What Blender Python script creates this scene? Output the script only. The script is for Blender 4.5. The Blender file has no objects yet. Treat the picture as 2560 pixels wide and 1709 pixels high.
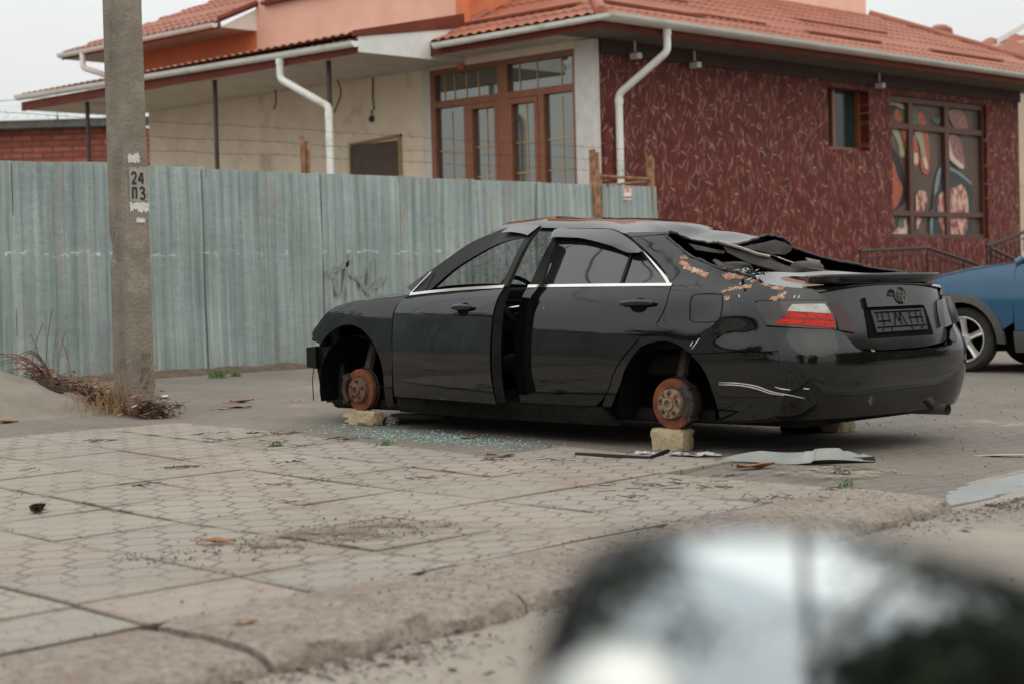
import bpy, bmesh, math, random, json
import numpy as np
from mathutils import Vector, Matrix
random.seed(7); np.random.seed(7)
S = bpy.context.scene
COL = S.collection

# ---------------------------------------------------------------- camera
F_PX, CAM_H = 4400.0, 0.96
PIT, ROL, BY = math.radians(1.66), math.radians(1.5), math.radians(45.7)
cp, sp, cr, sr = math.cos(PIT), math.sin(PIT), math.cos(ROL), math.sin(ROL)
_A = np.array([[1, 0, 0], [0, -sp, -cp], [0, cp, -sp]])
_B = np.array([[cr, sr, 0], [-sr, cr, 0], [0, 0, 1]])
_Y = np.array([[math.cos(BY), -math.sin(BY), 0], [math.sin(BY), math.cos(BY), 0], [0, 0, 1]])
_M = _B @ _A @ _Y
cam_d = bpy.data.cameras.new('camera'); cam = bpy.data.objects.new('camera', cam_d); COL.objects.link(cam)
cam.matrix_world = Matrix(((_M[0][0], -_M[1][0], -_M[2][0], 0), (_M[0][1], -_M[1][1], -_M[2][1], 0),
                           (_M[0][2], -_M[1][2], -_M[2][2], CAM_H), (0, 0, 0, 1)))
cam_d.sensor_width = 36.0; cam_d.lens = F_PX / 2560 * 36
cam_d.clip_start = 0.05; cam_d.clip_end = 1500
cam_d.dof.use_dof = True; cam_d.dof.focus_distance = 10.9; cam_d.dof.aperture_fstop = 2.6
S.camera = cam

# ---------------------------------------------------------------- sky, sun, exposure
W = bpy.data.worlds.new('World'); S.world = W; W.use_nodes = True
nt = W.node_tree; nt.nodes.clear()
out = nt.nodes.new('ShaderNodeOutputWorld'); bg = nt.nodes.new('ShaderNodeBackground')
sky = nt.nodes.new('ShaderNodeTexSky'); sky.sky_type = 'NISHITA'; sky.sun_disc = False
SUN_EL, SUN_AZ = math.radians(48), math.radians(205)      # azimuth measured from +Y clockwise
sky.sun_elevation = SUN_EL; sky.sun_rotation = SUN_AZ
hs = nt.nodes.new('ShaderNodeHueSaturation'); hs.inputs['Saturation'].default_value = 0.15
mixc = nt.nodes.new('ShaderNodeMix'); mixc.data_type = 'RGBA'
tcw = nt.nodes.new('ShaderNodeTexCoord'); nz = nt.nodes.new('ShaderNodeTexNoise'); nz.inputs['Scale'].default_value = 2.2; nz.inputs['Detail'].default_value = 5
rampw = nt.nodes.new('ShaderNodeValToRGB')
rampw.color_ramp.elements[0].position = .3; rampw.color_ramp.elements[0].color = (7.3, 7.45, 7.4, 1)
rampw.color_ramp.elements[1].position = .7; rampw.color_ramp.elements[1].color = (8.7, 8.85, 8.75, 1)
nt.links.new(tcw.outputs['Generated'], nz.inputs['Vector']); nt.links.new(nz.outputs['Fac'], rampw.inputs['Fac'])
nt.links.new(sky.outputs[0], hs.inputs['Color']); nt.links.new(hs.outputs[0], mixc.inputs['A']); nt.links.new(rampw.outputs[0], mixc.inputs['B'])
mixc.inputs['Factor'].default_value = 0.88          # an overcast: the clear sky shows only faintly through
sepw = nt.nodes.new('ShaderNodeSeparateXYZ'); nt.links.new(tcw.outputs['Generated'], sepw.inputs[0])
grw = nt.nodes.new('ShaderNodeMapRange'); grw.inputs['From Min'].default_value = .05; grw.inputs['From Max'].default_value = 1.; grw.inputs['To Min'].default_value = .92; grw.inputs['To Max'].default_value = 2.1
nt.links.new(sepw.outputs[2], grw.inputs['Value']); mulw = nt.nodes.new('ShaderNodeVectorMath'); mulw.operation = 'SCALE'
nt.links.new(mixc.outputs['Result'], mulw.inputs[0]); nt.links.new(grw.outputs[0], mulw.inputs['Scale'])
nt.links.new(mulw.outputs[0], bg.inputs['Color']); bg.inputs['Strength'].default_value = 0.1
nt.links.new(bg.outputs[0], out.inputs['Surface'])
sun_d = bpy.data.lights.new('sun', 'SUN'); sun_d.energy = 0.7; sun_d.angle = math.radians(80); sun_d.color = (1, .90, .76)
sun = bpy.data.objects.new('sun', sun_d); COL.objects.link(sun)
_sd = Vector((math.sin(SUN_AZ) * math.cos(SUN_EL), math.cos(SUN_AZ) * math.cos(SUN_EL), math.sin(SUN_EL)))
sun.rotation_euler = _sd.to_track_quat('Z', 'Y').to_euler()
S.view_settings.view_transform = 'Standard'; S.view_settings.look = 'None'; S.view_settings.exposure = 0.07; S.view_settings.gamma = 1.0

# ---------------------------------------------------------------- materials
def _n(nt, t, **k):
    n = nt.nodes.new(t)
    for a, b in k.items(): setattr(n, a, b)
    return n
def mat(name, c1, c2=None, scale=4.0, rough=.7, metal=0.0, bump=0.0, bscale=40.0, detail=6.0, spec=.5, ior=None,
        stretch=(1, 1, 1), lo=.35, hi=.65, c3=None, c3scale=1.2, c3lo=.55, c3hi=.7, rvar=0.0, trans=0.0, alpha=1.0, coat=0.0, emit=None):
    m = bpy.data.materials.new(name); m.use_nodes = True; t = m.node_tree; b = t.nodes['Principled BSDF']
    b.inputs['Roughness'].default_value = rough; b.inputs['Metallic'].default_value = metal
    b.inputs['Specular IOR Level'].default_value = spec
    if ior: b.inputs['IOR'].default_value = ior
    if trans: b.inputs['Transmission Weight'].default_value = trans
    if alpha < 1: b.inputs['Alpha'].default_value = alpha
    if coat: b.inputs['Coat Weight'].default_value = coat
    tc = _n(t, 'ShaderNodeTexCoord'); mp = _n(t, 'ShaderNodeMapping'); mp.inputs['Scale'].default_value = stretch
    t.links.new(tc.outputs['Object'], mp.inputs['Vector'])
    col = None
    if c2 is not None:
        nz = _n(t, 'ShaderNodeTexNoise'); nz.inputs['Scale'].default_value = scale; nz.inputs['Detail'].default_value = detail; nz.inputs['Roughness'].default_value = .62
        t.links.new(mp.outputs[0], nz.inputs['Vector'])
        rp = _n(t, 'ShaderNodeValToRGB'); rp.color_ramp.elements[0].position = lo; rp.color_ramp.elements[1].position = hi
        rp.color_ramp.elements[0].color = (*c1, 1); rp.color_ramp.elements[1].color = (*c2, 1)
        t.links.new(nz.outputs['Fac'], rp.inputs['Fac']); col = rp.outputs[0]
        if c3 is not None:
            n3 = _n(t, 'ShaderNodeTexNoise'); n3.inputs['Scale'].default_value = c3scale; n3.inputs['Detail'].default_value = 8; n3.inputs['Roughness'].default_value = .7
            t.links.new(mp.outputs[0], n3.inputs['Vector'])
            r3 = _n(t, 'ShaderNodeMapRange'); r3.inputs['From Min'].default_value = c3lo; r3.inputs['From Max'].default_value = c3hi
            t.links.new(n3.outputs['Fac'], r3.inputs['Value'])
            mx = _n(t, 'ShaderNodeMix', data_type='RGBA'); t.links.new(r3.outputs[0], mx.inputs['Factor'])
            t.links.new(col, mx.inputs['A']); mx.inputs['B'].default_value = (*c3, 1); col = mx.outputs['Result']
        t.links.new(col, b.inputs['Base Color'])
        if rvar:
            mr = _n(t, 'ShaderNodeMapRange'); mr.inputs['To Min'].default_value = max(0, rough - rvar); mr.inputs['To Max'].default_value = min(1, rough + rvar)
            mr.inputs['From Min'].default_value = .3; mr.inputs['From Max'].default_value = .7
            t.links.new(nz.outputs['Fac'], mr.inputs['Value']); t.links.new(mr.outputs[0], b.inputs['Roughness'])
    else:
        b.inputs['Base Color'].default_value = (*c1, 1)
    if bump:
        nb = _n(t, 'ShaderNodeTexNoise'); nb.inputs['Scale'].default_value = bscale; nb.inputs['Detail'].default_value = 5
        t.links.new(tc.outputs['Object'], nb.inputs['Vector'])
        bp = _n(t, 'ShaderNodeBump'); bp.inputs['Strength'].default_value = bump; bp.inputs['Distance'].default_value = .02
        t.links.new(nb.outputs['Fac'], bp.inputs['Height']); t.links.new(bp.outputs[0], b.inputs['Normal'])
    if emit: b.inputs['Emission Color'].default_value = (*emit, 1)
    return m
def vn(t, op, a, b=None, c=None):
    n = _n(t, 'ShaderNodeVectorMath', operation=op)
    for i, x in enumerate((a, b, c)):
        if x is None: continue
        if isinstance(x, (tuple, list)): n.inputs[i].default_value = x
        elif isinstance(x, (int, float)): n.inputs['Scale'].default_value = x
        else: t.links.new(x, n.inputs[i])
    return n.outputs['Value'] if op in ('DOT_PRODUCT', 'LENGTH', 'DISTANCE') else n.outputs[0]
def mn(t, op, a, b=None, c=None):
    n = _n(t, 'ShaderNodeMath', operation=op)
    for i, x in enumerate((a, b, c)):
        if x is None: continue
        if isinstance(x, (int, float)): n.inputs[i].default_value = x
        else: t.links.new(x, n.inputs[i])
    return n.outputs[0]
def mixc_(t, f, a, b):
    n = _n(t, 'ShaderNodeMix', data_type='RGBA')
    for nm, x in (('Factor', f), ('A', a), ('B', b)):
        if isinstance(x, (int, float)): n.inputs[nm].default_value = x
        elif isinstance(x, tuple): n.inputs[nm].default_value = (*x, 1)
        else: t.links.new(x, n.inputs[nm])
    return n.outputs['Result']
def noise_(t, vec, scale, detail=5, rough=.6, dist=0):
    n = _n(t, 'ShaderNodeTexNoise'); n.inputs['Scale'].default_value = scale; n.inputs['Detail'].default_value = detail
    n.inputs['Roughness'].default_value = rough; n.inputs['Distortion'].default_value = dist
    t.links.new(vec, n.inputs['Vector']); return n.outputs['Fac']
def mr_(t, v, a, b, c=0., d=1.):
    n = _n(t, 'ShaderNodeMapRange')
    for nm, x in zip(('From Min', 'From Max', 'To Min', 'To Max'), (a, b, c, d)): n.inputs[nm].default_value = x
    t.links.new(v, n.inputs['Value']); return n.outputs[0]
def scale_(t, vec, s):
    n = _n(t, 'ShaderNodeMapping'); n.inputs['Scale'].default_value = s; t.links.new(vec, n.inputs['Vector']); return n.outputs[0]
def new_mat(name, rough=.7, metal=0.):
    m = bpy.data.materials.new(name); m.use_nodes = True; t = m.node_tree; b = t.nodes['Principled BSDF']
    b.inputs['Roughness'].default_value = rough; b.inputs['Metallic'].default_value = metal
    tc = _n(t, 'ShaderNodeTexCoord'); return m, t, b, tc

# paving slab: long-hexagon pressed pattern (uv = metres inside the slab), tone per slab
m, t, b, tc = new_mat('slab_concrete', .82); M_SLAB = m
uv = tc.outputs['UV']; ob = tc.outputs['Object']
wob = _n(t, 'ShaderNodeTexNoise'); wob.inputs['Scale'].default_value = 14; t.links.new(ob, wob.inputs['Vector'])
uvw = vn(t, 'ADD', uv, vn(t, 'SCALE', vn(t, 'SUBTRACT', wob.outputs['Color'], (.5, .5, .5)), .010))
def hexdist(t, p, s):
    ps = vn(t, 'MULTIPLY', p, (1 / s, 1 / (s * 1.0), 0))
    rr = (1.0, 1.7320508, 1.0)
    a = vn(t, 'SUBTRACT', vn(t, 'MODULO', vn(t, 'ADD', ps, (40, 69.282032, 0)), rr), (.5, .8660254, 0))
    bb = vn(t, 'SUBTRACT', vn(t, 'MODULO', vn(t, 'ADD', ps, (40.5, 70.148057, 0)), rr), (.5, .8660254, 0))
    sel = mn(t, 'LESS_THAN', vn(t, 'LENGTH', a), vn(t, 'LENGTH', bb))
    n = _n(t, 'ShaderNodeMix', data_type='VECTOR'); t.links.new(sel, n.inputs['Factor']); t.links.new(bb, n.inputs['A']); t.links.new(a, n.inputs['B'])
    g = vn(t, 'ABSOLUTE', n.outputs['Result'])
    d = mn(t, 'MAXIMUM', vn(t, 'DOT_PRODUCT', g, (.5, .8660254, 0)), vn(t, 'DOT_PRODUCT', g, (1, 0, 0)))
    return mn(t, 'SUBTRACT', .5, d)
hd = hexdist(t, uvw, .195)
hexj = mr_(t, hd, .014, .05, 1., 0.)
att = _n(t, 'ShaderNodeAttribute'); att.attribute_name = 'tone'
wear = noise_(t, ob, .8, 4); wr = mr_(t, wear, .34, .54, .25, 1.)
hexj2 = mn(t, 'MULTIPLY', hexj, wr)
base = mixc_(t, att.outputs['Fac'], (.255, .222, .18), (.315, .285, .24))
base = mixc_(t, mn(t, 'MULTIPLY', mr_(t, att.outputs['Alpha'], .45, .6), .5), base, (.25, .238, .21))
pink = mn(t, 'MULTIPLY', mr_(t, att.outputs['Alpha'], .78, .86), .55)
base = mixc_(t, pink, base, (.35, .265, .215))
base = mixc_(t, mr_(t, noise_(t, ob, 3.5, 9, .75), .40, .72, 0, .7), base, (.345, .305, .25))
base = mixc_(t, mr_(t, noise_(t, ob, 1.1, 9, .75), .52, .70, 0, .75), base, (.19, .145, .105))
base = mixc_(t, mr_(t, noise_(t, ob, 220, 3, .6), .45, .72, 0, .45), base, (.10, .082, .065))
base = mixc_(t, mr_(t, noise_(t, ob, 150, 2, .6), .58, .72, 0, .45), base, (.46, .42, .37))
tl = vn(t, 'SUBTRACT', ob, (5.11, 7.01, 0)); det = .66 * .68 - .036 * .05
ta = mn(t, 'FRACT', mn(t, 'ADD', vn(t, 'DOT_PRODUCT', tl, (.68 / det, -.05 / det, 0)), 60.)); tb = mn(t, 'FRACT', mn(t, 'ADD', vn(t, 'DOT_PRODUCT', tl, (-.036 / det, .66 / det, 0)), 60.))
ed = mn(t, 'MINIMUM', mn(t, 'MINIMUM', ta, mn(t, 'SUBTRACT', 1., ta)), mn(t, 'MINIMUM', tb, mn(t, 'SUBTRACT', 1., tb)))
edn = mn(t, 'ADD', ed, mn(t, 'MULTIPLY', mn(t, 'SUBTRACT', noise_(t, ob, 4, 8, .75), .5), .22))
base = mixc_(t, mr_(t, edn, -.02, .06, .55, 0), base, (.165, .125, .09))
base = mixc_(t, mn(t, 'MULTIPLY', hexj2, .75), base, (.11, .08, .058))
t.links.new(base, b.inputs['Base Color'])
bp = _n(t, 'ShaderNodeBump'); bp.inputs['Strength'].default_value = .9; bp.inputs['Distance'].default_value = .008
hgt = mn(t, 'ADD', mn(t, 'MULTIPLY', hexj2, -1.), mn(t, 'MULTIPLY', noise_(t, ob, 60, 5), .9))
t.links.new(hgt, bp.inputs['Height']); t.links.new(bp.outputs[0], b.inputs['Normal'])

# lot: dark block paving under dirt
m, t, b, tc = new_mat('lot_paving', .85); M_LOT = m
ob = tc.outputs['Object']
br = _n(t, 'ShaderNodeTexBrick'); br.inputs['Scale'].default_value = 1; br.inputs['Brick Width'].default_value = .2; br.inputs['Row Height'].default_value = .1
br.inputs['Mortar Size'].default_value = .006; br.inputs['Mortar Smooth'].default_value = .4
br.inputs['Color1'].default_value = (.165, .148, .126, 1); br.inputs['Color2'].default_value = (.138, .126, .108, 1); br.inputs['Mortar'].default_value = (.085, .072, .058, 1)
t.links.new(ob, br.inputs['Vector'])
c = mixc_(t, mr_(t, noise_(t, ob, .55, 8, .7), .42, .64), br.outputs['Color'], (.205, .17, .136))
c = mixc_(t, mr_(t, noise_(t, ob, 2.6, 8, .75), .54, .70, 0, .8), c, (.15, .105, .075))
c = mixc_(t, mr_(t, noise_(t, scale_(t, ob, (1, 1, 1)), 1.1, 9, .75), .60, .72, 0, .85), c, (.34, .275, .215))
c = mixc_(t, mr_(t, noise_(t, ob, 45, 4, .7), .60, .74, 0, .7), c, (.06, .045, .035))
t.links.new(c, b.inputs['Base Color'])
bp = _n(t, 'ShaderNodeBump'); bp.inputs['Strength'].default_value = .6; bp.inputs['Distance'].default_value = .01
t.links.new(mn(t, 'ADD', noise_(t, ob, 35, 6), mn(t, 'MULTIPLY', br.outputs['Fac'], -.5)), bp.inputs['Height']); t.links.new(bp.outputs[0], b.inputs['Normal'])

# weathered galvanised sheet
m, t, b, tc = new_mat('galvanised_sheet', .36, .6); M_GALV = m
ob = tc.outputs['Object']
st = scale_(t, ob, (9, 9, .35)); st2 = scale_(t, ob, (22, 22, .5))
c = mixc_(t, mr_(t, noise_(t, st, 1, 6, .65), .35, .68), (.275, .335, .32), (.48, .545, .525))
c = mixc_(t, mr_(t, noise_(t, scale_(t, ob, (13, 13, .8)), 1, 5), .56, .72, 0, .75), c, (.45, .37, .29))
c = mixc_(t, mr_(t, noise_(t, scale_(t, ob, (3, 3, 1.3)), 1, 6), .52, .72, 0, .6), c, (.275, .325, .36))
c = mixc_(t, mr_(t, noise_(t, ob, 26, 4, .7), .68, .74, 0, .8), c, (.82, .86, .87))
c = mixc_(t, mr_(t, noise_(t, ob, 60, 3, .6), .69, .73, 0, .8), c, (.15, .14, .11))
sep = _n(t, 'ShaderNodeSeparateXYZ'); t.links.new(ob, sep.inputs[0])
band = mn(t, 'SUBTRACT', 1., mn(t, 'MINIMUM', mn(t, 'MULTIPLY', mn(t, 'ABSOLUTE', mn(t, 'SUBTRACT', sep.outputs[2], 1.27)), 22.), 1.))
c = mixc_(t, mn(t, 'MULTIPLY', band, mr_(t, noise_(t, scale_(t, ob, (11, 11, 26)), 1, 3), .56, .62, 0, .9)), c, (.80, .84, .85))  # scuffs and dent highlights painted as bright spots along the mid rail
t.links.new(c, b.inputs['Base Color'])
t.links.new(mr_(t, noise_(t, st2, 1, 5), .3, .7, .3, .6), b.inputs['Roughness'])
bp = _n(t, 'ShaderNodeBump'); bp.inputs['Strength'].default_value = .5; bp.inputs['Distance'].default_value = .02
t.links.new(mn(t, 'ADD', noise_(t, ob, 3.5, 4), mn(t, 'MULTIPLY', noise_(t, ob, 18, 3), .25)), bp.inputs['Height']); t.links.new(bp.outputs[0], b.inputs['Normal'])

# dark red marbled cladding: short pale strokes in clusters on dark red
m, t, b, tc = new_mat('red_marble_cladding', .62); M_RED = m
ob = tc.outputs['Object']
def flip(t, ob):                     # wall plane -> (x, z)
    s = _n(t, 'ShaderNodeSeparateXYZ'); t.links.new(ob, s.inputs[0]); k = _n(t, 'ShaderNodeCombineXYZ')
    t.links.new(s.outputs[0], k.inputs[0]); t.links.new(s.outputs[2], k.inputs[1]); return k.outputs[0]
wp = flip(t, ob)
def strokes(t, p, ang, cell, ln, wd, seedoff, thr):
    mp = _n(t, 'ShaderNodeMapping'); mp.inputs['Rotation'].default_value = (0, 0, ang); mp.inputs['Location'].default_value = (seedoff, seedoff * .37, 0)
    t.links.new(p, mp.inputs['Vector'])
    v = _n(t, 'ShaderNodeTexVoronoi', feature='F1', voronoi_dimensions='2D'); v.inputs['Scale'].default_value = 1 / cell; v.inputs['Randomness'].default_value = 1.
    t.links.new(mp.outputs[0], v.inputs['Vector'])
    d = vn(t, 'SUBTRACT', vn(t, 'SCALE', mp.outputs[0], 1.), v.outputs['Position'])
    d = vn(t, 'SUBTRACT', mp.outputs[0], v.outputs['Position'])
    sc = _n(t, 'ShaderNodeSeparateXYZ'); t.links.new(v.outputs['Color'], sc.inputs[0])
    vr = _n(t, 'ShaderNodeVectorRotate', rotation_type='Z_AXIS'); t.links.new(d, vr.inputs['Vector']); t.links.new(mr_(t, sc.outputs[1], 0, 1, -.45, .45), vr.inputs['Angle'])
    s = _n(t, 'ShaderNodeSeparateXYZ'); t.links.new(vr.outputs[0], s.inputs[0])
    bend = mn(t, 'MULTIPLY', mn(t, 'MULTIPLY', s.outputs[0], s.outputs[0]), .12)
    a = mr_(t, mn(t, 'ABSOLUTE', s.outputs[0]), ln * .55, ln, 1, 0)
    w = mr_(t, mn(t, 'ABSOLUTE', mn(t, 'ADD', s.outputs[1], bend)), wd * .25, wd * .8, 1, 0)
    return mn(t, 'MULTIPLY', mn(t, 'MULTIPLY', a, w), mr_(t, sc.outputs[0], thr, thr + .45, 0, 1))
st = None
for i, (a, cell, ln, wd, thr) in enumerate(((1.5, .26, .10, .0085, .2), (1.05, .30, .085, .0105, .25), (-1.1, .28, .09, .009, .25), (-.55, .36, .06, .010, .3), (.06, .33, .055, .013, .3), (.7, .34, .07, .011, .3), (-1.38, .26, .10, .007, .25), (1.85, .20, .06, .006, .3), (2.2, .17, .04, .006, .3))):
    k = strokes(t, wp, a, cell, ln, wd, 3.1 * i + 1.7, thr)
    st = k if st is None else mn(t, 'MAXIMUM', st, k)
c = mixc_(t, mr_(t, noise_(t, ob, 3.5, 6, .65), .35, .68), (.085, .014, .010), (.175, .036, .025))
c = mixc_(t, mr_(t, noise_(t, scale_(t, ob, (7, 7, 4)), 1, 8, .7, 1.5), .56, .74, 0, .6), c, (.20, .060, .042))
c = mixc_(t, mn(t, 'MULTIPLY', st, mr_(t, noise_(t, ob, 9, 3), .3, .55, .25, .85)), c, (.56, .42, .33))
wv = _n(t, 'ShaderNodeSeparateXYZ'); t.links.new(ob, wv.inputs[0])
t.links.new(c, b.inputs['Base Color']); b.inputs['Specular IOR Level'].default_value = .25
bp = _n(t, 'ShaderNodeBump'); bp.inputs['Strength'].default_value = .4; bp.inputs['Distance'].default_value = .01
t.links.new(noise_(t, ob, 12, 6), bp.inputs['Height']); t.links.new(bp.outputs[0], b.inputs['Normal'])

# hand-painted-look glazing etc.
M_CREAM = mat('cream_plaster', (.78, .65, .50), (.88, .76, .61), 2.2, .9, bump=.25, bscale=60, c3=(.50, .39, .29), c3scale=.9)
M_SALMON = mat('salmon_render', (.76, .44, .33), (.84, .52, .40), 1.5, .9, bump=.15, bscale=90, c3=(.80, .48, .36), c3scale=.7, c3lo=.5)
M_ORANGE = mat('orange_render', (.62, .18, .075), (.70, .215, .10), 2, .9, bump=.15, bscale=90)
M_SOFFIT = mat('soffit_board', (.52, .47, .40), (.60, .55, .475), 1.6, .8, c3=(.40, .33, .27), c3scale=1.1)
M_TILE = mat('clay_red_metal_tile', (.27, .09, .052), (.36, .135, .083), 1.4, .55, bump=.06, bscale=120, c3=(.25, .085, .055), c3scale=2.4, spec=.3)
M_FASCIA = mat('oxide_fascia', (.13, .030, .018), (.175, .045, .027), 3, .7, spec=.2)
M_SOFFITD = mat('shaded_soffit', (.13, .108, .09), (.18, .152, .128), 1.6, .9)  # soffit colour darkened to hold the shade of the front eaves
M_GUTTER = mat('white_gutter', (.78, .77, .71), (.87, .86, .81), 2.5, .38, c3=(.50, .48, .40), c3scale=2.2)
M_WHITE = mat('white_board', (.68, .67, .64), (.76, .76, .73), 4, .6)
M_COLUMN = mat('white_plaster', (.62, .585, .54), (.72, .69, .645), 5, .9, bump=.3, bscale=50)
M_FRAME = mat('brown_window_frame', (.22, .072, .032), (.27, .095, .045), 6, .38)
M_POST = mat('dark_steel_post', (.045, .028, .024), (.075, .05, .043), 8, .6)
M_RUST = mat('rusty_steel', (.16, .065, .028), (.42, .235, .12), 9, .85, bump=.4, bscale=60, c3=(.34, .33, .29), c3scale=5)
M_BLACKIRON = mat('black_iron', (.022, .014, .012), (.038, .024, .02), 12, .5)
M_GLASSD = mat('window_glass', (.24, .25, .232), rough=.025, metal=.75)
M_GRILLE = mat('brass_grille', (.52, .34, .14), rough=.4)
M_HATCH = mat('brown_hatch', (.085, .052, .04), (.11, .07, .055), 6, .7)
M_WIRE = mat('dark_wire', (.02, .018, .018), rough=.7)
M_BRICKW = None
m, t, b, tc = new_mat('old_red_brick', .9); M_BRICKW = m
br = _n(t, 'ShaderNodeTexBrick'); br.inputs['Scale'].default_value = 1; br.inputs['Brick Width'].default_value = .52; br.inputs['Row Height'].default_value = .15; br.inputs['Mortar Size'].default_value = .022
br.inputs['Color1'].default_value = (.42, .13, .08, 1); br.inputs['Color2'].default_value = (.27, .07, .045, 1); br.inputs['Mortar'].default_value = (.09, .05, .042, 1); br.inputs['Bias'].default_value = .1
t.links.new(tc.outputs['UV'], br.inputs['Vector'])
t.links.new(mixc_(t, mr_(t, noise_(t, tc.outputs['Object'], 2, 6), .4, .7, 0, .6), br.outputs['Color'], (.19, .045, .03)), b.inputs['Base Color'])
M_SLATE = mat('grey_sheet_roof', (.40, .43, .43), (.50, .53, .53), 1, .6)
M_DARKEDGE = mat('dark_roof_edge', (.07, .075, .07), (.13, .13, .12), 6, .8)
M_CONC = mat('weathered_concrete', (.175, .147, .116), (.265, .228, .185), 3.5, .92, bump=.55, bscale=45, detail=9, c3=(.29, .26, .215), c3scale=5, c3lo=.54, c3hi=.66)
M_CONCL = mat('bank_concrete', (.165, .142, .112), (.25, .22, .18), 2.2, .92, bump=.5, bscale=40, detail=9, c3=(.20, .15, .10), c3scale=1.5)
M_KERB = mat('worn_kerb', (.14, .115, .092), (.325, .275, .228), 30, .9, bump=.9, bscale=70, detail=10, c3=(.21, .16, .12), c3scale=3.2, c3lo=.5, c3hi=.68, lo=.3, hi=.6)
M_ROAD = mat('dusty_road', (.235, .205, .17), (.33, .29, .245), 1.1, .93, bump=.6, bscale=60, detail=10, c3=(.19, .175, .16), c3scale=.7, c3lo=.5, c3hi=.66)
M_GRIT = mat('grit_crumbs', (.06, .045, .033), (.20, .16, .12), 60, .95)
M_SOIL = mat('soil', (.075, .052, .036), (.14, .10, .072), 7, .95, bump=.8, bscale=40)
M_DIRT = mat('gritty_dirt', (.15, .115, .075), (.28, .22, .155), 25, .95, bump=.9, bscale=90, detail=10)
M_SAND = mat('sandy_concrete', (.33, .275, .205), (.41, .35, .275), 1.6, .92, bump=.5, bscale=60, detail=9, c3=(.30, .24, .17), c3scale=2.5)

def faded(m):
    t = m.node_tree; b = t.nodes['Principled BSDF']; at = _n(t, 'ShaderNodeAttribute'); at.attribute_name = 'edge'; tc = _n(t, 'ShaderNodeTexCoord')
    n1 = noise_(t, tc.outputs['Object'], 5, 9, .75); n2 = noise_(t, tc.outputs['Object'], 45, 5, .7)
    v = mn(t, 'ADD', mn(t, 'ADD', at.outputs['Fac'], mn(t, 'MULTIPLY', mn(t, 'SUBTRACT', n1, .5), 1.7)), mn(t, 'MULTIPLY', mn(t, 'SUBTRACT', n2, .5), 1.3))
    t.links.new(mr_(t, v, .30, .62), b.inputs['Alpha']); return m
for m_ in (M_DIRT, M_SAND): faded(m_)
# car
def paint(name, base, dust, ior=1.62, rough=.045, ripple=.0):
    m, t, b, tc = new_mat(name, rough); ob = tc.outputs['Object']
    c = mixc_(t, mr_(t, noise_(t, ob, 2.2, 8, .7), .42, .75, 0, 1), base, dust)
    t.links.new(c, b.inputs['Base Color']); b.inputs['IOR'].default_value = ior
    if base[0] < .02: b.inputs['Specular Tint'].default_value = (.975, 1, .98, 1)
    t.links.new(mr_(t, noise_(t, ob, 6, 6, .7), .35, .75, rough, rough + .07), b.inputs['Roughness'])
    if ripple:
        bp = _n(t, 'ShaderNodeBump'); bp.inputs['Strength'].default_value = ripple; bp.inputs['Distance'].default_value = .02
        t.links.new(noise_(t, ob, 2.6, 2, .4), bp.inputs['Height']); t.links.new(bp.outputs[0], b.inputs['Normal'])
    return m
M_PAINT = paint('black_paint', (.0025, .0028, .0028), (.007, .0066, .006), ior=1.63, rough=.02, ripple=.10)
M_ROOFP = paint('dusty_roof_paint', (.004, .0043, .004), (.010, .0095, .009), ior=1.6, rough=.035, ripple=.06)
M_BUMPER = paint('black_bumper_paint', (.0035, .0038, .0038), (.009, .009, .0085), ior=1.55, rough=.03, ripple=.05)
M_BOOT = paint('dusty_boot_paint', (.008, .0085, .0085), (.020, .020, .019), ior=1.55, rough=.16)
M_BLUE = paint('blue_paint', (.022, .085, .165), (.035, .11, .19), 1.6, .10)
M_TRIM = mat('black_plastic', (.006, .006, .006), (.012, .0115, .011), 8, .55, spec=.25)
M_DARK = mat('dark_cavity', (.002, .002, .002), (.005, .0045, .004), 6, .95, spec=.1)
M_UNDER = mat('dirty_underbody', (.006, .0055, .005), (.016, .013, .010), 7, .9, spec=.2, bump=.5, bscale=30)
M_INT = mat('interior_cloth', (.008, .008, .008), (.015, .0145, .014), 9, .95, spec=.2)
M_INTG = mat('grey_interior_board', (.035, .031, .027), (.075, .066, .058), 7, .85, bump=.3, bscale=25)
M_CHROME = mat('chrome_strip', (.75, .74, .71), rough=.12, metal=1.)
M_TINT = mat('tinted_glass', (.010, .0115, .0105), (.018, .0185, .017), 4, .03, ior=1.85, rvar=.015)
M_VISOR = mat('smoked_visor', (.016, .016, .015), (.024, .023, .021), 6, .16, ior=1.75)
M_RUSTD = mat('rusty_disc', (.13, .036, .014), (.24, .07, .024), 14, .8, bump=.3, bscale=70, c3=(.075, .026, .014), c3scale=6)
M_HUB = mat('rusty_hub', (.10, .05, .034), (.20, .105, .07), 22, .75, bump=.4, bscale=90)
M_HUBL = mat('pale_worn_hub', (.20, .14, .095), (.33, .25, .175), 25, .7, bump=.5, bscale=90)
M_CAST = mat('oily_casting', (.022, .017, .014), (.05, .038, .03), 14, .7, bump=.5, bscale=50)
M_SCRAPE = mat('bare_rusty_scrape', (.28, .11, .055), (.48, .25, .16), 45, .8, bump=.4, bscale=80, c3=(.62, .52, .45), c3scale=30, c3lo=.50, c3hi=.66)
M_SCRATCH = mat('white_scratch', (.55, .54, .50), (.7, .7, .66), 30, .7)
M_LENSR = mat('red_lens', (.30, .007, .004), (.58, .028, .012), 24, .2, spec=.2, stretch=(1, 1, 3))
M_LENSW = mat('clear_lens', (.26, .25, .235), (.46, .445, .42), 20, .12, coat=.6, stretch=(1, 1, 3))
M_LENSD = mat('smoked_lens', (.022, .017, .015), (.035, .026, .022), 6, .10, ior=1.6)
M_LENSDR = mat('dark_red_lens', (.022, .005, .004), (.035, .008, .006), 6, .14, ior=1.5)
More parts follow.
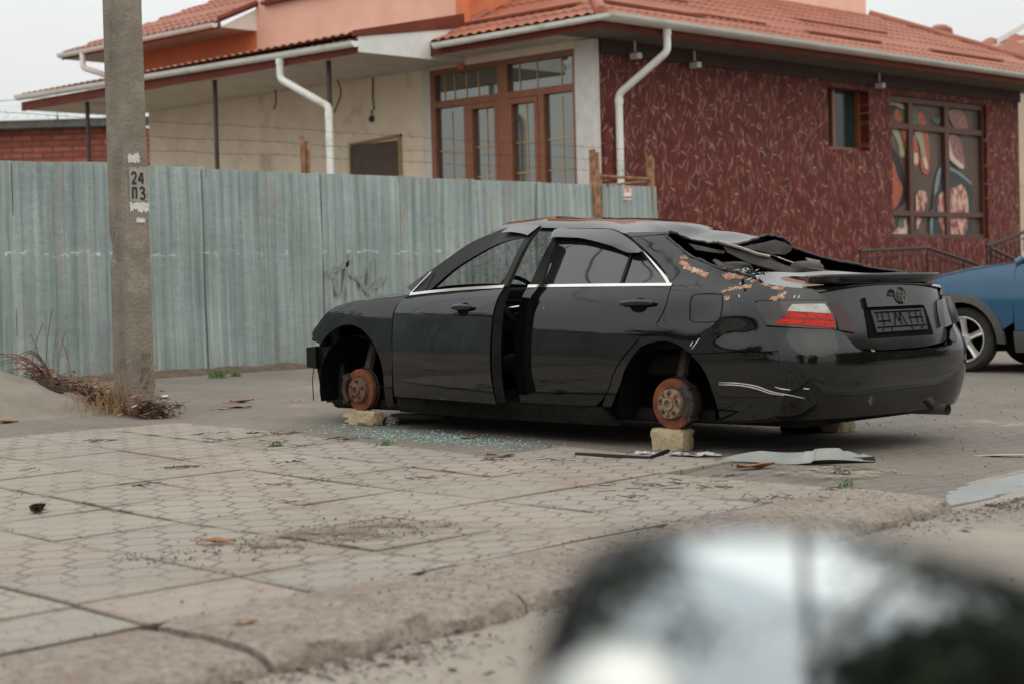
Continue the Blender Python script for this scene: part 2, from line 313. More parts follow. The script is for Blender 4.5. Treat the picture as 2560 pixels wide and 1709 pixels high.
M_PLATE = mat('dusty_plate_frame', (.018, .019, .0185), (.034, .035, .033), 18, .6)
M_EMB = mat('dusty_emblem', (.045, .038, .032), (.075, .063, .05), 25, .35, metal=.4)
M_PIPE = mat('exhaust_steel', (.20, .185, .165), (.30, .28, .25), 12, .35, metal=.8)
M_TYRE = mat('tyre_rubber', (.022, .020, .018), (.042, .038, .033), 7, .85)
M_ALLOY = mat('alloy', (.52, .50, .46), (.64, .62, .58), 9, .36, metal=.55)
M_GREYPL = mat('grey_cladding', (.075, .074, .07), (.105, .102, .096), 6, .7)
M_YELBRICK = mat('yellow_limestone', (.40, .31, .19), (.54, .44, .29), 8, .92, bump=.6, bscale=50, c3=(.23, .17, .10), c3scale=5, c3lo=.54, c3hi=.66)
M_STONE = mat('grey_stone', (.24, .22, .19), (.38, .35, .31), 14, .9, bump=.6, bscale=60)
M_LEAFB = mat('brown_leaf', (.15, .055, .022), (.30, .12, .05), 9, .85)
M_LEAFO = mat('orange_leaf', (.22, .08, .036), (.31, .125, .06), 12, .8)
M_LEAFT = mat('tan_leaf', (.34, .21, .14), (.45, .30, .21), 12, .85)
M_LITTER = mat('leaf_litter', (.022, .013, .009), (.085, .045, .028), 25, .95)
M_STRAW = mat('dry_grass', (.26, .155, .075), (.40, .26, .14), 10, .85)
M_TWIG = mat('dry_twig', (.12, .055, .03), (.20, .10, .06), 12, .85)
M_GREEN = mat('green_grass', (.05, .10, .02), (.09, .15, .035), 12, .7)
M_SHARD = mat('glass_crumb', (.16, .33, .30), (.40, .62, .57), 60, .12, spec=.8)
M_PLANK = mat('grey_sill_trim', (.19, .20, .185), (.25, .26, .24), 5, .5, c3=(.30, .28, .24), c3scale=3)
M_PAPER = mat('white_rag', (.55, .54, .51), (.72, .71, .68), 8, .9)
M_MIRBODY = mat('mirror_housing_paint', (.010, .012, .013), rough=.5, spec=.2)
M_MIRGLASS = mat('mirror_glass', (.60, .66, .69), rough=.03, metal=1.)
M_FOL = mat('reflection_foliage', (.05, .065, .04), (.12, .14, .085), 5, .8)
M_BARK = mat('bark', (.05, .038, .028), (.10, .078, .06), 12, .9, bump=.6)
M_SIGN = mat('white_sticker', (.72, .72, .70), rough=.6)
M_SIGNR = mat('red_print', (.60, .10, .06), rough=.6)
M_INK = mat('black_stencil_paint', (.018, .02, .026), (.035, .037, .042), 30, .8)
M_PALE = mat('pale_paint_patch', (.30, .27, .23), (.36, .33, .28), 12, .9)
M_PAPERP = mat('torn_paper', (.52, .50, .46), (.68, .66, .62), 14, .9, bump=.4)
# shattered windscreen: pale crazed cracks over greenish glass
m, t, b, tc = new_mat('shattered_glass', .12); M_SHATTER = m
ob = tc.outputs['Object']
v = _n(t, 'ShaderNodeTexVoronoi', feature='DISTANCE_TO_EDGE'); v.inputs['Scale'].default_value = 16; t.links.new(vn(t, 'ADD', ob, vn(t, 'SCALE', vn(t, 'SUBTRACT', ob, ob), 0.)), v.inputs['Vector'])
v2 = _n(t, 'ShaderNodeTexVoronoi', feature='DISTANCE_TO_EDGE'); v2.inputs['Scale'].default_value = 42; t.links.new(ob, v2.inputs['Vector'])
ck = mn(t, 'MAXIMUM', mr_(t, v.outputs['Distance'], .01, .05, 1, 0), mn(t, 'MULTIPLY', mr_(t, v2.outputs['Distance'], .02, .09, .8, 0), mr_(t, noise_(t, ob, 5, 4), .42, .6)))
t.links.new(mixc_(t, ck, (.035, .06, .052), (.50, .60, .56)), b.inputs['Base Color'])
t.links.new(mn(t, 'ADD', mn(t, 'MULTIPLY', ck, .35), .42), b.inputs['Alpha'])
bp = _n(t, 'ShaderNodeBump'); bp.inputs['Strength'].default_value = .7; bp.inputs['Distance'].default_value = .01
t.links.new(noise_(t, ob, 14, 4), bp.inputs['Height']); t.links.new(bp.outputs[0], b.inputs['Normal'])

# ---------------------------------------------------------------- mesh helpers
class MB:
    def __init__(s): s.v = []; s.f = []; s.uv = []
    def add(s, vs, fs):
        o = len(s.v); s.v += [tuple(map(float, p)) for p in vs]; s.f += [tuple(o + i for i in f) for f in fs]; return s
    def box(s, x0, y0, z0, x1, y1, z1, rot=None, org=(0, 0, 0)):
        vs = [(x, y, z) for z in (z0, z1) for y in (y0, y1) for x in (x0, x1)]
        if rot is not None:
            q = rot; vs = [tuple(Vector(org) + q @ (Vector(p) - Vector(org))) for p in vs]
        return s.add(vs, [(0, 2, 3, 1), (4, 5, 7, 6), (0, 1, 5, 4), (2, 6, 7, 3), (0, 4, 6, 2), (1, 3, 7, 5)])
    def tube(s, pts, r, n=8, cap=True, close=False):
        pts = [Vector(p) for p in pts]; rs = r if isinstance(r, (list, tuple)) else [r] * len(pts); rings = []
        up = Vector((0, 0, 1)); prev = None
        for i, p in enumerate(pts):
            if close: d = (pts[(i + 1) % len(pts)] - pts[i - 1])
            else: d = (pts[min(i + 1, len(pts) - 1)] - pts[max(i - 1, 0)])
            d.normalize()
            if prev is None:
                a = d.cross(up)
                if a.length < .05: a = d.cross(Vector((1, 0, 0)))
            else: a = prev - d * prev.dot(d)
            a.normalize(); prev = a; b = d.cross(a)
            rings.append([p + (a * math.cos(2 * math.pi * k / n) + b * math.sin(2 * math.pi * k / n)) * rs[i] for k in range(n)])
        vs = [q for rg in rings for q in rg]; fs = []
        m = len(pts)
        for i in range(m if close else m - 1):
            j = (i + 1) % m
            for k in range(n): fs.append((i * n + k, i * n + (k + 1) % n, j * n + (k + 1) % n, j * n + k))
        if cap and not close: fs.append(tuple(range(n - 1, -1, -1))); fs.append(tuple((m - 1) * n + k for k in range(n)))
        return s.add(vs, fs)
    def grid(s, P):
        nu, nv = len(P), len(P[0]); vs = [P[i][j] for i in range(nu) for j in range(nv)]
        return s.add(vs, [(i * nv + j, (i + 1) * nv + j, (i + 1) * nv + j + 1, i * nv + j + 1) for i in range(nu - 1) for j in range(nv - 1)])
    def lathe(s, prof, axis, org, n=40):
        """prof: list of (r, h) along axis"""
        a = Vector(axis).normalized(); u = a.orthogonal().normalized(); w = a.cross(u); o = Vector(org); vs = []; fs = []
        for r, h in prof:
            for k in range(n):
                th = 2 * math.pi * k / n; vs.append(o + a * h + (u * math.cos(th) + w * math.sin(th)) * r)
        for i in range(len(prof) - 1):
            for k in range(n): fs.append((i * n + k, i * n + (k + 1) % n, (i + 1) * n + (k + 1) % n, (i + 1) * n + k))
        return s.add(vs, fs)
    def poly(s, pts, thick=None, nrm=None):
        """flat polygon, optional thickness along -nrm"""
        n = len(pts)
        if thick is None: return s.add(pts, [tuple(range(n))])
        q = Vector(nrm) * thick; vs = [Vector(p) for p in pts] + [Vector(p) - q for p in pts]
        return s.add(vs, [tuple(range(n)), tuple(range(2 * n - 1, n - 1, -1))] + [(i, i + n, (i + 1) % n + n, (i + 1) % n) for i in range(n)])
    def build(s, name, m, parent=None, loc=None, smooth=False, label=None, uvf=None, sub=0, bevel=0, angle=40):
        me = bpy.data.meshes.new(name); me.from_pydata(s.v, [], s.f); me.validate(); me.update()
        o = bpy.data.objects.new(name, me); COL.objects.link(o)
        me.materials.append(m)
        if parent is not None: o.parent = parent
        if loc is not None: o.location = loc
        bm = bmesh.new(); bm.from_mesh(me)
        bmesh.ops.recalc_face_normals(bm, faces=bm.faces)
        if uvf:
            l = bm.loops.layers.uv.new('UVMap')
            for f in bm.faces:
                for lp in f.loops: lp[l].uv = uvf(lp.vert.co, f.normal)
        bm.to_mesh(me); bm.free()
        if bevel:
            md = o.modifiers.new('bevel', 'BEVEL'); md.width = bevel; md.segments = 2; md.limit_method = 'ANGLE'; md.angle_limit = math.radians(35)
        if sub:
            md = o.modifiers.new('sub', 'SUBSURF'); md.levels = sub; md.render_levels = sub
        if smooth:
            me.polygons.foreach_set('use_smooth', [True] * len(me.polygons))
            if angle: me.set_sharp_from_angle(angle=math.radians(angle))
        if label: o['label'] = label
        return o
def tag(o, label, cat, group=None, kind=None):
    if label: o['label'] = label
    if cat: o['category'] = cat
    if group: o['group'] = group
    if kind: o['kind'] = kind
    return o
def thing(name, loc, label, cat, group=None, rz=0):
    o = bpy.data.objects.new(name, None); COL.objects.link(o); o.location = loc; o.rotation_euler = (0, 0, rz); o.empty_display_size = .2
    return tag(o, label, cat, group)
def struct(o): o['kind'] = 'structure'; return o
def copy_tree(o, parent=None):
    c = o.copy(); COL.objects.link(c)
    if parent is not None: c.parent = parent
    for ch in list(o.children): copy_tree(ch, c)
    return c
def resample(P, n, smooth=True):
    P = [np.array(p, float) for p in P]
    if len(P) == 1: P = [P[0], P[0]]
    if smooth and len(P) > 2:
        Q = []
        for i in range(len(P) - 1):
            p0 = P[max(i - 1, 0)]; p1 = P[i]; p2 = P[i + 1]; p3 = P[min(i + 2, len(P) - 1)]
            for k in range(12):
                t = k / 12; Q.append(.5 * ((2 * p1) + (p2 - p0) * t + (2 * p0 - 5 * p1 + 4 * p2 - p3) * t * t + (3 * p1 - p0 - 3 * p2 + p3) * t ** 3))
        Q.append(P[-1]); P = Q
    d = [0]
    for i in range(1, len(P)): d.append(d[-1] + np.linalg.norm(P[i] - P[i - 1]))
    if d[-1] < 1e-9: return [P[0]] * n
    A = np.array(P); ts = np.linspace(0, d[-1], n)
    return [np.array([np.interp(t, d, A[:, k]) for k in range(A.shape[1])]) for t in ts]
def coons(b, t, l, r, nu, nv, smooth=True):
    B, T = resample(b, nu, smooth), resample(t, nu, smooth); Lf, R = resample(l, nv, smooth), resample(r, nv, smooth)
    G = []
    for i in range(nu):
        u = i / (nu - 1); row = []
        for j in range(nv):
            v = j / (nv - 1)
            row.append((1 - v) * B[i] + v * T[i] + (1 - u) * Lf[j] + u * R[j] - ((1 - u) * (1 - v) * B[0] + u * (1 - v) * B[-1] + (1 - u) * v * T[0] + u * v * T[-1]))
        G.append(row)
    return G
def smooth01(x): x = min(max(x, 0.), 1.); return x * x * (3 - 2 * x)

# ================================================================ SETTING: ground
def gz(x, y):
    s = .021 * max(0., y - 6.5)
    if y > 17: s = .021 * 10.5
    return s
KD = .055                                         # the kerb line runs a little askew of the fence
def kerb_y(x): return 3.79 + KD * (x - 2.9)
def lot_z(x, y):
    z = gz(x, y)
    if x > 6.9:                                   # lowered entrance on the right
        k = kerb_y(x) + .55
        z -= .075 * smooth01((k + 1.1 - y) / 1.3) * smooth01((x - 6.9) / 1.2)
    return z
xs = sorted(set([-400, -150, -60, -25] + list(np.arange(-12, 34, .5)) + [6.9, 60, 150, 400]))
ys = sorted(set(list(np.arange(3.5, 20.1, .5)) + [25, 40, 80, 200, 500]))
mb = MB(); G = []
for x in xs:
    row = []
    for y in ys:
        yy = y
        if y == 3.5: yy = kerb_y(min(max(x, -30), 40)) + (.52 if x < 6.85 else .10)
        elif y < kerb_y(min(max(x, -30), 40)) + .55: yy = kerb_y(min(max(x, -30), 40)) + .53
        z = lot_z(x, yy) - (.030 if x < 7.35 and yy < 10.4 else 0) - (.03 if y == 3.5 and x >= 6.85 else 0)
        row.append((x, yy, z))
    G.append(row)
mb.grid(G); o = struct(mb.build('lot_ground', M_LOT, smooth=True, angle=0))
# road
mb = MB(); G = []
for x in sorted(set([-400, -100, -30] + list(np.arange(-8, 16, .25)) + [30, 100, 400])):
    row = []
    for y in [-500, -120, -40, -12, -8, -4, -2, 0, 1, 2, 2.6, 3.0, 3.3, 3.6, 4.0, 4.3]:
        yk = kerb_y(min(max(x, -30), 40)); yy = y if y < 2.6 else yk + (y - 3.8) + .0
        z = -.115 + .05 * smooth01((yy - yk + 1.2) / 1.1) + .004 * math.sin(x * 3.1) * (y > 0)
        row.append((x, yy, z))
    G.append(row)
mb.grid(G); struct(mb.build('road', M_ROAD, smooth=True, angle=0))
# kerb stones: one structure, worn and rounded
def kerb_run(x0, x1, top, low, mat_, name, rounded=1.):
    mb = MB(); n = max(2, int((x1 - x0) / .025)); G = []
    prof = [(.56, -.10), (.56, 0), (.52, .003), (.40, .003), (.26, .001), (.15, -.004), (.075, -.010), (.03, -.020), (.004, -.044), (-.012, -.16)]
    for i in range(n + 1):
        x = x0 + (x1 - x0) * i / n; e = min(x - x0, x1 - x) ; row = []
        for k, (dy, dz) in enumerate(prof):
            w = .010 * math.sin(x * 7.3 + k) + .010 * math.sin(x * 17.1 + k * 2.1) + random.uniform(-.008, .008) + (.03 * max(0, math.sin(x * 11 + 1.3 * math.sin(x * 3.7)) - .72) * 3 if k in (6, 7, 8) else 0)
            er = max(0, .05 - e) * .5
            row.append((x, kerb_y(x) + dy + (w if 2 < k < 9 else 0) + er * (k > 3), top + dz * rounded + (w * .3 if 2 < k < 8 else 0) - er * .5))
        G.append(row)
    mb.grid(G)
    mb.add(G[0], [tuple(range(len(prof)))]); mb.add(G[-1], [tuple(range(len(prof)))])
    return mb
mb = MB()
edges = [-9.2, -7.8, -6.4, -5.0, -3.6, -2.3, -1.0, .3, 1.6, 2.93, 4.02, 5.42, 6.92]
for a, b_ in zip(edges[:-1], edges[1:]):
    k = kerb_run(a + .012, b_ - .012, .012 + random.uniform(-.006, .006), 0, None, ''); mb.add(k.v, k.f)
struct(mb.build('kerb', M_KERB, smooth=True, angle=50))
mb = MB()
for a, b_ in ((6.95, 7.9), (7.93, 9.0), (9.03, 10.5), (10.53, 12.5)):
    k = kerb_run(a, b_, -.055, 0, None, '', .45); mb.add([(q[0], kerb_y(q[0]) + .10 + (q[1] - kerb_y(q[0])) * .52, q[2]) for q in k.v], k.f)
M_DKERB = mat('damp_kerb', (.21, .225, .22), (.27, .28, .27), 2, .55, bump=.3, bscale=50)
struct(mb.build('dropped_kerb', M_DKERB, smooth=True, angle=50))
# pavement of pressed slabs
E1, E2, P0 = np.array([.66, .036]), np.array([.05, .68]), np.array([5.11, 7.01])
mb_v, mb_f, tones, uvs = [], [], [], []
for i in range(-26, 6):
    for j in range(-6, 8):
        c = P0 + (i + .5) * E1 + (j + .5) * E2
        if c[0] > 7.40 - (.55 if c[1] < 6 else 0) or c[1] > 10.55 - .04 * (7 - c[0]): continue
        ctr = c
        tilt = np.array([random.uniform(-.006, .006), random.uniform(-.006, .006)]); dz = random.uniform(-.004, .004)
        tone, al = random.random(), random.random()
        g = .009; cs = []
        for (a, b_) in ((0, 0), (1, 0), (1, 1), (0, 1)):
            cs.append((a, b_))
        o0 = len(mb_v)
        lowest = True
        for (ins, zz) in ((g, -.035), (g, -.004), (g + .006, 0)):
            for (a, b_) in cs:
                aa = a + (ins / .66 if a == 0 else -ins / .66); bb = b_ + (ins / .68 if b_ == 0 else -ins / .68)
                p = P0 + (i + aa) * E1 + (j + bb) * E2
                yk = kerb_y(p[0]) + .575
                py = max(p[1], yk)
                z = gz(p[0], py) + .006 + zz + dz + tilt[0] * (a - .5) + tilt[1] * (b_ - .5)
                mb_v.append((p[0], py, z)); uvs.append((aa * .66 + i * .033 + 1, bb * .68 + 1))
        for r in range(2):
            for k in range(4): mb_f.append((o0 + r * 4 + k, o0 + r * 4 + (k + 1) % 4, o0 + (r + 1) * 4 + (k + 1) % 4, o0 + (r + 1) * 4 + k))
        mb_f.append((o0 + 8, o0 + 9, o0 + 10, o0 + 11))
        tones += [(tone, tone, tone, al)] * 12
me = bpy.data.meshes.new('pavement'); me.from_pydata(mb_v, [], mb_f); me.update()
o = bpy.data.objects.new('pavement', me); COL.objects.link(o); me.materials.append(M_SLAB)
ca = me.color_attributes.new('tone', 'FLOAT_COLOR', 'POINT')
for i, tcol in enumerate(tones): ca.data[i].color = tcol
l = me.uv_layers.new(name='UVMap')
for lp in me.loops: l.data[lp.index].uv = uvs[lp.vertex_index]
struct(o)
# smooth sandy concrete beyond the slabs, left
def patch(name, outline, m, lift, kind='structure', rough=.03, n=1):
    """irregular flat patch that follows the ground"""
    pts = []
    for a, b_ in zip(outline, outline[1:] + outline[:1]):
        L_ = math.dist(a, b_); k = max(1, int(L_ / .08))
        for q in range(k):
            t = q / k; pts.append((a[0] + (b_[0] - a[0]) * t + random.uniform(-rough, rough), a[1] + (b_[1] - a[1]) * t + random.uniform(-rough, rough)))
    cx = sum(p[0] for p in pts) / len(pts); cy = sum(p[1] for p in pts) / len(pts)
    mb = MB(); N = len(pts); rings = [1, .72, .4]
    vs = []
    for r in rings:
        for p in pts:
            x, y = cx + (p[0] - cx) * r, cy + (p[1] - cy) * r
            vs.append((x, y, lot_z(x, y) + lift + (0 if r == 1 else .002)))
    vs.append((cx, cy, lot_z(cx, cy) + lift + .002)); fs = []
    for r in range(2):
        for k in range(N): fs.append((r * N + k, r * N + (k + 1) % N, (r + 1) * N + (k + 1) % N, (r + 1) * N + k))
    for k in range(N): fs.append((2 * N + k, 2 * N + (k + 1) % N, 3 * N))
    mb.add(vs, fs); o = mb.build(name, m, smooth=True, angle=0)
    ca = o.data.color_attributes.new('edge', 'FLOAT_COLOR', 'POINT')
    for i in range(len(vs)):
        e = (0, .22, .42)[i // N] if i < 3 * N else .45; ca.data[i].color = (e, e, e, 1)
    if kind: o['kind'] = kind
    return o
patch('concrete_path', [(-6, 9.95), (2, 10.2), (5.2, 10.35), (7.15, 10.55), (7.55, 11.0), (7.45, 11.6), (5.5, 12.6), (-6, 13)], M_SAND, .012)
patch('dirt_patch', [(3.75, 5.30), (4.3, 5.02), (4.95, 4.9), (5.25, 5.3), (4.85, 5.75), (4.35, 5.85), (3.9, 5.65)], M_DIRT, .013, 'stuff', .035)
patch('dirt_patch', [(3.0, 5.4), (3.35, 5.62), (3.2, 6.15), (2.7, 6.3), (2.4, 5.9)], M_DIRT, .013, 'stuff', .04)
patch('dirt_patch', [(7.0, 4.75), (7.7, 4.7), (8.3, 4.95), (8.2, 5.35), (7.6, 5.6), (7.1, 5.35)], M_SAND, .006, 'stuff', .06)
# bank of crumbling concrete on the left
mb = MB(); G = []
for i in range(60):
    x = 2.0 + 6.4 * i / 59; row = []
    for j in range(34):
        y = 11.2 + 3.9 * j / 33
        h = .44 * (1 - smooth01((x - 6.55) / 1.75)) * smooth01((y - 11.45) / 1.15)
        h += (.012 * math.sin(x * 5 + y * 3) + .01 * math.sin(x * 11.7 - y * 7.3)) * min(1, h * 6)
        row.append((x, y, gz(x, y) - .01 + h))
    G.append(row)
mb.grid(G); struct(mb.build('earth_bank', M_CONCL, smooth=True, angle=0))
def bank_z(x, y):
    h = .44 * (1 - smooth01((x - 6.55) / 1.75)) * smooth01((y - 11.45) / 1.15)
    return gz(x, y) + max(0, h - .01)
# low earth strip and kerb under the fence
mb = MB(); G = []
for i in range(140):
    x = 3 + 14.6 * i / 139; row = []
    for (dy, dz) in ((-.40, -.01), (-.30, .03), (-.2, .045), (0, .05), (.5, .04)):
        w = .02 * math.sin(x * 9) + .02 * math.sin(x * 23.) + random.uniform(-.012, .012)
        k = 1 if x < 12.2 else max(0., 1 - (x - 12.2) / .6)
        row.append((x, 15.3 + dy + w, gz(x, 15.3 + dy) + (dz + w * .4) * k - .012 * (1 - k)))
    G.append(row)
mb.grid(G); struct(mb.build('earth_strip', M_SOIL, smooth=True, angle=0))

# ================================================================ metal fence
FY, PITCH = 15.3, .116
fence = thing('metal_fence', (8.7, FY, .17), 'long corrugated galvanised sheet fence behind the black car', 'fence')
def sheet_mesh(x0, x1, z0, z1, y0=0., lean=0., seed=0):
    rnd = random.Random(seed); mb = MB(); G = []; d = .011
    u = x0
    xsl = []; d = .022
    while u < x1 - 1e-4:
        for f, h in ((0, 0), (.14, 0), (.26, d), (.50, d), (.62, 0)):
            x = u + f * PITCH
            if x < x1: xsl.append((x, h))
        u += PITCH
    xsl.append((x1, 0))
    wv = [rnd.uniform(-1, 1) for _ in range(6)]
    for x, h in xsl:
        row = []
        for k in range(15):
            t = k / 14; z = z0 + (z1 - z0) * t
            b_ = .010 * math.sin(3.1 * t + wv[0] * 3 + x * 2.3) * wv[1] + .007 * math.sin(9 * t + x * 5 * wv[2] + wv[3])
            zz = z + (.012 * math.sin(x * 3 + wv[4]) * wv[5] if k in (0, 14) else 0)
            row.append((x, y0 - h + b_ + lean * (t - .5), zz))
        G.append(row)
    mb.grid(G); return mb
seams = [-8.5, -7.3, -6.1, -4.9, -3.7, -2.5, -1.3, -.2, .9, 2.0, 3.1, 4.25, 5.4, 6.5, 7.62, 8.8, 9.95, 11.08, 12.64, 13.85, 15.03, 16.2, 17.30]
for i, (a, b_) in enumerate(zip(seams[:-1], seams[1:])):
    top = 2.375 + random.uniform(-.008, .008) - .0025 * i; bot = .185 + random.uniform(-.01, .012)
    mb = sheet_mesh(a - .02 - 8.7, b_ + .02 - 8.7, bot - .17, top - .17, -.016 * (i % 2), random.uniform(-.012, .012), i)
    mb.build('sheet', M_GALV, fence, smooth=True, angle=25)
    if a > 6: MB().box(b_ - .004 - 8.7 + .02, -.028, bot - .17 + .01, b_ + .004 - 8.7 + .02, -.0245, top - .18).build('seam_shadow', M_POST, fence)  # dark strip drawn as the shadow gap between overlapping sheets
for z in (.55, 1.27, 2.1):
    MB().box(-17, .022, z - .02 - .17, 8.6, .06, z + .02 - .17).build('rail', M_RUST, fence)
for x, zt in ((12.53, 2.74), (9.1, 2.3), (6, 2.3), (15.2, 2.3)):
    mb = MB().box(x - 8.73, .065, -.1, x - 8.70 - .012, .125, zt - .17).box(x - 8.70 + .03, .065, -.1, x - 8.70 + .06, .125, zt - .20 - (.02 if zt > 2.5 else 0))
    mb.build('post', M_RUST, fence)
# graffiti smear, dark drawn loops on the sheets
mb = MB()
def ribbon(mb, pts, w, y, axis='xz'):
    P = resample([(p[0], p[1]) for p in pts], 24); L_ = []; R_ = []
    for i, p in enumerate(P):
        d = P[min(i + 1, 23)] - P[max(i - 1, 0)]; d = d / (np.linalg.norm(d) + 1e-9); n = np.array([-d[1], d[0]]); ww = w * (.55 + .45 * math.sin(math.pi * (i + 2) / 27))
        a, b_ = p + n * ww / 2, p - n * ww / 2; L_.append((a[0], y, a[1])); R_.append((b_[0], y, b_[1]))
    mb.grid([L_, R_])
GR = [[(12.80, 1.16), (12.86, .98), (12.93, .99), (12.99, 1.2), (13.03, 1.42)], [(12.68, 1.18), (12.85, 1.25), (13.0, 1.3), (13.06, 1.36)], [(13.05, 1.2), (13.2, 1.1), (13.3, .98), (13.36, 1.02), (13.52, 1.1), (13.62, 1.15)], [(13.3, 1.02), (13.36, 1.24), (13.40, 1.36)]]
M_SMEAR = mat('faint_spray_paint', (.16, .18, .165), (.24, .27, .255), 14, .7)
for g in GR: ribbon(mb, [(x - 8.7, z - .17 + .0) for x, z in g], .055, -.030)
mb.build('spray_paint', M_SMEAR, fence, label='dark sprayed loops on the sheets')
# barbed strands strung above
for k, z in enumerate((2.52, 2.66, 2.82)):
    pts = [(x, 15.42 + .01 * math.sin(x * 3), z - .012 * math.sin((x - 3) * math.pi / 4.7) ** 2 + random.uniform(-.008, .008)) for x in np.arange(8, 18.4, .22)]
    mb = MB().tube(pts, .0022, 5)
    for p in pts[::1]:
        q = Vector(p); mb.tube([q + Vector((-.025, 0, .03)), q + Vector((.025, 0, -.03))], .0014, 4)
    o = mb.build('barbed_wire', M_WIRE)
    tag(o, ('lowest barbed strand just over the fence top', 'middle barbed strand above the fence', 'highest barbed strand above the fence')[k], 'wire', 'barbed wires above the fence')
# gate section beside the wall
gate = thing('fence_gate', (17.9, FY - .03, .17), 'short corrugated gate panel with rusty frame and red white sticker', 'gate')
sheet_mesh(-.51, .60, .02, 2.15, -.01, 0, 99).build('sheet', M_GALV, gate, smooth=True, angle=25)
for x0, x1, z in ((-.66, -.53, 2.60), (.50, .60, 2.57)):
    MB().box(x0, -.02, -.15, x0 + .035, .06, z).box(x0 + .04, .0, -.15, x1, .012, z - .03).build('post', M_RUST, gate)
MB().box(-.53, .0, -.1, -.48, .04, 2.30).build('post', M_RUST, gate)
MB().tube([(-.54, .01, 2.26), (.52, .01, 2.245)], .022, 6).build('crossbar', M_RUST, gate)
MB().tube([(-.46, -.02, 2.135), (.45, .02, 2.215)], .017, 6).build('crossbar', M_RUST, gate)
st = MB().box(-.10, -.034, 1.955, .07, -.031, 2.125).build('sticker', M_SIGN, gate, label='white sticker with red print')
mb = MB().box(-.10, -.037, 1.975, .05, -.0345, 2.000).box(-.085, -.037, 2.112, .065, -.0345, 2.122)
for pts in ([(-.085, 2.11), (-.075, 2.06), (-.095, 2.04)], [(-.05, 2.09), (-.035, 2.105), (-.03, 2.07), (-.045, 2.055)], [(-.01, 2.055), (.0, 2.1), (.02, 2.06)], [(.03, 2.06), (.05, 2.07)], [(.05, 1.975), (.066, 2.0)]):
    ribbon(mb, pts, .014, -.036)
mb.build('print', M_SIGNR, st)

# ================================================================ concrete pole
PX, PY = 7.545, 11.386
pole = thing('concrete_pole', (PX, PY, .10), 'tall weathered concrete pole in front of the fence with stencilled number', 'pole')
mb = MB(); G = []
sec = [(-.10, -.10), (.10, -.10), (.10, .10), (-.10, .10)]
prof_l = [(-.105, .105), (-.105, .045), (-.105, .04), (-.080, .02), (-.076, -.03), (-.105, -.055), (-.108, -.105), (-.098, -.113), (.105, -.115), (.115, -.105), (.115, .105), (.0, .108)]
nzv = 90
for i in range(nzv):
    z = -.2 + 7.4 * i / (nzv - 1); row = []
    k = 1.06 - .018 * z
    rec = 1 if not (1.96 < z < 2.10) else 0
    for (x, y) in prof_l + prof_l[:1]:
        ww = random.uniform(-.0025, .0025)
        xx = x
        if -.09 < x < -.07 and not rec: xx = -.105
        if x < -.1 and y > .04 and 1.2 < z < 1.36: xx += .022
        row.append((xx * k * .88 + ww, y * k * 1.08 + ww, z))
    row[-1] = row[0]; G.append(row)
mb.grid(G); mb.build('shaft', M_CONC, pole, smooth=True, angle=30)
def face_pt(u, z, d=.003):   # pole face towards the camera right: normal -y
    k = (1.06 - .018 * z)
    return (u * k * .88, -.115 * k * 1.08 - d, z)
def blob_patch(name, u0, u1, z0, z1, m, jag=.012, d=.004, label=None, par=None):
    pts = []; n = 14
    for i in range(n): pts.append((u0 + (u1 - u0) * i / n, z0 + random.uniform(-jag, jag)))
    for i in range(5): pts.append((u1 + random.uniform(-jag, jag) * .4, z0 + (z1 - z0) * i / 5))
    for i in range(n): pts.append((u1 - (u1 - u0) * i / n, z1 + random.uniform(-jag, jag)))
    for i in range(5): pts.append((u0 + random.uniform(-jag, jag) * .4, z1 - (z1 - z0) * i / 5))
    mb = MB(); P = [face_pt(u, z, d) for u, z in pts]; mb.poly(P, .003, (0, -1, 0)); return mb.build(name, m, par or pole, label=label)

blob_patch('paint_patch', -.075, .10, 1.60, 1.86, M_PALE, .012)
blob_patch('torn_paper', -.085, .035, 1.895, 1.955, M_PAPERP, .016)
blob_patch('torn_paper', -.075, .108, 1.535, 1.60, M_PAPERP, .018)
blob_patch('torn_paper', -.02, .065, 1.445, 1.48, M_PAPERP, .006)
def strokes_mesh(name, segs, w, par, m, d):
    mb = MB()
    for pts in segs:
        P = resample(pts, 16, len(pts) > 2); A = []; B_ = []
        for i, p in enumerate(P):
            dd = P[min(i + 1, 15)] - P[max(i - 1, 0)]; dd = dd / (np.linalg.norm(dd) + 1e-9); n = np.array([-dd[1], dd[0]])
            A.append(face_pt(*(p + n * w / 2), d)); B_.append(face_pt(*(p - n * w / 2), d))
        mb.grid([A, B_])
    return mb.build(name, m, par)
def glyph(ch, u, z, w, h):
    T = {'2': [[(0, .78), (.15, .97), (.5, 1), (.85, .93), (.92, .68), (.6, .4), (.1, .06)], [(.0, .05), (1, .05)]],
         '4': [[(.62, 1.0), (.0, .34)], [(.0, .33), (1, .33)], [(.76, 1.0), (.76, 0)]],
         'P': [[(.08, 0), (.08, 1)], [(.0, .95), (.95, .95)], [(.88, 1), (.88, 0)]],
         '3': [[(.05, .85), (.3, 1), (.75, .96), (.85, .75), (.55, .54), (.3, .52)], [(.3, .52), (.75, .5), (.95, .28), (.75, .04), (.35, 0), (.02, .12)]]}
    return [[(u + a * w, z + b_ * h) for a, b_ in s] for s in T[ch]]
for ch, u, z, w in (('2', -.052, 1.735, .042), ('4', .012, 1.735, .05), ('P', -.052, 1.622, .044), ('3', .022, 1.622, .048)):
    strokes_mesh('stencil_figure', glyph(ch, u, z, w, .085), .017, pole, M_INK, .009)
M_FAINT = mat('faint_old_paint', (.10, .09, .08), (.15, .13, .11), 30, .9)
fs = [[(.0, .42), (.0, .48)], [(.03, .42), (.03, .48)], [(.06, .43), (.06, .47)], [(-.02, .35), (.03, .355)], [(.0, .35), (-.03, .24)], [(.05, .345), (.055, .30)], [(.03, .27), (.03, .21)], [(-.01, .24), (.01, .2)]]
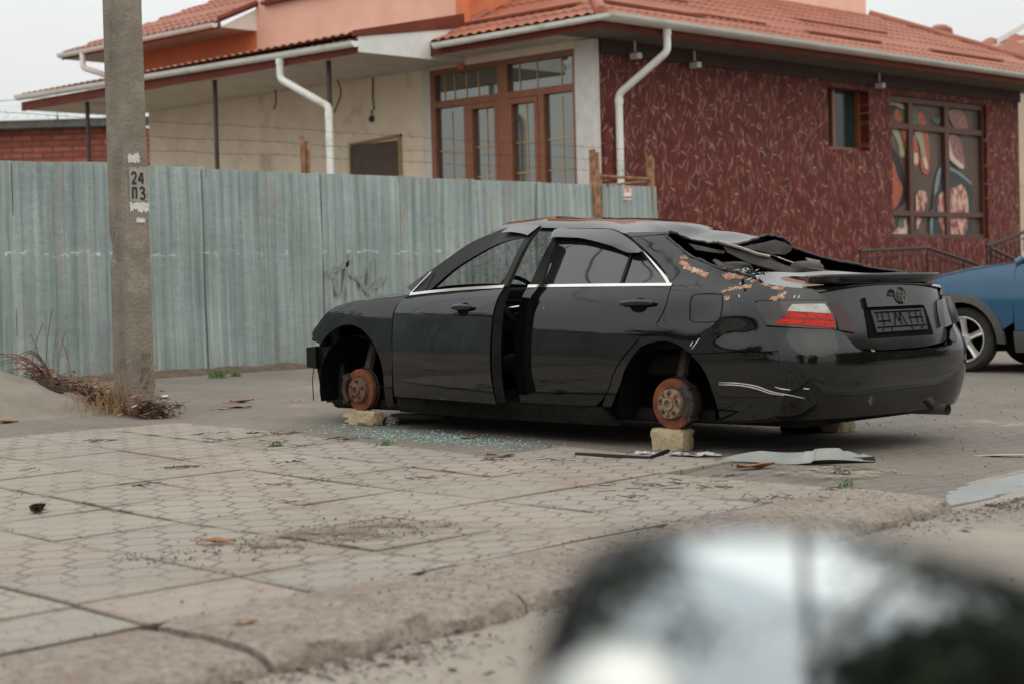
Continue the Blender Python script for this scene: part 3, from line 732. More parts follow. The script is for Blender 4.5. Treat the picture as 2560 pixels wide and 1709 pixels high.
strokes_mesh('faint_marks', fs, .010, pole, M_FAINT, .006)

# ================================================================ shop building
BX, BYW = 18.0, 15.9
shop = thing('shop_building', (BX, BYW, 0), 'shop with dark red marbled wall and red tiled hip roof', 'building')
SB = Vector((BX, BYW, 0))
def w(x, y, z): return (x - BX, y - BYW, z)
def wbox(mb, x0, y0, z0, x1, y1, z1): return mb.box(x0 - BX, y0 - BYW, z0, x1 - BX, y1 - BYW, z1)
# red wall with openings (small window, poster window)
mb = MB()
XR = 29.75; Z0, ZT = -.3, 4.45
def wall_pieces(mb, xa, xb, za, zb, holes, y0, y1):
    xs_ = sorted({xa, xb} | {h[0] for h in holes} | {h[2] for h in holes})
    for a, b_ in zip(xs_[:-1], xs_[1:]):
        hs_ = sorted([h for h in holes if h[0] <= a + 1e-6 and h[2] >= b_ - 1e-6], key=lambda h: h[1]); z = za
        for h in hs_:
            if h[1] > z: wbox(mb, a, y0, z, b_, y1, h[1])
            z = h[3]
        if z < zb: wbox(mb, a, y0, z, b_, y1, zb)
SW = (23.60, 3.08, 24.78, 4.06); PW = (25.45, 1.67, 28.58, 4.05)
wall_pieces(mb, BX + .10, XR, Z0, ZT, [SW, PW], BYW, BYW + .30)
mb.build('red_wall', M_RED, shop)
# shade under the eaves is a dark strip, built with the soffit
# white corner pilaster and left face around the big window
mb = MB(); wbox(mb, BX - .02, BYW - .03, -.3, BX + .10, 16.22, 4.35); mb.build('corner_pilaster', M_COLUMN, shop, bevel=.006)
mb = MB().lathe([(.14, 0), (.14, 3.35), (.12, 3.42), (.02, 3.46)], (0, 0, 1), w(18.28, 15.93, -.2), 20); mb.build('half_column', M_RED, shop, smooth=True)
mb = MB(); wbox(mb, BX, 16.22, -.3, BX + .25, 19.12, 1.6); mb.build('window_apron', M_CREAM, shop)
mb = MB(); wbox(mb, BX, 16.22, 4.25, BX + .25, 19.12, 4.45); mb.build('window_head', M_CREAM, shop)
mb = MB(); wbox(mb, BX, 19.14, -.3, BX + .25, 26.42, 4.40); mb.build('cream_wall', M_CREAM, shop)
mb = MB(); wbox(mb, BX - .015, 19.12, -.3, BX + .02, 19.30, 4.28); mb.build('reveal', M_COLUMN, shop)
# big brown framed window on the left face
win = MB(); X0w = BX + .02
def fbar(mb, ya, yb, za, zb, t=.05, dx=0): wbox(mb, BX - .01 - dx, min(ya, yb), za, BX + t, max(ya, yb), zb)
fbar(win, 16.22, 19.12, 4.17, 4.25); fbar(win, 19.02, 19.12, 1.6, 4.17); fbar(win, 16.22, 16.27, 1.6, 4.17)
fbar(win, 17.52, 17.72, 1.6, 4.17, dx=.004); fbar(win, 16.27, 17.52, 3.68, 3.78); fbar(win, 17.72, 19.02, 3.68, 3.78)
fbar(win, 18.30, 18.42, 1.6, 3.68); fbar(win, 16.82, 16.93, 1.6, 3.68)
fbar(win, 16.93, 17.0, 1.6, 3.60, dx=.012); fbar(win, 17.44, 17.52, 1.6, 3.60, dx=.012); fbar(win, 16.93, 17.52, 3.60, 3.675, dx=.012)
fbar(win, 17.72, 17.79, 1.6, 3.60, dx=.010); fbar(win, 18.24, 18.30, 1.6, 3.60, dx=.010); fbar(win, 17.72, 18.30, 3.60, 3.675, dx=.010)
wf = win.build('window', M_FRAME, shop, bevel=.004)
mb = MB(); wbox(mb, BX + .055, 16.22, 1.6, BX + .062, 19.12, 4.2); mb.build('pane', M_GLASSD, wf)
mb = MB()
for y in (18.65, 18.86, 18.15, 18.4, 17.32, 16.98, 16.52): wbox(mb, BX + .046, y - .008, 3.78, BX + .052, y + .008, 4.17)
for y in (18.72, 18.0, 17.2, 16.52): wbox(mb, BX + .046, y - .008, 1.6, BX + .052, y + .008, 3.62)
for z in (3.05, 2.62, 2.2):
    for a, b_ in ((18.44, 19.0), (17.8, 18.22), (17.02, 17.42), (16.29, 16.80)): wbox(mb, BX + .040, a, z - .008, BX + .0455, b_, z + .008)
mb.build('grille', M_GRILLE, wf)
# boarded hatch in the cream wall
mb = MB(); wbox(mb, BX - .03, 19.84, 1.9, BX + .01, 20.93, 3.28); mb.build('hatch', M_HATCH, shop)
mb = MB(); wbox(mb, BX - .04, 19.78, 1.9, BX + .01, 19.83, 3.32); wbox(mb, BX - .04, 20.94, 1.9, BX + .01, 20.97, 3.26)
mb.add([w(BX - .04, 19.78, 3.33), w(BX - .04, 20.97, 3.28), w(BX - .04, 20.97, 3.31), w(BX - .04, 19.78, 3.37), w(BX + .0, 19.78, 3.33), w(BX + .0, 20.97, 3.28), w(BX, 20.97, 3.31), w(BX, 19.78, 3.37)], [(0, 1, 2, 3), (4, 7, 6, 5), (0, 4, 5, 1), (3, 2, 6, 7)])
mb.build('hatch_frame', mat('ochre_foam_edge', (.30, .21, .10), (.40, .29, .15), 20, .9), shop)
# hanging cable ends
for pts in ([(20.98, 4.33), (20.9, 4.2), (20.88, 4.05), (20.97, 3.9), (21.06, 3.78)], [(22.5, 4.33), (22.48, 4.1), (22.55, 3.97)]):
    MB().tube([w(BX - .25, y, z) for y, z in resample(pts, 16)], .012, 5).build('cable_end', M_WIRE, shop)
MB().tube([w(BX - .02, y, z) for y, z in [(20.38, 4.30), (20.40, 3.95), (20.37, 3.80), (20.44, 3.77), (20.42, 3.70)]], .010, 5).build('cable_end', M_WIRE, shop)
mb = MB().lathe([(.0, 0), (.035, .01), (.04, .05), (.03, .09), (0, .10)], (0, 0, 1), w(BX - .03, 20.43, 3.60), 12); mb.build('lamp_socket', M_WIRE, shop, smooth=True)
# roof: pressed metal tile
RX0, RX1, RY0, RYT, RZ = 17.32, 32.3, 15.12, 18.5, 4.50; SLOPE = .437
def tile_h(u, v):
    """profile above the plane; u across, v up-slope metres"""
    a = .032 * (0.5 + 0.5 * math.cos(2 * math.pi * u / .183)); k = (v / .35) % 1.0
    return a + .034 * (1 - k) + .004
mb = MB(); G = []
nu = int((RX1 - RX0) / .0305); vs_ = []
v = 0
while v < RYT - RY0 + .001: vs_ += [v, v + .34]; v += .35
for i in range(nu + 1):
    x = RX0 + (RX1 - RX0) * i / nu; ym = min(RYT - RY0, x - RX0, RX1 - x); row = []
    for v in vs_:
        vv = min(v, ym); row.append(w(x, RY0 + vv, RZ + SLOPE * vv + tile_h(x, vv)))
    G.append(row)
mb.grid(G); mb.build('roof', M_TILE, shop, smooth=True, angle=30)
mb = MB(); G = []; nu = int((18.42 - RY0) / .0305)
for i in range(nu + 1):
    y = RY0 + (18.42 - RY0) * i / nu; xm = min(y - RY0, 3.3); row = []
    for v in vs_:
        vv = min(v, xm); row.append(w(RX0 + vv, y, RZ + SLOPE * vv + tile_h(y, vv)))
    G.append(row)
mb.grid(G); mb.build('roof', M_TILE, shop, smooth=True, angle=30)
for a, b_, nm in (((RX0 + .02, RY0 + .02, RZ + .05), (RX0 + 3.36, RYT, RZ + SLOPE * 3.38 + .05), 'hip_cap'), ((RX1 - .02, RY0 + .02, RZ + .05), (RX1 - 3.4, RYT, RZ + SLOPE * 3.38 + .05), 'hip_cap')):
    P = [Vector(a).lerp(Vector(b_), t / 8) for t in range(9)]
    mb = MB().tube([w(*p) for p in P], .085, 10); mb.build(nm, M_TILE, shop, smooth=True)
# rake trim at the left end of the roof, snow guards
P = [(RX0 + .05 + t * 1.2, 18.44, RZ + .06 + SLOPE * 1.2 * t) for t in (0, 1)]
mb = MB().tube([w(*p) for p in P], .05, 6); mb.build('rake_trim', M_TILE, shop)
def guard(x0, x1, v, front=True):
    mb = MB(); z = RZ + SLOPE * v + .05
    if front:
        a, b_ = w(x0, RY0 + v, z), w(x1, RY0 + v, z); up = Vector((0, .34, .34 * SLOPE - .075 + .015)); vu = Vector((0, -.02, .035))
    else:
        a, b_ = w(RX0 + v, x0, z), w(RX0 + v, x1, z); up = Vector((.34, 0, .34 * SLOPE - .075 + .015)); vu = Vector((-.02, 0, .035))
    a, b_ = Vector(a), Vector(b_)
    mb.add([a + vu, b_ + vu, b_ + up + vu * .6, a + up + vu * .6, a, b_], [(0, 1, 2, 3), (4, 5, 1, 0), (4, 0, 3), (5, 2, 1)])
    return mb.build('snow_guard', M_TILE, shop)
for a, b_, v in ((18.15, 20.3, .62), (20.35, 21.9, .72), (23.0, 25.0, .66), (26.6, 29.0, .66), (18.8, 21, 1.5), (24.0, 26.6, 1.55)): guard(a, b_, v)
for a, b_, v in ((16.1, 18.3, .62),): guard(a, b_, v, False)
# eaves: soffit, fascia, gutters
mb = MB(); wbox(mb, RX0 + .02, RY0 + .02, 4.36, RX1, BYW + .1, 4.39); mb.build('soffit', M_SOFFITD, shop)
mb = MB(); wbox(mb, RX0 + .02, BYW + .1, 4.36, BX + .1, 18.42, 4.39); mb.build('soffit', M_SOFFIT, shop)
mb = MB(); wbox(mb, RX0, RY0, 4.34, RX1, RY0 + .025, 4.52); wbox(mb, RX0, RY0 + .025, 4.34, RX0 + .025, 18.43, 4.52); mb.build('fascia', M_FASCIA, shop)
M_SHADEB = mat('eave_shade_paint', (.045, .022, .018), (.07, .035, .028), 5, .7)
mb = MB(); wbox(mb, BX + .12, BYW - .05, 4.16, XR, BYW - .004, 4.36); mb.build('eave_shade_strip', M_SHADEB, shop)  # dark strip standing in for the shade under the soffit
def gutter(pts, r, par, name='gutter'):
    """half round gutter with a rolled lip along pts"""
    mb = MB(); rings = []
    P = [Vector(p) for p in pts]
    for i, p in enumerate(P):
        d = (P[min(i + 1, len(P) - 1)] - P[max(i - 1, 0)]).normalized(); s = d.cross(Vector((0, 0, 1))).normalized()
        if 0 < i < len(P) - 1:
            d0 = (P[i] - P[i - 1]).normalized(); k = 1 / max(.3, abs(d0.cross(Vector((0, 0, 1))).normalized().dot(s)))
        else: k = 1
        ring = [p + s * (r * math.cos(a) * k) + Vector((0, 0, -r * math.sin(a))) for a in np.linspace(0, math.pi, 15)]
        ring = [ring[0] + Vector((0, 0, .012)) + s * .010] + ring + [ring[-1] + Vector((0, 0, .012)) - s * .010]
        ring += [q - (q - p).normalized() * .006 for q in ring[::-1]]
        rings.append(ring)
    n = len(rings[0]); mb.add([q for rg in rings for q in rg], [(i * n + k, i * n + (k + 1) % n, (i + 1) * n + (k + 1) % n, (i + 1) * n + k) for i in range(len(P) - 1) for k in range(n)])
    for e, p in ((0, P[0]), (-1, P[-1])):
        b0 = len(mb.v); mb.add(rings[e][:n // 2], [tuple(range(n // 2))])
    o = mb.build(name, M_GUTTER, par, smooth=True, angle=45)
    for a, b_ in zip(P[:-1], P[1:]):
        L_ = (b_ - a).length; k = max(1, int(L_ / .82)); d = (b_ - a).normalized(); s = d.cross(Vector((0, 0, 1))).normalized()
        for q in range(k):
            c = a + d * (L_ * (q + .5) / k)
            for dd in (0,):
                ring0 = [c - d * .016 + s * ((r + .006) * math.cos(t)) + Vector((0, 0, -(r + .006) * math.sin(t))) for t in np.linspace(-.12, math.pi + .12, 14)]
                ring1 = [p + d * .032 for p in ring0]; MB().grid([ring0, ring1]).build('gutter_bracket', M_GUTTER, o, smooth=True)
    return o
gutter([w(17.24, 18.2, 4.475), w(17.24, 15.04, 4.49), w(32.4, 15.04, 4.49)], .066, shop)
def pipe(pts, r, par, collars=()):
    mb = MB().tube(resample(pts, 40) if False else pts, r, 12)
    for p, d in collars:
        mb.tube([Vector(p) - Vector(d) * .04, Vector(p) + Vector(d) * .04], r + .008, 12)
    return mb.build('downpipe', M_GUTTER, par, smooth=True, angle=50)
def rounded(pts, rad=.07, n=5):
    P = [Vector(p) for p in pts]; o = [P[0]]
    for i in range(1, len(P) - 1):
        a = (P[i - 1] - P[i]); b_ = (P[i + 1] - P[i]); ra = min(rad, a.length * .45, b_.length * .45); a.normalize(); b_.normalize()
        s, e = P[i] + a * ra, P[i] + b_ * ra
        for k in range(n + 1):
            t = k / n; o.append(s * (1 - t) ** 2 + P[i] * 2 * t * (1 - t) + e * t * t)
    o.append(P[-1]); return o
pipe(rounded([w(18.55, 15.04, 4.44), w(18.55, 15.04, 4.12), w(18.32, 15.72, 3.60), w(18.32, 15.72, -.2)]), .052, shop, [(w(18.55, 15.04, 4.38), (0, 0, 1)), (w(18.32, 15.72, 3.5), (0, 0, 1)), (w(18.32, 15.72, 2.3), (0, 0, 1))])
# security cameras under the eaves
for (x, y, z, m_) in ((18.72, 15.75, 4.14, M_WHITE), (20.1, 15.8, 4.12, M_WHITE), (24.95, 15.8, 4.14, M_WHITE)):
    mb = MB().tube([w(x, y, z + .22), w(x, y, z + .07)], .018, 6); wbox(mb, x - .05, y - .09, z - .03, x + .05, y + .06, z + .05)
    mb.build('security_camera', m_, shop, bevel=.015)
# upper storey
mb = MB(); wbox(mb, BX - .004, 18.5, 4.42, 28.8, 23.25, 8.2); mb.build('upper_storey', M_SALMON, shop)
mb = MB(); wbox(mb, BX + .0, 18.494, 4.15, 19.6, 18.499, 8.0); mb.build('orange_return', M_ORANGE, shop)
mb = MB(); wbox(mb, BX - .03, 18.38, 4.20, BX + .12, 18.5, 8.0); mb.build('corner_strip', M_ORANGE, shop)
mb = MB(); wbox(mb, BX - .05, 21.2, 5.78, BX - .005, 22.95, 7.2); f_ = mb.build('window', M_FRAME, shop); mb = MB(); wbox(mb, BX - .056, 21.3, 5.86, BX - .051, 22.85, 7.1); mb.build('pane', M_GLASSD, f_)
mb = MB(); wbox(mb, BX - .10, 21.15, 5.72, BX - .006, 23.0, 5.78); mb.build('sill', M_FASCIA, shop)
pipe([w(18.35, 18.3, 7.5), w(18.35, 18.3, 5.25)], .05, shop)
# rear wing with its own roof on the left
mb = MB(); wbox(mb, BX - .004, 23.25, 4.42, 24, 26.6, 5.40); mb.build('wing_wall', M_ORANGE, shop)
mb = MB(); G = []; n_ = 150
for i in range(n_ + 1):
    y = 23.25 + (28.0 - 23.25) * i / n_; row = []
    xm = min(4.5, max(0., (28.0 - y)) * 1.35)
    for v in vs_:
        vv = min(v, xm); row.append(w(17.25 + vv, y, 5.42 + .43 * vv + tile_h(y, vv)))
    G.append(row)
mb.grid(G); mb.build('wing_roof', M_TILE, shop, smooth=True, angle=30)
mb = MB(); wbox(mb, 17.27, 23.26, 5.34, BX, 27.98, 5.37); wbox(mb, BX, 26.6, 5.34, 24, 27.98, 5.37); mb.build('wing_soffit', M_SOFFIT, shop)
mb = MB(); wbox(mb, 17.25, 23.25, 5.33, 17.275, 28.0, 5.46); mb.build('fascia', M_FASCIA, shop)
mb = MB().add([w(17.25, 23.24, 5.34), w(18.0, 23.24, 5.34), w(18.0, 23.24, 5.70)], [(0, 1, 2)]); mb.build('gable_board', M_WHITE, shop)
mb = MB().tube([w(17.22, 23.22, 5.46), w(18.02, 23.22, 5.80)], .05, 4); mb.build('rake_trim', M_FASCIA, shop)
gutter([w(17.18, 27.95, 5.41), w(17.18, 23.28, 5.39)], .062, shop)
pipe(rounded([w(17.18, 27.2, 5.37), w(17.18, 27.2, 5.10), w(17.75, 26.75, 4.85)]), .05, shop)
# awning over the yard
AX, AY0, AY1 = 15.96, 18.38, 27.2
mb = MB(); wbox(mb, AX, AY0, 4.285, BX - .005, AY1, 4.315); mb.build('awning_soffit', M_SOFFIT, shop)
mb = MB(); G = []
for i in range(int((AY1 - AY0) / .0305) + 1):
    y = AY0 - .02 + .0305 * i; row = []
    for v in np.arange(0, 2.2, .35):
        for vv in (v, v + .34): row.append(w(AX - .05 + min(vv, 2.08), y, 4.50 + .20 * min(vv, 2.08) + tile_h(y, vv)))
    G.append(row)
mb.grid(G); mb.build('awning_roof', M_TILE, shop, smooth=True, angle=30)
mb = MB(); wbox(mb, AX - .02, AY0, 4.265, AX, AY1, 4.42); mb.build('fascia', M_FASCIA, shop)
mb = MB().add([w(AX, AY0 - .004, 4.29), w(BX, AY0 - .004, 4.29), w(BX, AY0 - .004, 4.80), w(AX, AY0 - .004, 4.50)], [(0, 1, 2, 3)]); mb.build('awning_gable', M_WHITE, shop)
mb = MB().add([w(AX - .06, AY0 - .03, 4.50), w(BX - .01, AY0 - .03, 4.80), w(BX - .01, AY0 - .03, 5.0), w(AX - .06, AY0 - .03, 4.58), w(AX - .06, AY0 + .05, 4.50), w(BX - .01, AY0 + .05, 4.80), w(BX - .01, AY0 + .05, 5.0), w(AX - .06, AY0 + .05, 4.58)], [(0, 1, 2, 3), (4, 7, 6, 5), (3, 2, 6, 7), (0, 4, 5, 1), (0, 3, 7, 4)]); mb.build('rake_trim', M_FASCIA, shop)
gutter([w(15.9, 27.25, 4.52), w(15.9, 18.36, 4.42)], .072, shop)
pipe(rounded([w(15.9, 20.02, 4.37), w(15.9, 20.02, 4.08), w(16.08, 19.18, 3.62), w(16.08, 19.18, .2)]), .055, shop, [(w(15.9, 20.02, 4.33), (0, 0, 1)), (w(16.08, 19.18, 3.5), (0, 0, 1))])
for y in (19.3, 22.0, 25.55):
    MB().tube([w(16.2, y, .1), w(16.2, y, 4.29)], .036, 10).build('awning_post', M_POST, shop, smooth=True)
# windows of the red wall
wn = MB()
for (xa, za, xb, zb) in ((23.6, 3.08, 24.78, 3.14), (23.6, 3.14, 23.66, 4.06), (24.72, 3.14, 24.78, 4.06), (23.98, 3.14, 24.05, 4.06)): wbox(wn, xa, BYW + .17, za, xb, BYW + .24, zb)
o_ = wn.build('window', M_FRAME, shop)
mb = MB(); wbox(mb, 23.6, BYW + .245, 3.08, 24.78, BYW + .25, 4.06); mb.build('pane', mat('dull_window_glass', (.012, .024, .023), (.025, .042, .04), 2, .12, ior=1.5), o_)
mb = MB(); wbox(mb, 23.7, BYW + .30, 3.1, 24.0, BYW + .31, 4.0); mb.build('curtain', M_SOFFIT, o_)
# poster window: printed meat and vegetables behind a brown frame
px0, pz0, px1, pz1 = PW
pw = MB(); 
for (xa, za, xb, zb, dy) in ((px0, pz0, px1, pz0 + .07, 0), (px0, pz1 - .1, px1, pz1, 0), (px0, pz0, px0 + .04, pz1, .002), (px1 - .05, pz0, px1, pz1, .002), (26.08, pz0, 26.21, pz1, .004), (27.25, pz0, 27.39, pz1, .004), (px0, 3.50, px1, 3.60, -.003), (px0, 2.04, px1, 2.13, -.003)): wbox(pw, xa, BYW + .06 - dy, za, xb, BYW + .12, zb)
o_ = pw.build('poster_window', mat('dark_brown_frame', (.085, .034, .02), (.12, .05, .03), 6, .5), shop, bevel=.006)
PYF = BYW + .135
mb = MB(); wbox(mb, px0, PYF, pz0, px1, PYF + .01, pz1); poster = mb.build('poster', mat('poster_board', (.085, .055, .042), (.125, .085, .066), 3, .5, stretch=(1, 1, .25)), o_, label='printed picture of raw meat and vegetables')
M_MEAT = mat('meat_print', (.30, .045, .035), (.66, .44, .36), 9, .5, lo=.44, hi=.54, stretch=(1, 1, .55))
M_MEAT2 = mat('pale_meat_print', (.24, .08, .065), (.36, .19, .155), 11, .5)
M_CARROT = mat('carrot_print', (.36, .075, .03), (.50, .14, .06), 7, .5)
M_LEEK = mat('leek_print', (.40, .36, .25), (.30, .33, .2), 8, .5); M_HERB = mat('herb_print', (.05, .12, .06), (.10, .20, .10), 10, .5)
M_PAN = mat('pan_print', (.018, .028, .03), (.035, .048, .05), 4, .45); M_PANL = mat('pan_light_print', (.16, .22, .22), (.25, .31, .31), 5, .45)
M_MINCE = mat('mince_print', (.30, .05, .022), (.52, .13, .07), 16, .5); M_BLK = mat('black_print', (.012, .012, .012), (.02, .018, .017), 6, .5)
M_FATP = mat('fat_print', (.58, .46, .39), (.68, .58, .5), 14, .5)
_lay = [0]
def print_(name, pts, m_):
    """outline in (across, down) units of the poster, 0..1105 down"""
    _lay[0] += 1
    P = [(px0 + ((x / 3.015 + 2180 - 2223) / 227) * (28.23 - px0), pz0 + .03 + (1205 - y) / 1105 * (pz1 - pz0 - .08)) for x, y in pts]
    P = [tuple(p) for p in resample(P + P[:1], 40)][:-1]
    mb = MB().poly([w(min(max(x, px0 + .02), px1 - .02), PYF - .0010 * _lay[0], z) for x, z in P]); mb.build(name, m_, poster)
print_('dark_bowl', [(135, 150), (180, 140), (260, 170), (290, 200), (200, 215), (140, 290)], M_BLK)
print_('board_edge', [(130, 105), (250, 125), (295, 170), (290, 200), (230, 155), (140, 135)], M_LEEK)
print_('tomato', [(210, 190), (240, 180), (268, 260), (232, 280), (205, 240)], M_CARROT); print_('herb', [(250, 170), (297, 180), (297, 275), (265, 245)], M_HERB)
print_('dark_board', [(138, 440), (220, 540), (268, 700), (285, 890), (230, 970), (140, 970)], M_BLK)
print_('mince', [(136, 540), (190, 610), (220, 720), (255, 800), (245, 870), (205, 965), (140, 968)], M_MINCE)
print_('tomato', [(135, 345), (165, 370), (165, 420), (140, 450)], M_CARROT)
print_('leek', [(180, 345), (230, 345), (276, 520), (266, 562), (240, 550), (228, 460)], M_LEEK)
print_('carrot', [(245, 345), (305, 345), (302, 570), (280, 480)], M_CARROT); print_('carrot_shine', [(275, 350), (295, 350), (300, 430), (285, 420)], M_FATP)
print_('bacon', [(155, 1208), (200, 1150), (260, 1080), (280, 1015), (312, 1010), (318, 1110), (262, 1205)], M_MEAT); print_('bacon_fat', [(170, 1206), (240, 1150), (300, 1100), (312, 1130), (255, 1206)], M_FATP)
print_('herb', [(210, 1095), (235, 1048), (262, 1080), (242, 1135), (214, 1122)], M_HERB)
print_('herb', [(343, 150), (375, 180), (382, 290), (343, 300)], M_HERB); print_('carrot', [(380, 190), (425, 195), (460, 360), (470, 500), (462, 670), (430, 692), (400, 640), (392, 400)], M_CARROT)
print_('leek', [(348, 350), (405, 345), (432, 480), (442, 560), (420, 565), (388, 450)], M_LEEK); print_('carrot', [(343, 375), (366, 400), (387, 560), (370, 622), (343, 612)], M_CARROT)
print_('carrot_shine', [(348, 520), (376, 530), (376, 600), (348, 600)], M_FATP); print_('carrot_shine', [(412, 560), (440, 560), (455, 640), (430, 640)], M_FATP)
print_('herb', [(490, 230), (560, 212), (546, 262), (500, 252)], M_HERB)
print_('steak', [(352, 870), (385, 826), (430, 838), (442, 900), (420, 970), (400, 1040), (372, 1125), (354, 1130)], M_MEAT)
print_('pan', [(550, 618), (610, 612), (700, 655), (805, 735), (808, 970), (785, 1195), (466, 1195), (478, 950), (508, 780)], M_PAN)
print_('pan_rim', [(538, 640), (557, 640), (532, 800), (498, 860), (513, 720)], M_PANL); print_('pan_rim', [(620, 618), (700, 652), (804, 732), (802, 756), (700, 678), (610, 634)], M_PANL); print_('pan_rim', [(468, 1000), (484, 1000), (476, 1190), (460, 1190)], M_PANL)
print_('steak', [(604, 812), (680, 782), (732, 766), (772, 870), (778, 1000), (762, 1130), (732, 1192), (642, 1192), (608, 1080)], M_MEAT)
print_('steak', [(518, 900), (545, 848), (575, 860), (578, 1192), (552, 1172), (530, 1050)], M_MEAT)
print_('chop', [(622, 150), (690, 132), (762, 170), (792, 300), (782, 348), (700, 332), (640, 230)], M_MEAT2)
print_('chop', [(598, 358), (700, 362), (746, 520), (752, 600), (722, 632), (640, 572), (603, 450)], M_MEAT2); print_('chop_fat', [(603, 368), (624, 368), (660, 520), (744, 600), (726, 626), (640, 562), (604, 460)], M_FATP)
print_('herb', [(592, 228), (620, 248), (694, 334), (650, 328)], M_HERB)
# ---- stairs and railings before the poster window
stairs = thing('entrance_steps', (26.3, 15.2, 0), 'stepped concrete landing against the red wall below the poster window', 'steps')
mb = MB()
mb.box(-2.7, -.55, -.2, .2, .68, .55)
for i in range(4): mb.box(.2 + .3 * i, -.55, -.2, .5 + .3 * i, .68, .55 - .13 * (i + 1))
mb.build('step_block', M_CONC, stairs, bevel=.008)
def railing(name, P, zb, label, every=.11, group=None):
    """P: top-rail polyline; balusters drop to zb below"""
    t = thing(name, P[0], label, 'railing', group); o0 = Vector(P[0]); P = [Vector(p) - o0 for p in P]
    MB().tube(P, .028, 6).build('handrail', M_BLACKIRON, t)
    MB().tube([p - Vector((0, 0, .10)) for p in P], .012, 5).build('midrail', M_BLACKIRON, t); MB().tube([p - Vector((0, 0, zb - .06)) for p in P], .012, 5).build('bottom_rail', M_BLACKIRON, t)
    for p in P: MB().tube([p, p - Vector((0, 0, zb))], .020, 6).build('post', M_BLACKIRON, t)
    for a, b_ in zip(P[:-1], P[1:]):
        n = max(2, int((b_ - a).length / every))
        for k in range(1, n):
            c = a.lerp(b_, k / n); MB().tube([c - Vector((0, 0, .10)), c - Vector((0, 0, zb - .06))], .011, 4, cap=False).build('baluster', M_BLACKIRON, t)
    return t
RP = {}

railing('stair_railing', [(23.36, 15.2, 1.43), (25.33, 15.2, 1.48), (26.49, 15.2, 1.28), (27.86, 15.2, .99)], .92, 'black iron railing level along the landing then dropping to the right', .17)
railing('stair_railing', [(26.45, 14.75, 1.49), (28.2, 14.75, 1.82), (29.6, 14.75, 2.08)], .95, 'black iron railing climbing to the right behind the blue car', .15)
railing('stair_railing', [(26.47, 14.70, 1.46), (27.7, 14.70, 1.16), (28.6, 14.70, .95)], .75, 'low black iron railing falling to the right under the climbing one', .15)
o = MB().box(-.03, -.03, 0, .03, .03, 1.6).build('yellow_post', mat('ochre_paint', (.50, .31, .12), (.58, .38, .17), 8, .6), loc=(27.0, 14.2, .1)); tag(o, 'ochre yellow square post behind the blue car roof', 'post')

# ================================================================ houses beyond
bb = thing('brick_outbuilding', (24.0, 40.0, 0), 'low red brick outbuilding with grey sheet roof far left behind the fence', 'building')
# a long wall square to the view, its eave line and roof rising behind
e0, e1 = Vector((19.5, 45.0, 0)), Vector((25.7, 38.1, 0)); o0 = Vector((24, 40, 0)); dv_ = (e1 - e0).normalized(); nv_ = Vector((dv_.y, -dv_.x, 0)); 
if nv_.dot(Vector((-1, -1, 0))) < 0: nv_ = -nv_
def wp_(t, d, z): p = e0 + dv_ * t - nv_ * d - o0; return (p.x, p.y, z)
Lb = (e1 - e0).length
MB().add([wp_(0, 0, -.2), wp_(Lb, 0, -.2), wp_(Lb, 0, 5.42), wp_(0, 0, 5.42), wp_(0, 6, -.2), wp_(Lb, 6, -.2), wp_(Lb, 6, 5.42), wp_(0, 6, 5.42)], [(0, 1, 2, 3), (1, 5, 6, 2), (4, 0, 3, 7), (4, 7, 6, 5)]).build('brick_wall', M_BRICKW, bb, uvf=lambda co, n: (Vector((co.x, co.y, 0)).dot(dv_), co.z))
MB().add([wp_(-.4, -.35, 5.40), wp_(Lb + .4, -.35, 5.40), wp_(Lb + .4, -.35, 5.60), wp_(-.4, -.35, 5.60), wp_(-.4, .1, 5.40), wp_(Lb + .4, .1, 5.40), wp_(Lb + .4, .1, 5.65), wp_(-.4, .1, 5.65)], [(0, 1, 2, 3), (0, 4, 5, 1), (3, 2, 6, 7)]).build('eave_board', M_DARKEDGE, bb)
mb = MB(); G = []
for i in range(120):
    t = -.5 + (Lb + 1) * i / 119; G.append([wp_(t, -.45 + d, 5.66 + d * .17 + .02 * math.sin(i * 2.1)) for d in (0, 1.5, 3, 6)])
mb.grid(G).build('roof', M_SLATE, bb, smooth=True)
mb = MB(); 
for t in (4.2, 5.5, 7.2, 8.8): mb.tube([wp_(t, -.2, 5.5), wp_(t, -.2, 6.25)], .025, 5)
mb.tube([wp_(1.5, -.2, 5.80), wp_(4.2, -.2, 6.05), wp_(9.5, -.2, 6.3)], .018, 5)
mb.build('rail', M_SLATE, bb)
rb = Vector((34, 18, 0))
rh = thing('neighbour_house', rb, 'neighbouring house with tiled roof and pale gable at the far right', 'building')
def r_(x, y, z): return (x - rb.x, y - rb.y, z)
MB().box(.7, -1, -.2, 8, 4, 6.0).build('wall', M_CREAM, rh)
mb = MB(); G = []
for i in range(40):
    y = 16.2 + 4.6 * i / 39; G.append([r_(33.9 + d, y, 5.55 + .55 * d + .05 * math.sin(i * 1.25) + .03 * (j % 2)) for j, d in enumerate((0, .34, .35, .69, .7, 1.04, 1.05))])
mb.grid(G).build('roof', M_TILE, rh, smooth=True)
MB().add([r_(34.75, 19.05, 6.12), r_(35.6, 17.7, 6.95), r_(35.6, 17.7, 6.80), r_(34.75, 19.05, 6.0), r_(34.85, 19.15, 6.12), r_(35.7, 17.8, 6.95), r_(35.7, 17.8, 6.80), r_(34.85, 19.15, 6.0)], [(0, 1, 2, 3), (4, 7, 6, 5), (0, 4, 5, 1), (3, 2, 6, 7)]).build('bargeboard', M_WHITE, rh)
MB().add([r_(34.85, 18.95, 5.95), r_(35.6, 17.75, 6.78), r_(35.6, 17.75, 5.2), r_(35.1, 18.5, 5.6)], [(0, 1, 2, 3)]).build('gable', M_COLUMN, rh)
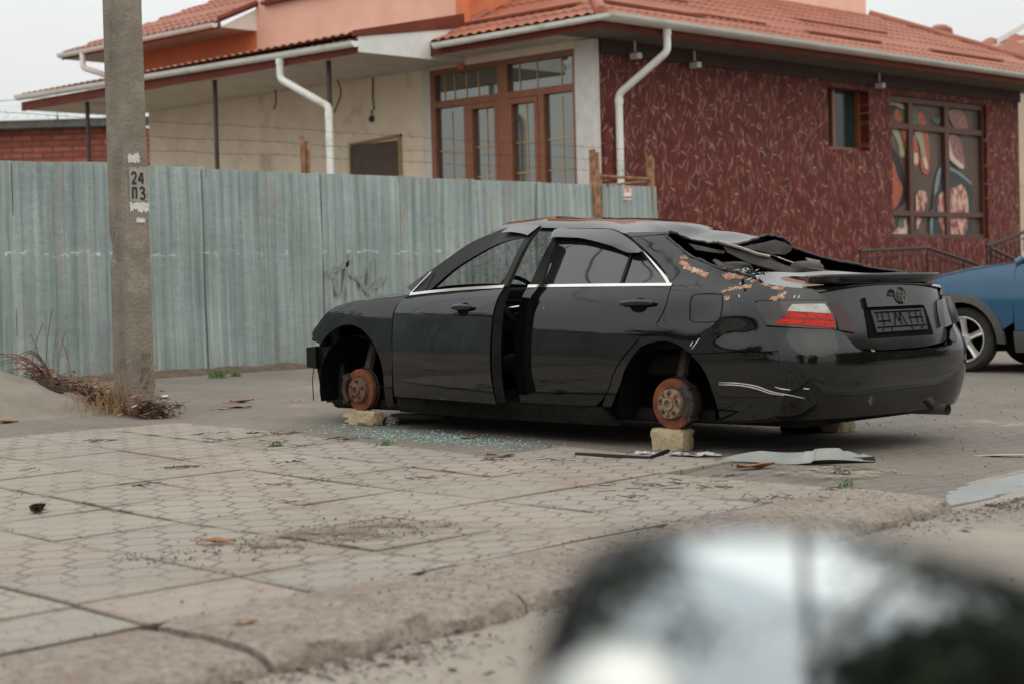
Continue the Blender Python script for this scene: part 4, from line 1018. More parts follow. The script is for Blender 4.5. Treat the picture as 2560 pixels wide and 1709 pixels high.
for (x, y, z, k) in ((33.3, 20.35, 5.9, 1), (33.95, 19.95, 5.85, 1.15)):
    MB().lathe([(.0, -.5), (.12 * k, -.5), (.11 * k, .25), (.2 * k, .28), (.24 * k, .40), (.22 * k, .52), (.12 * k, .6), (0, .62)], (0, 0, 1), r_(x, y, z), 14).build('chimney_pot', M_TILE, rh, smooth=True)

# ================================================================ BLACK CAR
D = json.loads('''{"fender": {"b": [[-4.478, 0.617], [-4.38, 0.682], [-4.214, 0.738], [-4.028, 0.755], [-3.841, 0.72], [-3.681, 0.631], [-3.576, 0.507], [-3.546, 0.372], [-3.571, 0.208], [-3.476, 0.213]], "l": [[-4.478, 0.617], [-4.597, 0.649], [-4.604, 0.714], [-4.497, 0.785], [-4.406, 0.831]], "t": [[-4.406, 0.831], [-4.32, 0.87], [-4.074, 0.903], [-3.727, 0.923], [-3.442, 0.935], [-3.269, 0.948]], "r": [[-3.476, 0.213], [-3.42, 0.508], [-3.427, 0.663], [-3.43, 0.827], [-3.374, 0.908], [-3.269, 0.948]]}, "rdoor": {"l": [[-1.9, 0.262], [-1.92, 0.45], [-1.915, 0.7], [-1.9, 0.88], [-1.865, 0.985]], "b": [[-1.9, 0.262], [-1.412, 0.255], [-1.088, 0.256]], "r": [[-1.088, 0.256], [-0.986, 0.314], [-0.916, 0.389], [-0.858, 0.472], [-0.761, 0.559], [-0.625, 0.652], [-0.48, 0.725], [-0.399, 0.805], [-0.368, 0.875], [-0.365, 0.961]], "t": [[-1.865, 0.985], [-1.287, 0.973], [-0.365, 0.961]]}, "q1": {"l": [[-1.025, 0.258], [-0.976, 0.31], [-0.905, 0.389], [-0.848, 0.471], [-0.75, 0.555], [-0.614, 0.647], [-0.471, 0.72], [-0.39, 0.801], [-0.359, 0.871], [-0.356, 0.963]], "b": [[-1.025, 0.258], [-0.922, 0.26], [-0.884, 0.362], [-0.795, 0.487], [-0.654, 0.587], [-0.489, 0.638], [-0.311, 0.644], [-0.179, 0.611], [-0.104, 0.58], [0.148, 0.585], [0.355, 0.591], [0.594, 0.593]], "r": [[0.594, 0.593], [0.589, 0.628], [0.528, 0.734], [0.469, 0.836], [0.461, 0.857], [0.454, 0.925], [0.429, 0.999]], "t": [[-0.356, 0.963], [-0.133, 0.964], [0.089, 0.969], [0.296, 0.987], [0.429, 0.999]]}, "q2": {"l": [[0.461, 0.857], [0.454, 0.925], [0.429, 0.999]], "b": [[0.461, 0.857], [0.482, 0.869], [0.705, 0.867], [0.907, 0.864]], "t": [[0.429, 0.999], [0.498, 0.963], [0.662, 0.938], [0.82, 0.926], [0.867, 0.906], [0.907, 0.865]], "r": [[0.907, 0.864], [0.907, 0.865]]}, "cpil": {"l": [[-0.357, 0.965], [-0.453, 1.036], [-0.613, 1.12], [-0.791, 1.197], [-0.957, 1.262], [-1.047, 1.29]], "b": [[-0.356, 0.963], [-0.133, 0.964], [0.089, 0.969], [0.296, 0.987], [0.429, 0.999]], "r": [[0.429, 0.999], [0.351, 1.018], [0.046, 1.058], [-0.277, 1.136], [-0.5, 1.22], [-0.597, 1.259], [-0.618, 1.275], [-0.595, 1.288]], "t": [[-1.047, 1.29], [-0.881, 1.294], [-0.721, 1.289], [-0.595, 1.288]]}, "railL": [[-2.603, 1.356], [-2.193, 1.373], [-2.163, 1.366], [-1.875, 1.352], [-1.589, 1.341], [-1.233, 1.325], [-1.047, 1.29], [-0.881, 1.294], [-0.721, 1.289], [-0.595, 1.288]], "apil": {"out": [[-3.351, 1.0], [-3.171, 1.094], [-2.973, 1.184], [-2.822, 1.268], [-2.679, 1.32], [-2.587, 1.35]], "inn": [[-3.268, 0.97], [-3.086, 1.109], [-2.884, 1.212], [-2.75, 1.272], [-2.613, 1.313], [-2.489, 1.338]]}, "fdframe_in": [[-2.986, 0.974], [-2.775, 1.081], [-2.629, 1.133], [-2.485, 1.182], [-2.339, 1.225], [-2.193, 1.263]], "fd_tri": [[-3.266, 0.956], [-3.085, 1.085], [-3.07, 0.971]], "rdwin_out": [[-1.871, 0.982], [-1.855, 1.14], [-1.837, 1.284], [-1.861, 1.346], [-1.582, 1.337], [-1.228, 1.321], [-1.083, 1.291], [-0.906, 1.233], [-0.785, 1.183], [-0.611, 1.103], [-0.459, 1.027], [-0.369, 0.968]], "rdwin_in": [[-1.737, 0.987], [-1.764, 1.157], [-1.767, 1.258], [-1.789, 1.288], [-1.42, 1.272], [-1.142, 1.23], [-0.95, 1.185], [-0.822, 1.169], [-0.637, 1.084], [-0.491, 1.018], [-0.402, 0.973]], "rdbar": [[-0.901, 0.978], [-0.906, 1.076], [-0.91, 1.177], [-0.877, 0.978], [-0.883, 1.076], [-0.89, 1.177]], "chromearc": [[-0.779, 1.18], [-0.611, 1.103], [-0.459, 1.027], [-0.357, 0.965], [-0.76, 1.169], [-0.61, 1.091], [-0.476, 1.018], [-0.405, 0.973]], "visor_r": {"t": [[-1.835, 1.282], [-1.861, 1.346], [-1.673, 1.341], [-1.404, 1.33], [-1.228, 1.321], [-1.083, 1.291], [-0.906, 1.233], [-0.768, 1.174]], "b": [[-1.82, 1.277], [-1.783, 1.29], [-1.6, 1.285], [-1.417, 1.269], [-1.138, 1.225], [-0.986, 1.191], [-0.885, 1.17], [-0.775, 1.167]]}, "fuel": [[-0.135, 0.838], [-0.133, 0.886], [-0.098, 0.909], [0.121, 0.908], [0.159, 0.895], [0.176, 0.826], [0.159, 0.775], [0.131, 0.758], [-0.088, 0.757], [-0.128, 0.777]], "hand_r": [[-0.806, 0.866], [-0.478, 0.863], [-0.632, 0.842]], "hand_f": [[-2.481, 0.855], [-2.225, 0.857], [-2.377, 0.82]], "b1": {"l": [[0.131, 0.198], [0.119, 0.281], [0.089, 0.36], [0.051, 0.447], [-0.015, 0.52], [-0.098, 0.574]], "t": [[-0.098, 0.574], [0.148, 0.58], [0.354, 0.586], [0.596, 0.588]], "b": [[0.131, 0.198], [0.264, 0.188], [0.493, 0.198], [0.61, 0.204]], "r": [[0.61, 0.204], [0.593, 0.409], [0.596, 0.588]]}, "b2": {"l": [[0.61, 0.204], [0.593, 0.409], [0.596, 0.588], [0.565, 0.654], [0.533, 0.725]], "t": [[0.533, 0.725], [0.756, 0.711], [0.955, 0.692], [1.012, 0.631], [1.059, 0.589], [1.21, 0.569]], "b": [[0.61, 0.204], [0.712, 0.211], [0.961, 0.212]]}, "trunk_l": [[1.059, 0.592], [1.012, 0.635], [0.958, 0.696], [0.949, 0.787], [0.914, 0.862], [0.871, 0.906]], "trunk_b": [[1.059, 0.592], [1.21, 0.573]], "shut": [[0.428, 1.001], [0.497, 0.965], [0.662, 0.94], [0.82, 0.928], [0.871, 0.908]], "tail": {"b": [[0.534, 0.733], [0.558, 0.732], [0.757, 0.716], [0.947, 0.701]], "l": [[0.534, 0.733], [0.471, 0.832], [0.465, 0.856], [0.488, 0.866]], "t": [[0.488, 0.866], [0.704, 0.865], [0.908, 0.86]], "r": [[0.947, 0.701], [0.947, 0.787], [0.908, 0.86]]}, "tail_w": {"b": [[0.669, 0.81], [0.797, 0.799], [0.929, 0.788]], "l": [[0.669, 0.81], [0.703, 0.845]], "t": [[0.703, 0.845], [0.804, 0.845], [0.898, 0.843]], "r": [[0.929, 0.788], [0.914, 0.822], [0.898, 0.843]]}, "tail_r": {"b": [[0.579, 0.744], [0.758, 0.727], [0.937, 0.709]], "l": [[0.579, 0.744], [0.659, 0.782], [0.671, 0.807]], "t": [[0.671, 0.807], [0.796, 0.795], [0.93, 0.785]], "r": [[0.937, 0.709], [0.936, 0.75], [0.93, 0.785]]}, "tail_i": {"b": [[0.965, 0.697], [1.018, 0.689], [1.089, 0.678]], "l": [[0.965, 0.697], [0.954, 0.787], [0.921, 0.847]], "t": [[0.921, 0.847], [0.971, 0.845], [1.025, 0.837]], "r": [[1.089, 0.678], [1.068, 0.771], [1.025, 0.837]]}, "garnish": [[1.242, 0.832], [1.254, 0.863], [1.924, 0.868], [1.89, 0.818]], "plate": [[1.264, 0.802], [1.842, 0.801], [1.778, 0.692], [1.26, 0.676]], "emblem": [[1.633, 0.877], [1.713, 0.876], [1.665, 0.927]], "shelf": [[1.08, 0.592], [1.365, 0.567]], "scrapes": [[[-0.362, 1.1], [-0.343, 1.106], [-0.225, 1.068], [-0.131, 1.056], [-0.05, 1.028], [-0.046, 1.008], [-0.193, 1.037], [-0.307, 1.071]], [[0.107, 1.016], [0.134, 1.026], [0.217, 1.021], [0.311, 1.013], [0.326, 0.997], [0.136, 0.995]], [[0.148, 0.923], [0.214, 0.946], [0.312, 0.956], [0.419, 0.956], [0.428, 0.947], [0.292, 0.936], [0.18, 0.921]], [[0.56, 0.879], [0.624, 0.897], [0.665, 0.916], [0.677, 0.902], [0.648, 0.875], [0.579, 0.87]], [[0.491, 0.965], [0.573, 0.947], [0.66, 0.942], [0.657, 0.932], [0.596, 0.929], [0.522, 0.952]], [[0.188, 0.895], [0.232, 0.897], [0.236, 0.879], [0.195, 0.879]], [[0.399, 0.984], [0.433, 0.985], [0.438, 0.973], [0.41, 0.972]], [[-0.38, 1.13], [-0.316, 1.134], [-0.299, 1.123], [-0.352, 1.121]], [[0.105, 1.023], [0.185, 1.025], [0.34, 0.999], [0.219, 0.992], [0.124, 0.997]]], "scr_line": [[[0.153, 0.416], [0.31, 0.415], [0.448, 0.4], [0.55, 0.371], [0.652, 0.353], [0.736, 0.334]], [[0.152, 0.404], [0.309, 0.404], [0.437, 0.389], [0.54, 0.362], [0.625, 0.351]], [[0.569, 0.398], [0.606, 0.388], [0.66, 0.382]], [[-0.093, 0.604], [-0.023, 0.663]], [[0.714, 0.878], [0.726, 0.893]], [[0.74, 0.877], [0.752, 0.892]], [[0.726, 0.389], [0.76, 0.385]]], "crease": [[-1.3, 0.946], [-0.885, 0.944]]}''')
def hermite(xs, ys):
    xs = np.array(xs, float); ys = np.array(ys, float); d = np.diff(ys) / np.diff(xs); m = np.zeros_like(ys); h = np.diff(xs)
    m[1:-1] = (d[:-1] * h[1:] + d[1:] * h[:-1]) / (h[1:] + h[:-1]); m[0] = d[0]; m[-1] = d[-1]
    def f(x):
        x = min(max(x, xs[0]), xs[-1]); i = min(max(int(np.searchsorted(xs, x)) - 1, 0), len(xs) - 2)
        t = (x - xs[i]) / h[i]; t2 = t * t; t3 = t2 * t
        return (2 * t3 - 3 * t2 + 1) * ys[i] + (t3 - 2 * t2 + t) * h[i] * m[i] + (-2 * t3 + 3 * t2) * ys[i + 1] + (t3 - t2) * h[i] * m[i + 1]
    return f
X0c, NE = -.30, 4.0
fW = hermite([.05, .15, .25, .38, .5, .62, .74, .82, .88, .93, 1.0, 1.1, 1.2, 1.28, 1.34, 1.40], [.80, .845, .874, .896, .905, .902, .890, .878, .862, .842, .798, .737, .672, .612, .545, .42])
fL = hermite([.05, .15, .25, .4, .55, .65, .75, .85, .95, 1.0, 1.4], [.60, .67, .725, .765, .772, .76, .735, .705, .675, .66, .50])
fF = hermite([-1., .3, 1.5, 2.2, 2.7, 3.1, 3.4, 3.6, 3.75], [1, 1, 1, .995, .975, .935, .885, .83, .76])
L5 = fL(.5); CARX, CARY = 8.80, 6.50
DENTS = [(-.10, .79, .2, .08, -.006), (.22, .78, .12, .06, .010), (.28, .70, .16, .06, -.014), (.10, .72, .10, .05, .008), (.30, .95, .16, .05, -.008), (.12, .98, .14, .06, -.008), (-.6, .80, .5, .05, -.003)]
def dent(s, z): return sum(a * math.exp(-((s - s0) / ws) ** 2 - ((z - z0) / wz) ** 2) for s0, z0, ws, wz, a in DENTS)
BULGE = [False]
def lp(s, z, off=0., dn=True):
    """body surface (s along the flank and round the tail, z up) -> car-local point (x right, y forward, z)"""
    if dn: off = off + dent(s, z)
    if BULGE[0]: off += .034 * smooth01((.71 - z) / .15) * smooth01((min(s, math.pi - s) - .42) / .4)
    Wd = fW(z) + off; L = fL(z) + off
    if s < 0: x = X0c - s * L5; return (-(Wd * fF(x)), x, z)
    if s > math.pi: x = X0c + (s - math.pi) * L5; return (Wd * fF(x), x, z)
    c, sn = math.cos(s), math.sin(s); r = (abs(c) ** NE + abs(sn) ** NE) ** (-1 / NE)
    return (-(Wd * r * c), X0c - L * r * sn, z)
car = thing('wrecked_sedan', (CARX, CARY, 0), 'black wrecked sedan without wheels standing on blocks, rear window smashed', 'car')
def surf_panel(name, d, m, nu, nv, off=0., thick=.014, parent=None, mirror=False, label=None, mbin=None, smooth_e=True, dn=True, grid_in=None):
    """closed panel over the body surface from four edge curves in (s,z)"""
    G = grid_in if grid_in is not None else coons(d['b'], d['t'], d['l'], d['r'], nu, nv, smooth_e)
    if mirror: G = [[np.array([math.pi - q[0], q[1]]) for q in row] for row in G]
    nu, nv = len(G), len(G[0])
    mb = mbin or MB(); top = [[lp(q[0], q[1], off, dn) for q in row] for row in G]; mb.grid(top)
    edge = [(i, 0) for i in range(nu)] + [(nu - 1, j) for j in range(1, nv)] + [(i, nv - 1) for i in range(nu - 2, -1, -1)] + [(0, j) for j in range(nv - 2, 0, -1)]
    vs = []
    for (i, j) in edge: q = G[i][j]; vs += [lp(q[0], q[1], off, dn), lp(q[0], q[1], off - thick, dn)]
    n = len(edge); mb.add(vs, [(2 * k, 2 * ((k + 1) % n), 2 * ((k + 1) % n) + 1, 2 * k + 1) for k in range(n)])
    if mbin is not None: return mb
    return mb.build(name, m, parent or car, smooth=True, angle=35, label=label)
def sz_poly(pts, off=.002, n=None):
    return [lp(p[0], p[1], off) for p in pts]
def sz_ribbon(mb, pts, wd, off=.003, n=30, taper=False):
    P = resample(pts, n, len(pts) > 2); A = []; B_ = []
    for i, p in enumerate(P):
        d = P[min(i + 1, n - 1)] - P[max(i - 1, 0)]; ds = d * np.array([L5, 1]); ds /= (np.linalg.norm(ds) + 1e-9); nn = np.array([-ds[1] / L5, ds[0]])
        ww = wd * (math.sin(math.pi * (i + 1.5) / (n + 2)) ** .5 if taper else 1)
        A.append(lp(*(p + nn * ww / 2), off)); B_.append(lp(*(p - nn * ww / 2), off))
    return mb.grid([A, B_])
# --- flank panels, both sides
for mir in (False, True):
    surf_panel('front_fender', D['fender'], M_PAINT, 46, 30, mirror=mir)
    surf_panel('rear_door_skin' if False else 'rear_door', D['rdoor'], M_PAINT, 50, 40, mirror=mir)
    mb = MB(); surf_panel('', D['q1'], None, 60, 40, mirror=mir, mbin=mb); surf_panel('', D['q2'], None, 40, 12, mirror=mir, mbin=mb); surf_panel('', D['cpil'], None, 40, 30, mirror=mir, mbin=mb, dn=True)
    mb.build('quarter_panel', M_PAINT, car, smooth=True, angle=32, label='dented rear quarter with scraped paint' if not mir else None)
doors = [c for c in car.children if c.name.startswith('rear_door')]
# --- front doors (the near one stands ajar)
rl = [tuple(q) for q in D['fender']['r']]
fd = dict(l=[(q[0] + .011, q[1]) for q in rl], r=[(-1.917, .262), (-1.937, .45), (-1.932, .7), (-1.917, .88), (-1.882, .985)])
fd['l'][0] = (fd['l'][0][0], .27); fd['b'] = [fd['l'][0], (-2.6, .268), (-1.917, .262)]; fd['t'] = [fd['l'][-1], (-2.9, .965), (-2.4, .978), (-1.882, .985)]
fdo = []
for mir in (False, True):
    o = surf_panel('front_door', fd, M_PAINT, 46, 36, mirror=mir, label=None if mir else 'front door standing ajar'); fdo.append(o)
HX = X0c - (-3.40) * L5                       # hinge station
HING = Vector((-(fW(.6) * fF(HX)) + .03, HX, 0)); Q_AJAR = Matrix.Rotation(math.radians(-9.5), 4, 'Z')
def ajar(o):
    o.data.transform(Matrix.Translation(HING) @ Q_AJAR @ Matrix.Translation(-HING)); return o
ajar(fdo[0])
def strip3(mb, A, B_, depth, dirv):
    """a bar between two edge curves, thickened along dirv"""
    n = len(A); d = Vector(dirv) * depth
    mb.grid([[Vector(p) for p in A], [Vector(p) for p in B_]]); mb.grid([[Vector(p) + d for p in A], [Vector(p) + d for p in B_]])
    mb.grid([[Vector(p) for p in A], [Vector(p) + d for p in A]]); mb.grid([[Vector(p) for p in B_], [Vector(p) + d for p in B_]]); return mb
def sz_band(mb, a, b_, off, n=40, depth=.03, smooth=True):
    A = [lp(q[0], q[1], off, False) for q in resample(a, n, smooth)]; B_ = [lp(q[0], q[1], off, False) for q in resample(b_, n, smooth)]
    return strip3(mb, A, B_, depth, (1, 0, 0) if A[0][0] < 0 else (-1, 0, 0))
# near front door: upper frame, mirror corner, handle, chrome, visor
fr_out = [(-3.20, .962)] + [tuple(q) for q in D['apil']['inn'][1:]] + [(-2.45, 1.362), (-2.2, 1.366), (-1.892, 1.352)]
fr_in = [(-3.03, .975)] + [tuple(q) for q in D['fdframe_in'][0:1]] + [(-2.78, 1.10), (-2.55, 1.19), (-2.3, 1.262), (-2.1, 1.285), (-1.965, 1.29)]
mb = MB(); sz_band(mb, fr_out, fr_in, -.012)
sz_band(mb, [(-1.882, .985), (-1.885, 1.1), (-1.892, 1.352)], [(-1.955, .985), (-1.955, 1.1), (-1.965, 1.30)], -.012, 20)
def child(mb, name, m, par, aj=False, smooth=True, **k):
    o = mb.build(name, m, par, smooth=smooth, **k)
    if aj: ajar(o)
    return o
child(mb, 'window_frame', M_TRIM, fdo[0], True)
mb = MB(); sz_band(mb, [(-3.235, .962), (-3.08, 1.075)], [(-3.05, .972), (-3.03, 1.085)], -.008, 6); child(mb, 'mirror_base_plate', M_TRIM, fdo[0], True)
mb = MB(); sz_ribbon(mb, [(-3.24, .955), (-2.9, .968), (-2.4, .981), (-1.885, .988)], .018, .006); child(mb, 'chrome_strip', M_CHROME, fdo[0], True)
mb = MB(); sz_ribbon(mb, [(-3.245, .958), (-3.17, 1.02), (-3.07, 1.10)], .010, .004); child(mb, 'chrome_strip', M_CHROME, fdo[0], True)
mb = MB(); sz_band(mb, [(-2.34, 1.375), (-2.2, 1.382), (-1.93, 1.37), (-1.888, 1.362)], [(-2.34, 1.335), (-2.2, 1.335), (-2.0, 1.318), (-1.91, 1.305)], .016, 14, .02); child(mb, 'rain_visor', M_VISOR, fdo[0], True)
# inner faces of the ajar door
mb = MB(); A = []; 
for z in np.linspace(.27, .98, 14): A.append([lp(s_, z, -.014, False) for s_ in (-3.38 + .1 * (z > .9), -1.93)]); A[-1][0] = tuple(Vector(A[-1][0]) + Vector((.06, 0, 0))); A[-1][1] = tuple(Vector(A[-1][1]) + Vector((.07, 0, 0)))
mb.grid(A); B_ = [lp(-1.925, z, -.010, False) for z in np.linspace(.27, .98, 14)]; mb.grid([B_, [a[1] for a in A]]); child(mb, 'door_lining', M_TRIM, fdo[0], True)
def handle(par, s0, s1, zc, aj=False, mir=False):
    f = (lambda s: math.pi - s) if mir else (lambda s: s)
    mb = MB(); n = 14; ring = []
    for i in range(n + 1):
        t = i / n; s_ = s0 + (s1 - s0) * t; r = .010 * (math.sin(math.pi * min(max(t, .03), .97)) ** .35) + .004; c = Vector(lp(f(s_), zc + .004 * math.sin(math.pi * t), .020 + .012 * math.sin(math.pi * t), False))
        ring.append([c + Vector((math.cos(a) * r * .8, 0, math.sin(a) * r * 1.35)) for a in np.linspace(0, 2 * math.pi, 12, endpoint=False)])
    for a, b_ in zip(ring[:-1], ring[1:]): o_ = len(mb.v); mb.add(a + b_, [(k, (k + 1) % 12, 12 + (k + 1) % 12, 12 + k) for k in range(12)])
    mb.add(ring[0], [tuple(range(12))]); mb.add(ring[-1], [tuple(range(12))])
    sc = s0 + (s1 - s0) * .52
    cup = [[Vector(lp(f(sc + math.cos(a) * r * .085), zc - .012 + math.sin(a) * r * .042, .0022 - .022 * (1 - r * r) * 0 + .0005 * r, False)) for a in np.linspace(0, 2 * math.pi, 25)] for r in (.02, .5, 1.)]
    o = child(mb, 'door_handle', M_PAINT, par, aj); m2 = MB(); m2.grid(cup); child(m2, 'handle_recess', M_DARK, o, aj)
    return o
handle(fdo[0], -2.49, -2.22, .862, True); handle(doors[0], -.80, -.475, .866)
handle(fdo[1], -2.49, -2.22, .862, False, True); handle(doors[1], -.80, -.475, .866, False, True)
# near rear door: frame, glass, divider, chrome, visor
rwo = [tuple(q) for q in D['rdwin_out']]; rwi = [tuple(q) for q in D['rdwin_in']]
for mir, dr in ((False, doors[0]), (True, doors[1])):
    F = (lambda L_: [(math.pi - q[0], q[1]) for q in L_]) if mir else (lambda L_: L_)
    mb = MB(); sz_band(mb, F(rwo), F(rwi), -.010, 60); child(mb, 'window_frame', M_TRIM, dr)
    gl = coons([rwi[0], rwi[-1]], [rwi[3], rwi[4], rwi[5], rwi[6], rwi[7]], rwi[0:4], [rwi[-1], rwi[-2], rwi[-3], rwi[-4], rwi[7]] if False else rwi[:6:-1], 30, 16)
    mb = MB(); mb.grid([[lp(math.pi - q[0] if mir else q[0], q[1], -.022, False) for q in row] for row in gl]); child(mb, 'window_glass', M_TINT, dr)
    mb = MB(); rb_ = D['rdbar']; sz_band(mb, F(rb_[0:3]), F(rb_[3:6]), -.008, 12, .012); child(mb, 'glass_divider', M_TRIM, dr)
    mb = MB(); sz_ribbon(mb, F([(-1.868, .986), (-1.1, .980), (-.36, .972)]), .017, .005); child(mb, 'chrome_strip', M_CHROME, dr)
    ca_ = D['chromearc']; mb = MB(); sz_band(mb, F(ca_[0:4]), F(ca_[4:8]), .003, 20, .01); child(mb, 'chrome_strip', M_CHROME, dr)
    vt, vb = D['visor_r']['t'], D['visor_r']['b']
    mb = MB(); A = [lp(math.pi - q[0] if mir else q[0], q[1], .010, False) for q in resample(vt, 50)]; Bv = [lp(math.pi - q[0] if mir else q[0], q[1], .034, False) for q in resample(vb, 50)]
    Mi = [tuple((Vector(a) + Vector(b_)) / 2 + Vector((-.006 if not mir else .006, 0, .003))) for a, b_ in zip(A, Bv)]
    mb.grid([A, Mi, Bv]); child(mb, 'rain_visor', M_VISOR, dr)
# A pillar, roof side strip
for mir in (False, True):
    F = (lambda L_: [(math.pi - q[0], q[1]) for q in L_]) if mir else (lambda L_: L_)
    ap = D['apil']; mb = MB()
    A = [lp(q[0], q[1], .0, False) for q in resample(F([tuple(q) for q in ap['out']]), 30)]; B_ = [lp(q[0], q[1], -.004, False) for q in resample(F([tuple(q) for q in ap['inn']]), 30)]
    strip3(mb, A, B_, .05, (1 if not mir else -1, 0, -.2)); mb.build('windscreen_pillar', M_PAINT, car, smooth=True, angle=40)
# roof: near rail as photographed, centre caved in towards the back
rail = [np.array(lp(q[0], q[1], .0, False)) for q in resample([tuple(q) for q in D['railL']], 46)]
def roof_dent(y, xn):
    """y forward, xn -1..1 across"""
    k = smooth01((1.02 - y) / .86) ** 1.25
    hd = F_HD(xn)
    cr_ = (.030 * (.5 - abs(math.sin(3.4 * y + 2.2 * xn + .6))) + .014 * (.5 - abs(math.sin(7.0 * y - 3.1 * xn + 1)))) * k
    return -(hd * k) + cr_ * (1 - abs(xn) ** 3)
F_HD = hermite([-1, -.8, -.54, -.4, -.2, 0, .25, .5, .7, .9, 1], [0, .075, .135, .15, .14, .131, .105, .083, .085, .07, .06])
mb = MB(); G = []
NA = 41
for i, p in enumerate(rail):
    row = []
    t = i / (len(rail) - 1)
    for k in range(NA):
        xn = -1 + 2 * k / (NA - 1); x = -p[0] * xn
        fwd = .10 * (1 - xn * xn) * max(0, 1 - t * 4)
        row.append((x, p[1] + fwd - .03 * (1 - xn * xn) * max(0, (t - .8) * 5), p[2] + .072 * (1 - abs(xn) ** 4.5) + roof_dent(p[1], xn)))
    G.append(row)
ROOF = G
mb.grid(G); mb.build('roof', M_ROOFP, car, smooth=True, angle=60, label='roof caved in towards the rear')
header = G[-1]
# hood, windscreen
ft = [np.array(lp(q[0], q[1], 0, False)) for q in resample([tuple(q) for q in D['fender']['t']], 24)]
mb = MB(); G = []
for i, p in enumerate(ft):
    t = i / 23; row = []
    for k in range(31):
        xn = -1 + 2 * k / 30; x = -p[0] * xn * .992
        row.append((x, p[1] + .14 * (1 - xn * xn) * (1 - t) + .16 * (1 - xn * xn) * t, p[2] + .004 + .062 * (1 - abs(xn) ** 2.2) * (.5 + .5 * smooth01(t * 3))))
    G.append(row)
mb.grid(G); mb.grid([G[0], [(q[0] * .97, q[1] - .02, q[2] - .05) for q in G[0]]]); mb.build('hood', M_PAINT, car, smooth=True, angle=50)
hood_rear = G[-1]
wb = [(x_, 2.28 + .22 * (1 - (x_ / .76) ** 2), .985 + .02 * (1 - (x_ / .76) ** 2)) for x_ in np.linspace(-.765, .765, 31)]
ht = [ROOF[0][k] for k in np.linspace(0, NA - 1, 31).astype(int)]
mb = MB(); G = []
for t in np.linspace(0, 1, 14):
    G.append([tuple(Vector(a) * (1 - t) + Vector(b_) * t + Vector((0, .03, .03)) * (4 * t * (1 - t)) * (1 - abs(a[0] / .8) ** 2) + Vector((0, -.04, -.05)) * math.exp(-((t - .55) / .2) ** 2 - ((a[0] + .25) / .25) ** 2)) for a, b_ in zip(wb, ht)])
mb.grid(G); mb.build('windscreen', M_SHATTER, car, smooth=True, label='shattered sagging windscreen')
mb = MB(); mb.grid([hood_rear, [(a[0], a[1] + .0, a[2] - .03) for a in wb]]); mb.build('cowl', M_TRIM, car, smooth=True)
# --- sills and underbody
for sg, F in ((1, lambda s: s), (-1, lambda s: math.pi - s)):
    d_ = dict(b=[(-3.42, .165), (-2.6, .152), (-1.6, .142), (-.93, .138)], t=[(-3.43, .262), (-2.6, .259), (-1.6, .254), (-1.03, .250)], l=[(-3.42, .165), (-3.43, .262)], r=[(-.93, .138), (-1.03, .250)])
    surf_panel('sill', d_, M_UNDER, 40, 8, -.006, .05, mirror=(sg < 0))
mb = MB(); mb.box(-.72, -.85, .16, .72, 3.2, .24); mb.box(-.60, -.9, .24, .60, -.35, .45); mb.box(-.42, 2.55, .2, .42, 3.15, .75); mb.build('underbody', M_UNDER, car, bevel=.03)
# wheel housings
def housing(yc, zc, r, y0, y1, name='wheel_housing'):
    for sg in (-1, 1):
        mb = MB(); A = []; 
        for a in np.linspace(-.25, math.pi + .25, 30): A.append([(sg * y0, yc + r * math.cos(a), zc + r * math.sin(a)), (sg * y1, yc + r * .96 * math.cos(a), zc + r * .96 * math.sin(a))])
        mb.grid(A); mb.add([a[1] for a in A], [tuple(range(len(A)))]); mb.build(name, M_DARK, car, smooth=True)
housing(0.0, .29, .36, .87, .46); housing(2.79, .31, .37, .86, .42)
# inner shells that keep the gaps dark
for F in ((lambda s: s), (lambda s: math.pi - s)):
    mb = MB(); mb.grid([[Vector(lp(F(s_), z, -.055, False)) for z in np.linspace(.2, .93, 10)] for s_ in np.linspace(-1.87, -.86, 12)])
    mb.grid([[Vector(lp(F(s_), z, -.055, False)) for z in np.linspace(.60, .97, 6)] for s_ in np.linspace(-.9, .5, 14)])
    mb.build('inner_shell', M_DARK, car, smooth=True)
# --- rear: bumper, boot, lamps
def full_rear(d, nu, nv, off, thick, name, m, par=None, close=True, dn=False, label=None):
    """a panel whose right edge lies on the centre line, completed by its mirror image"""
    G = coons(d['b'], d['t'], d['l'], d['r'], nu, nv); G = G[:-1] + [[np.array([math.pi - q[0], q[1]]) for q in row] for row in G[::-1]]
    return surf_panel(name, None, m, 0, 0, off, thick, par, grid_in=G, dn=dn, label=label)
c_ = math.pi / 2
b2 = D['b2']
bb2 = dict(l=b2['l'], t=b2['t'] + [[c_, .563]], b=b2['b'] + [[c_, .205]], r=[[c_, .205], [c_, .563]])
G2 = coons(bb2['b'], bb2['t'], bb2['l'], bb2['r'], 56, 30); G2 = G2[:-1] + [[np.array([math.pi - q[0], q[1]]) for q in row] for row in G2[::-1]]
BULGE[0] = True
bmesh_ = MB(); surf_panel('', None, None, 0, 0, .012, .03, grid_in=G2, mbin=bmesh_, dn=False)
for mir in (False, True): surf_panel('', D['b1'], None, 30, 26, .012, .03, mirror=mir, mbin=bmesh_, dn=False)
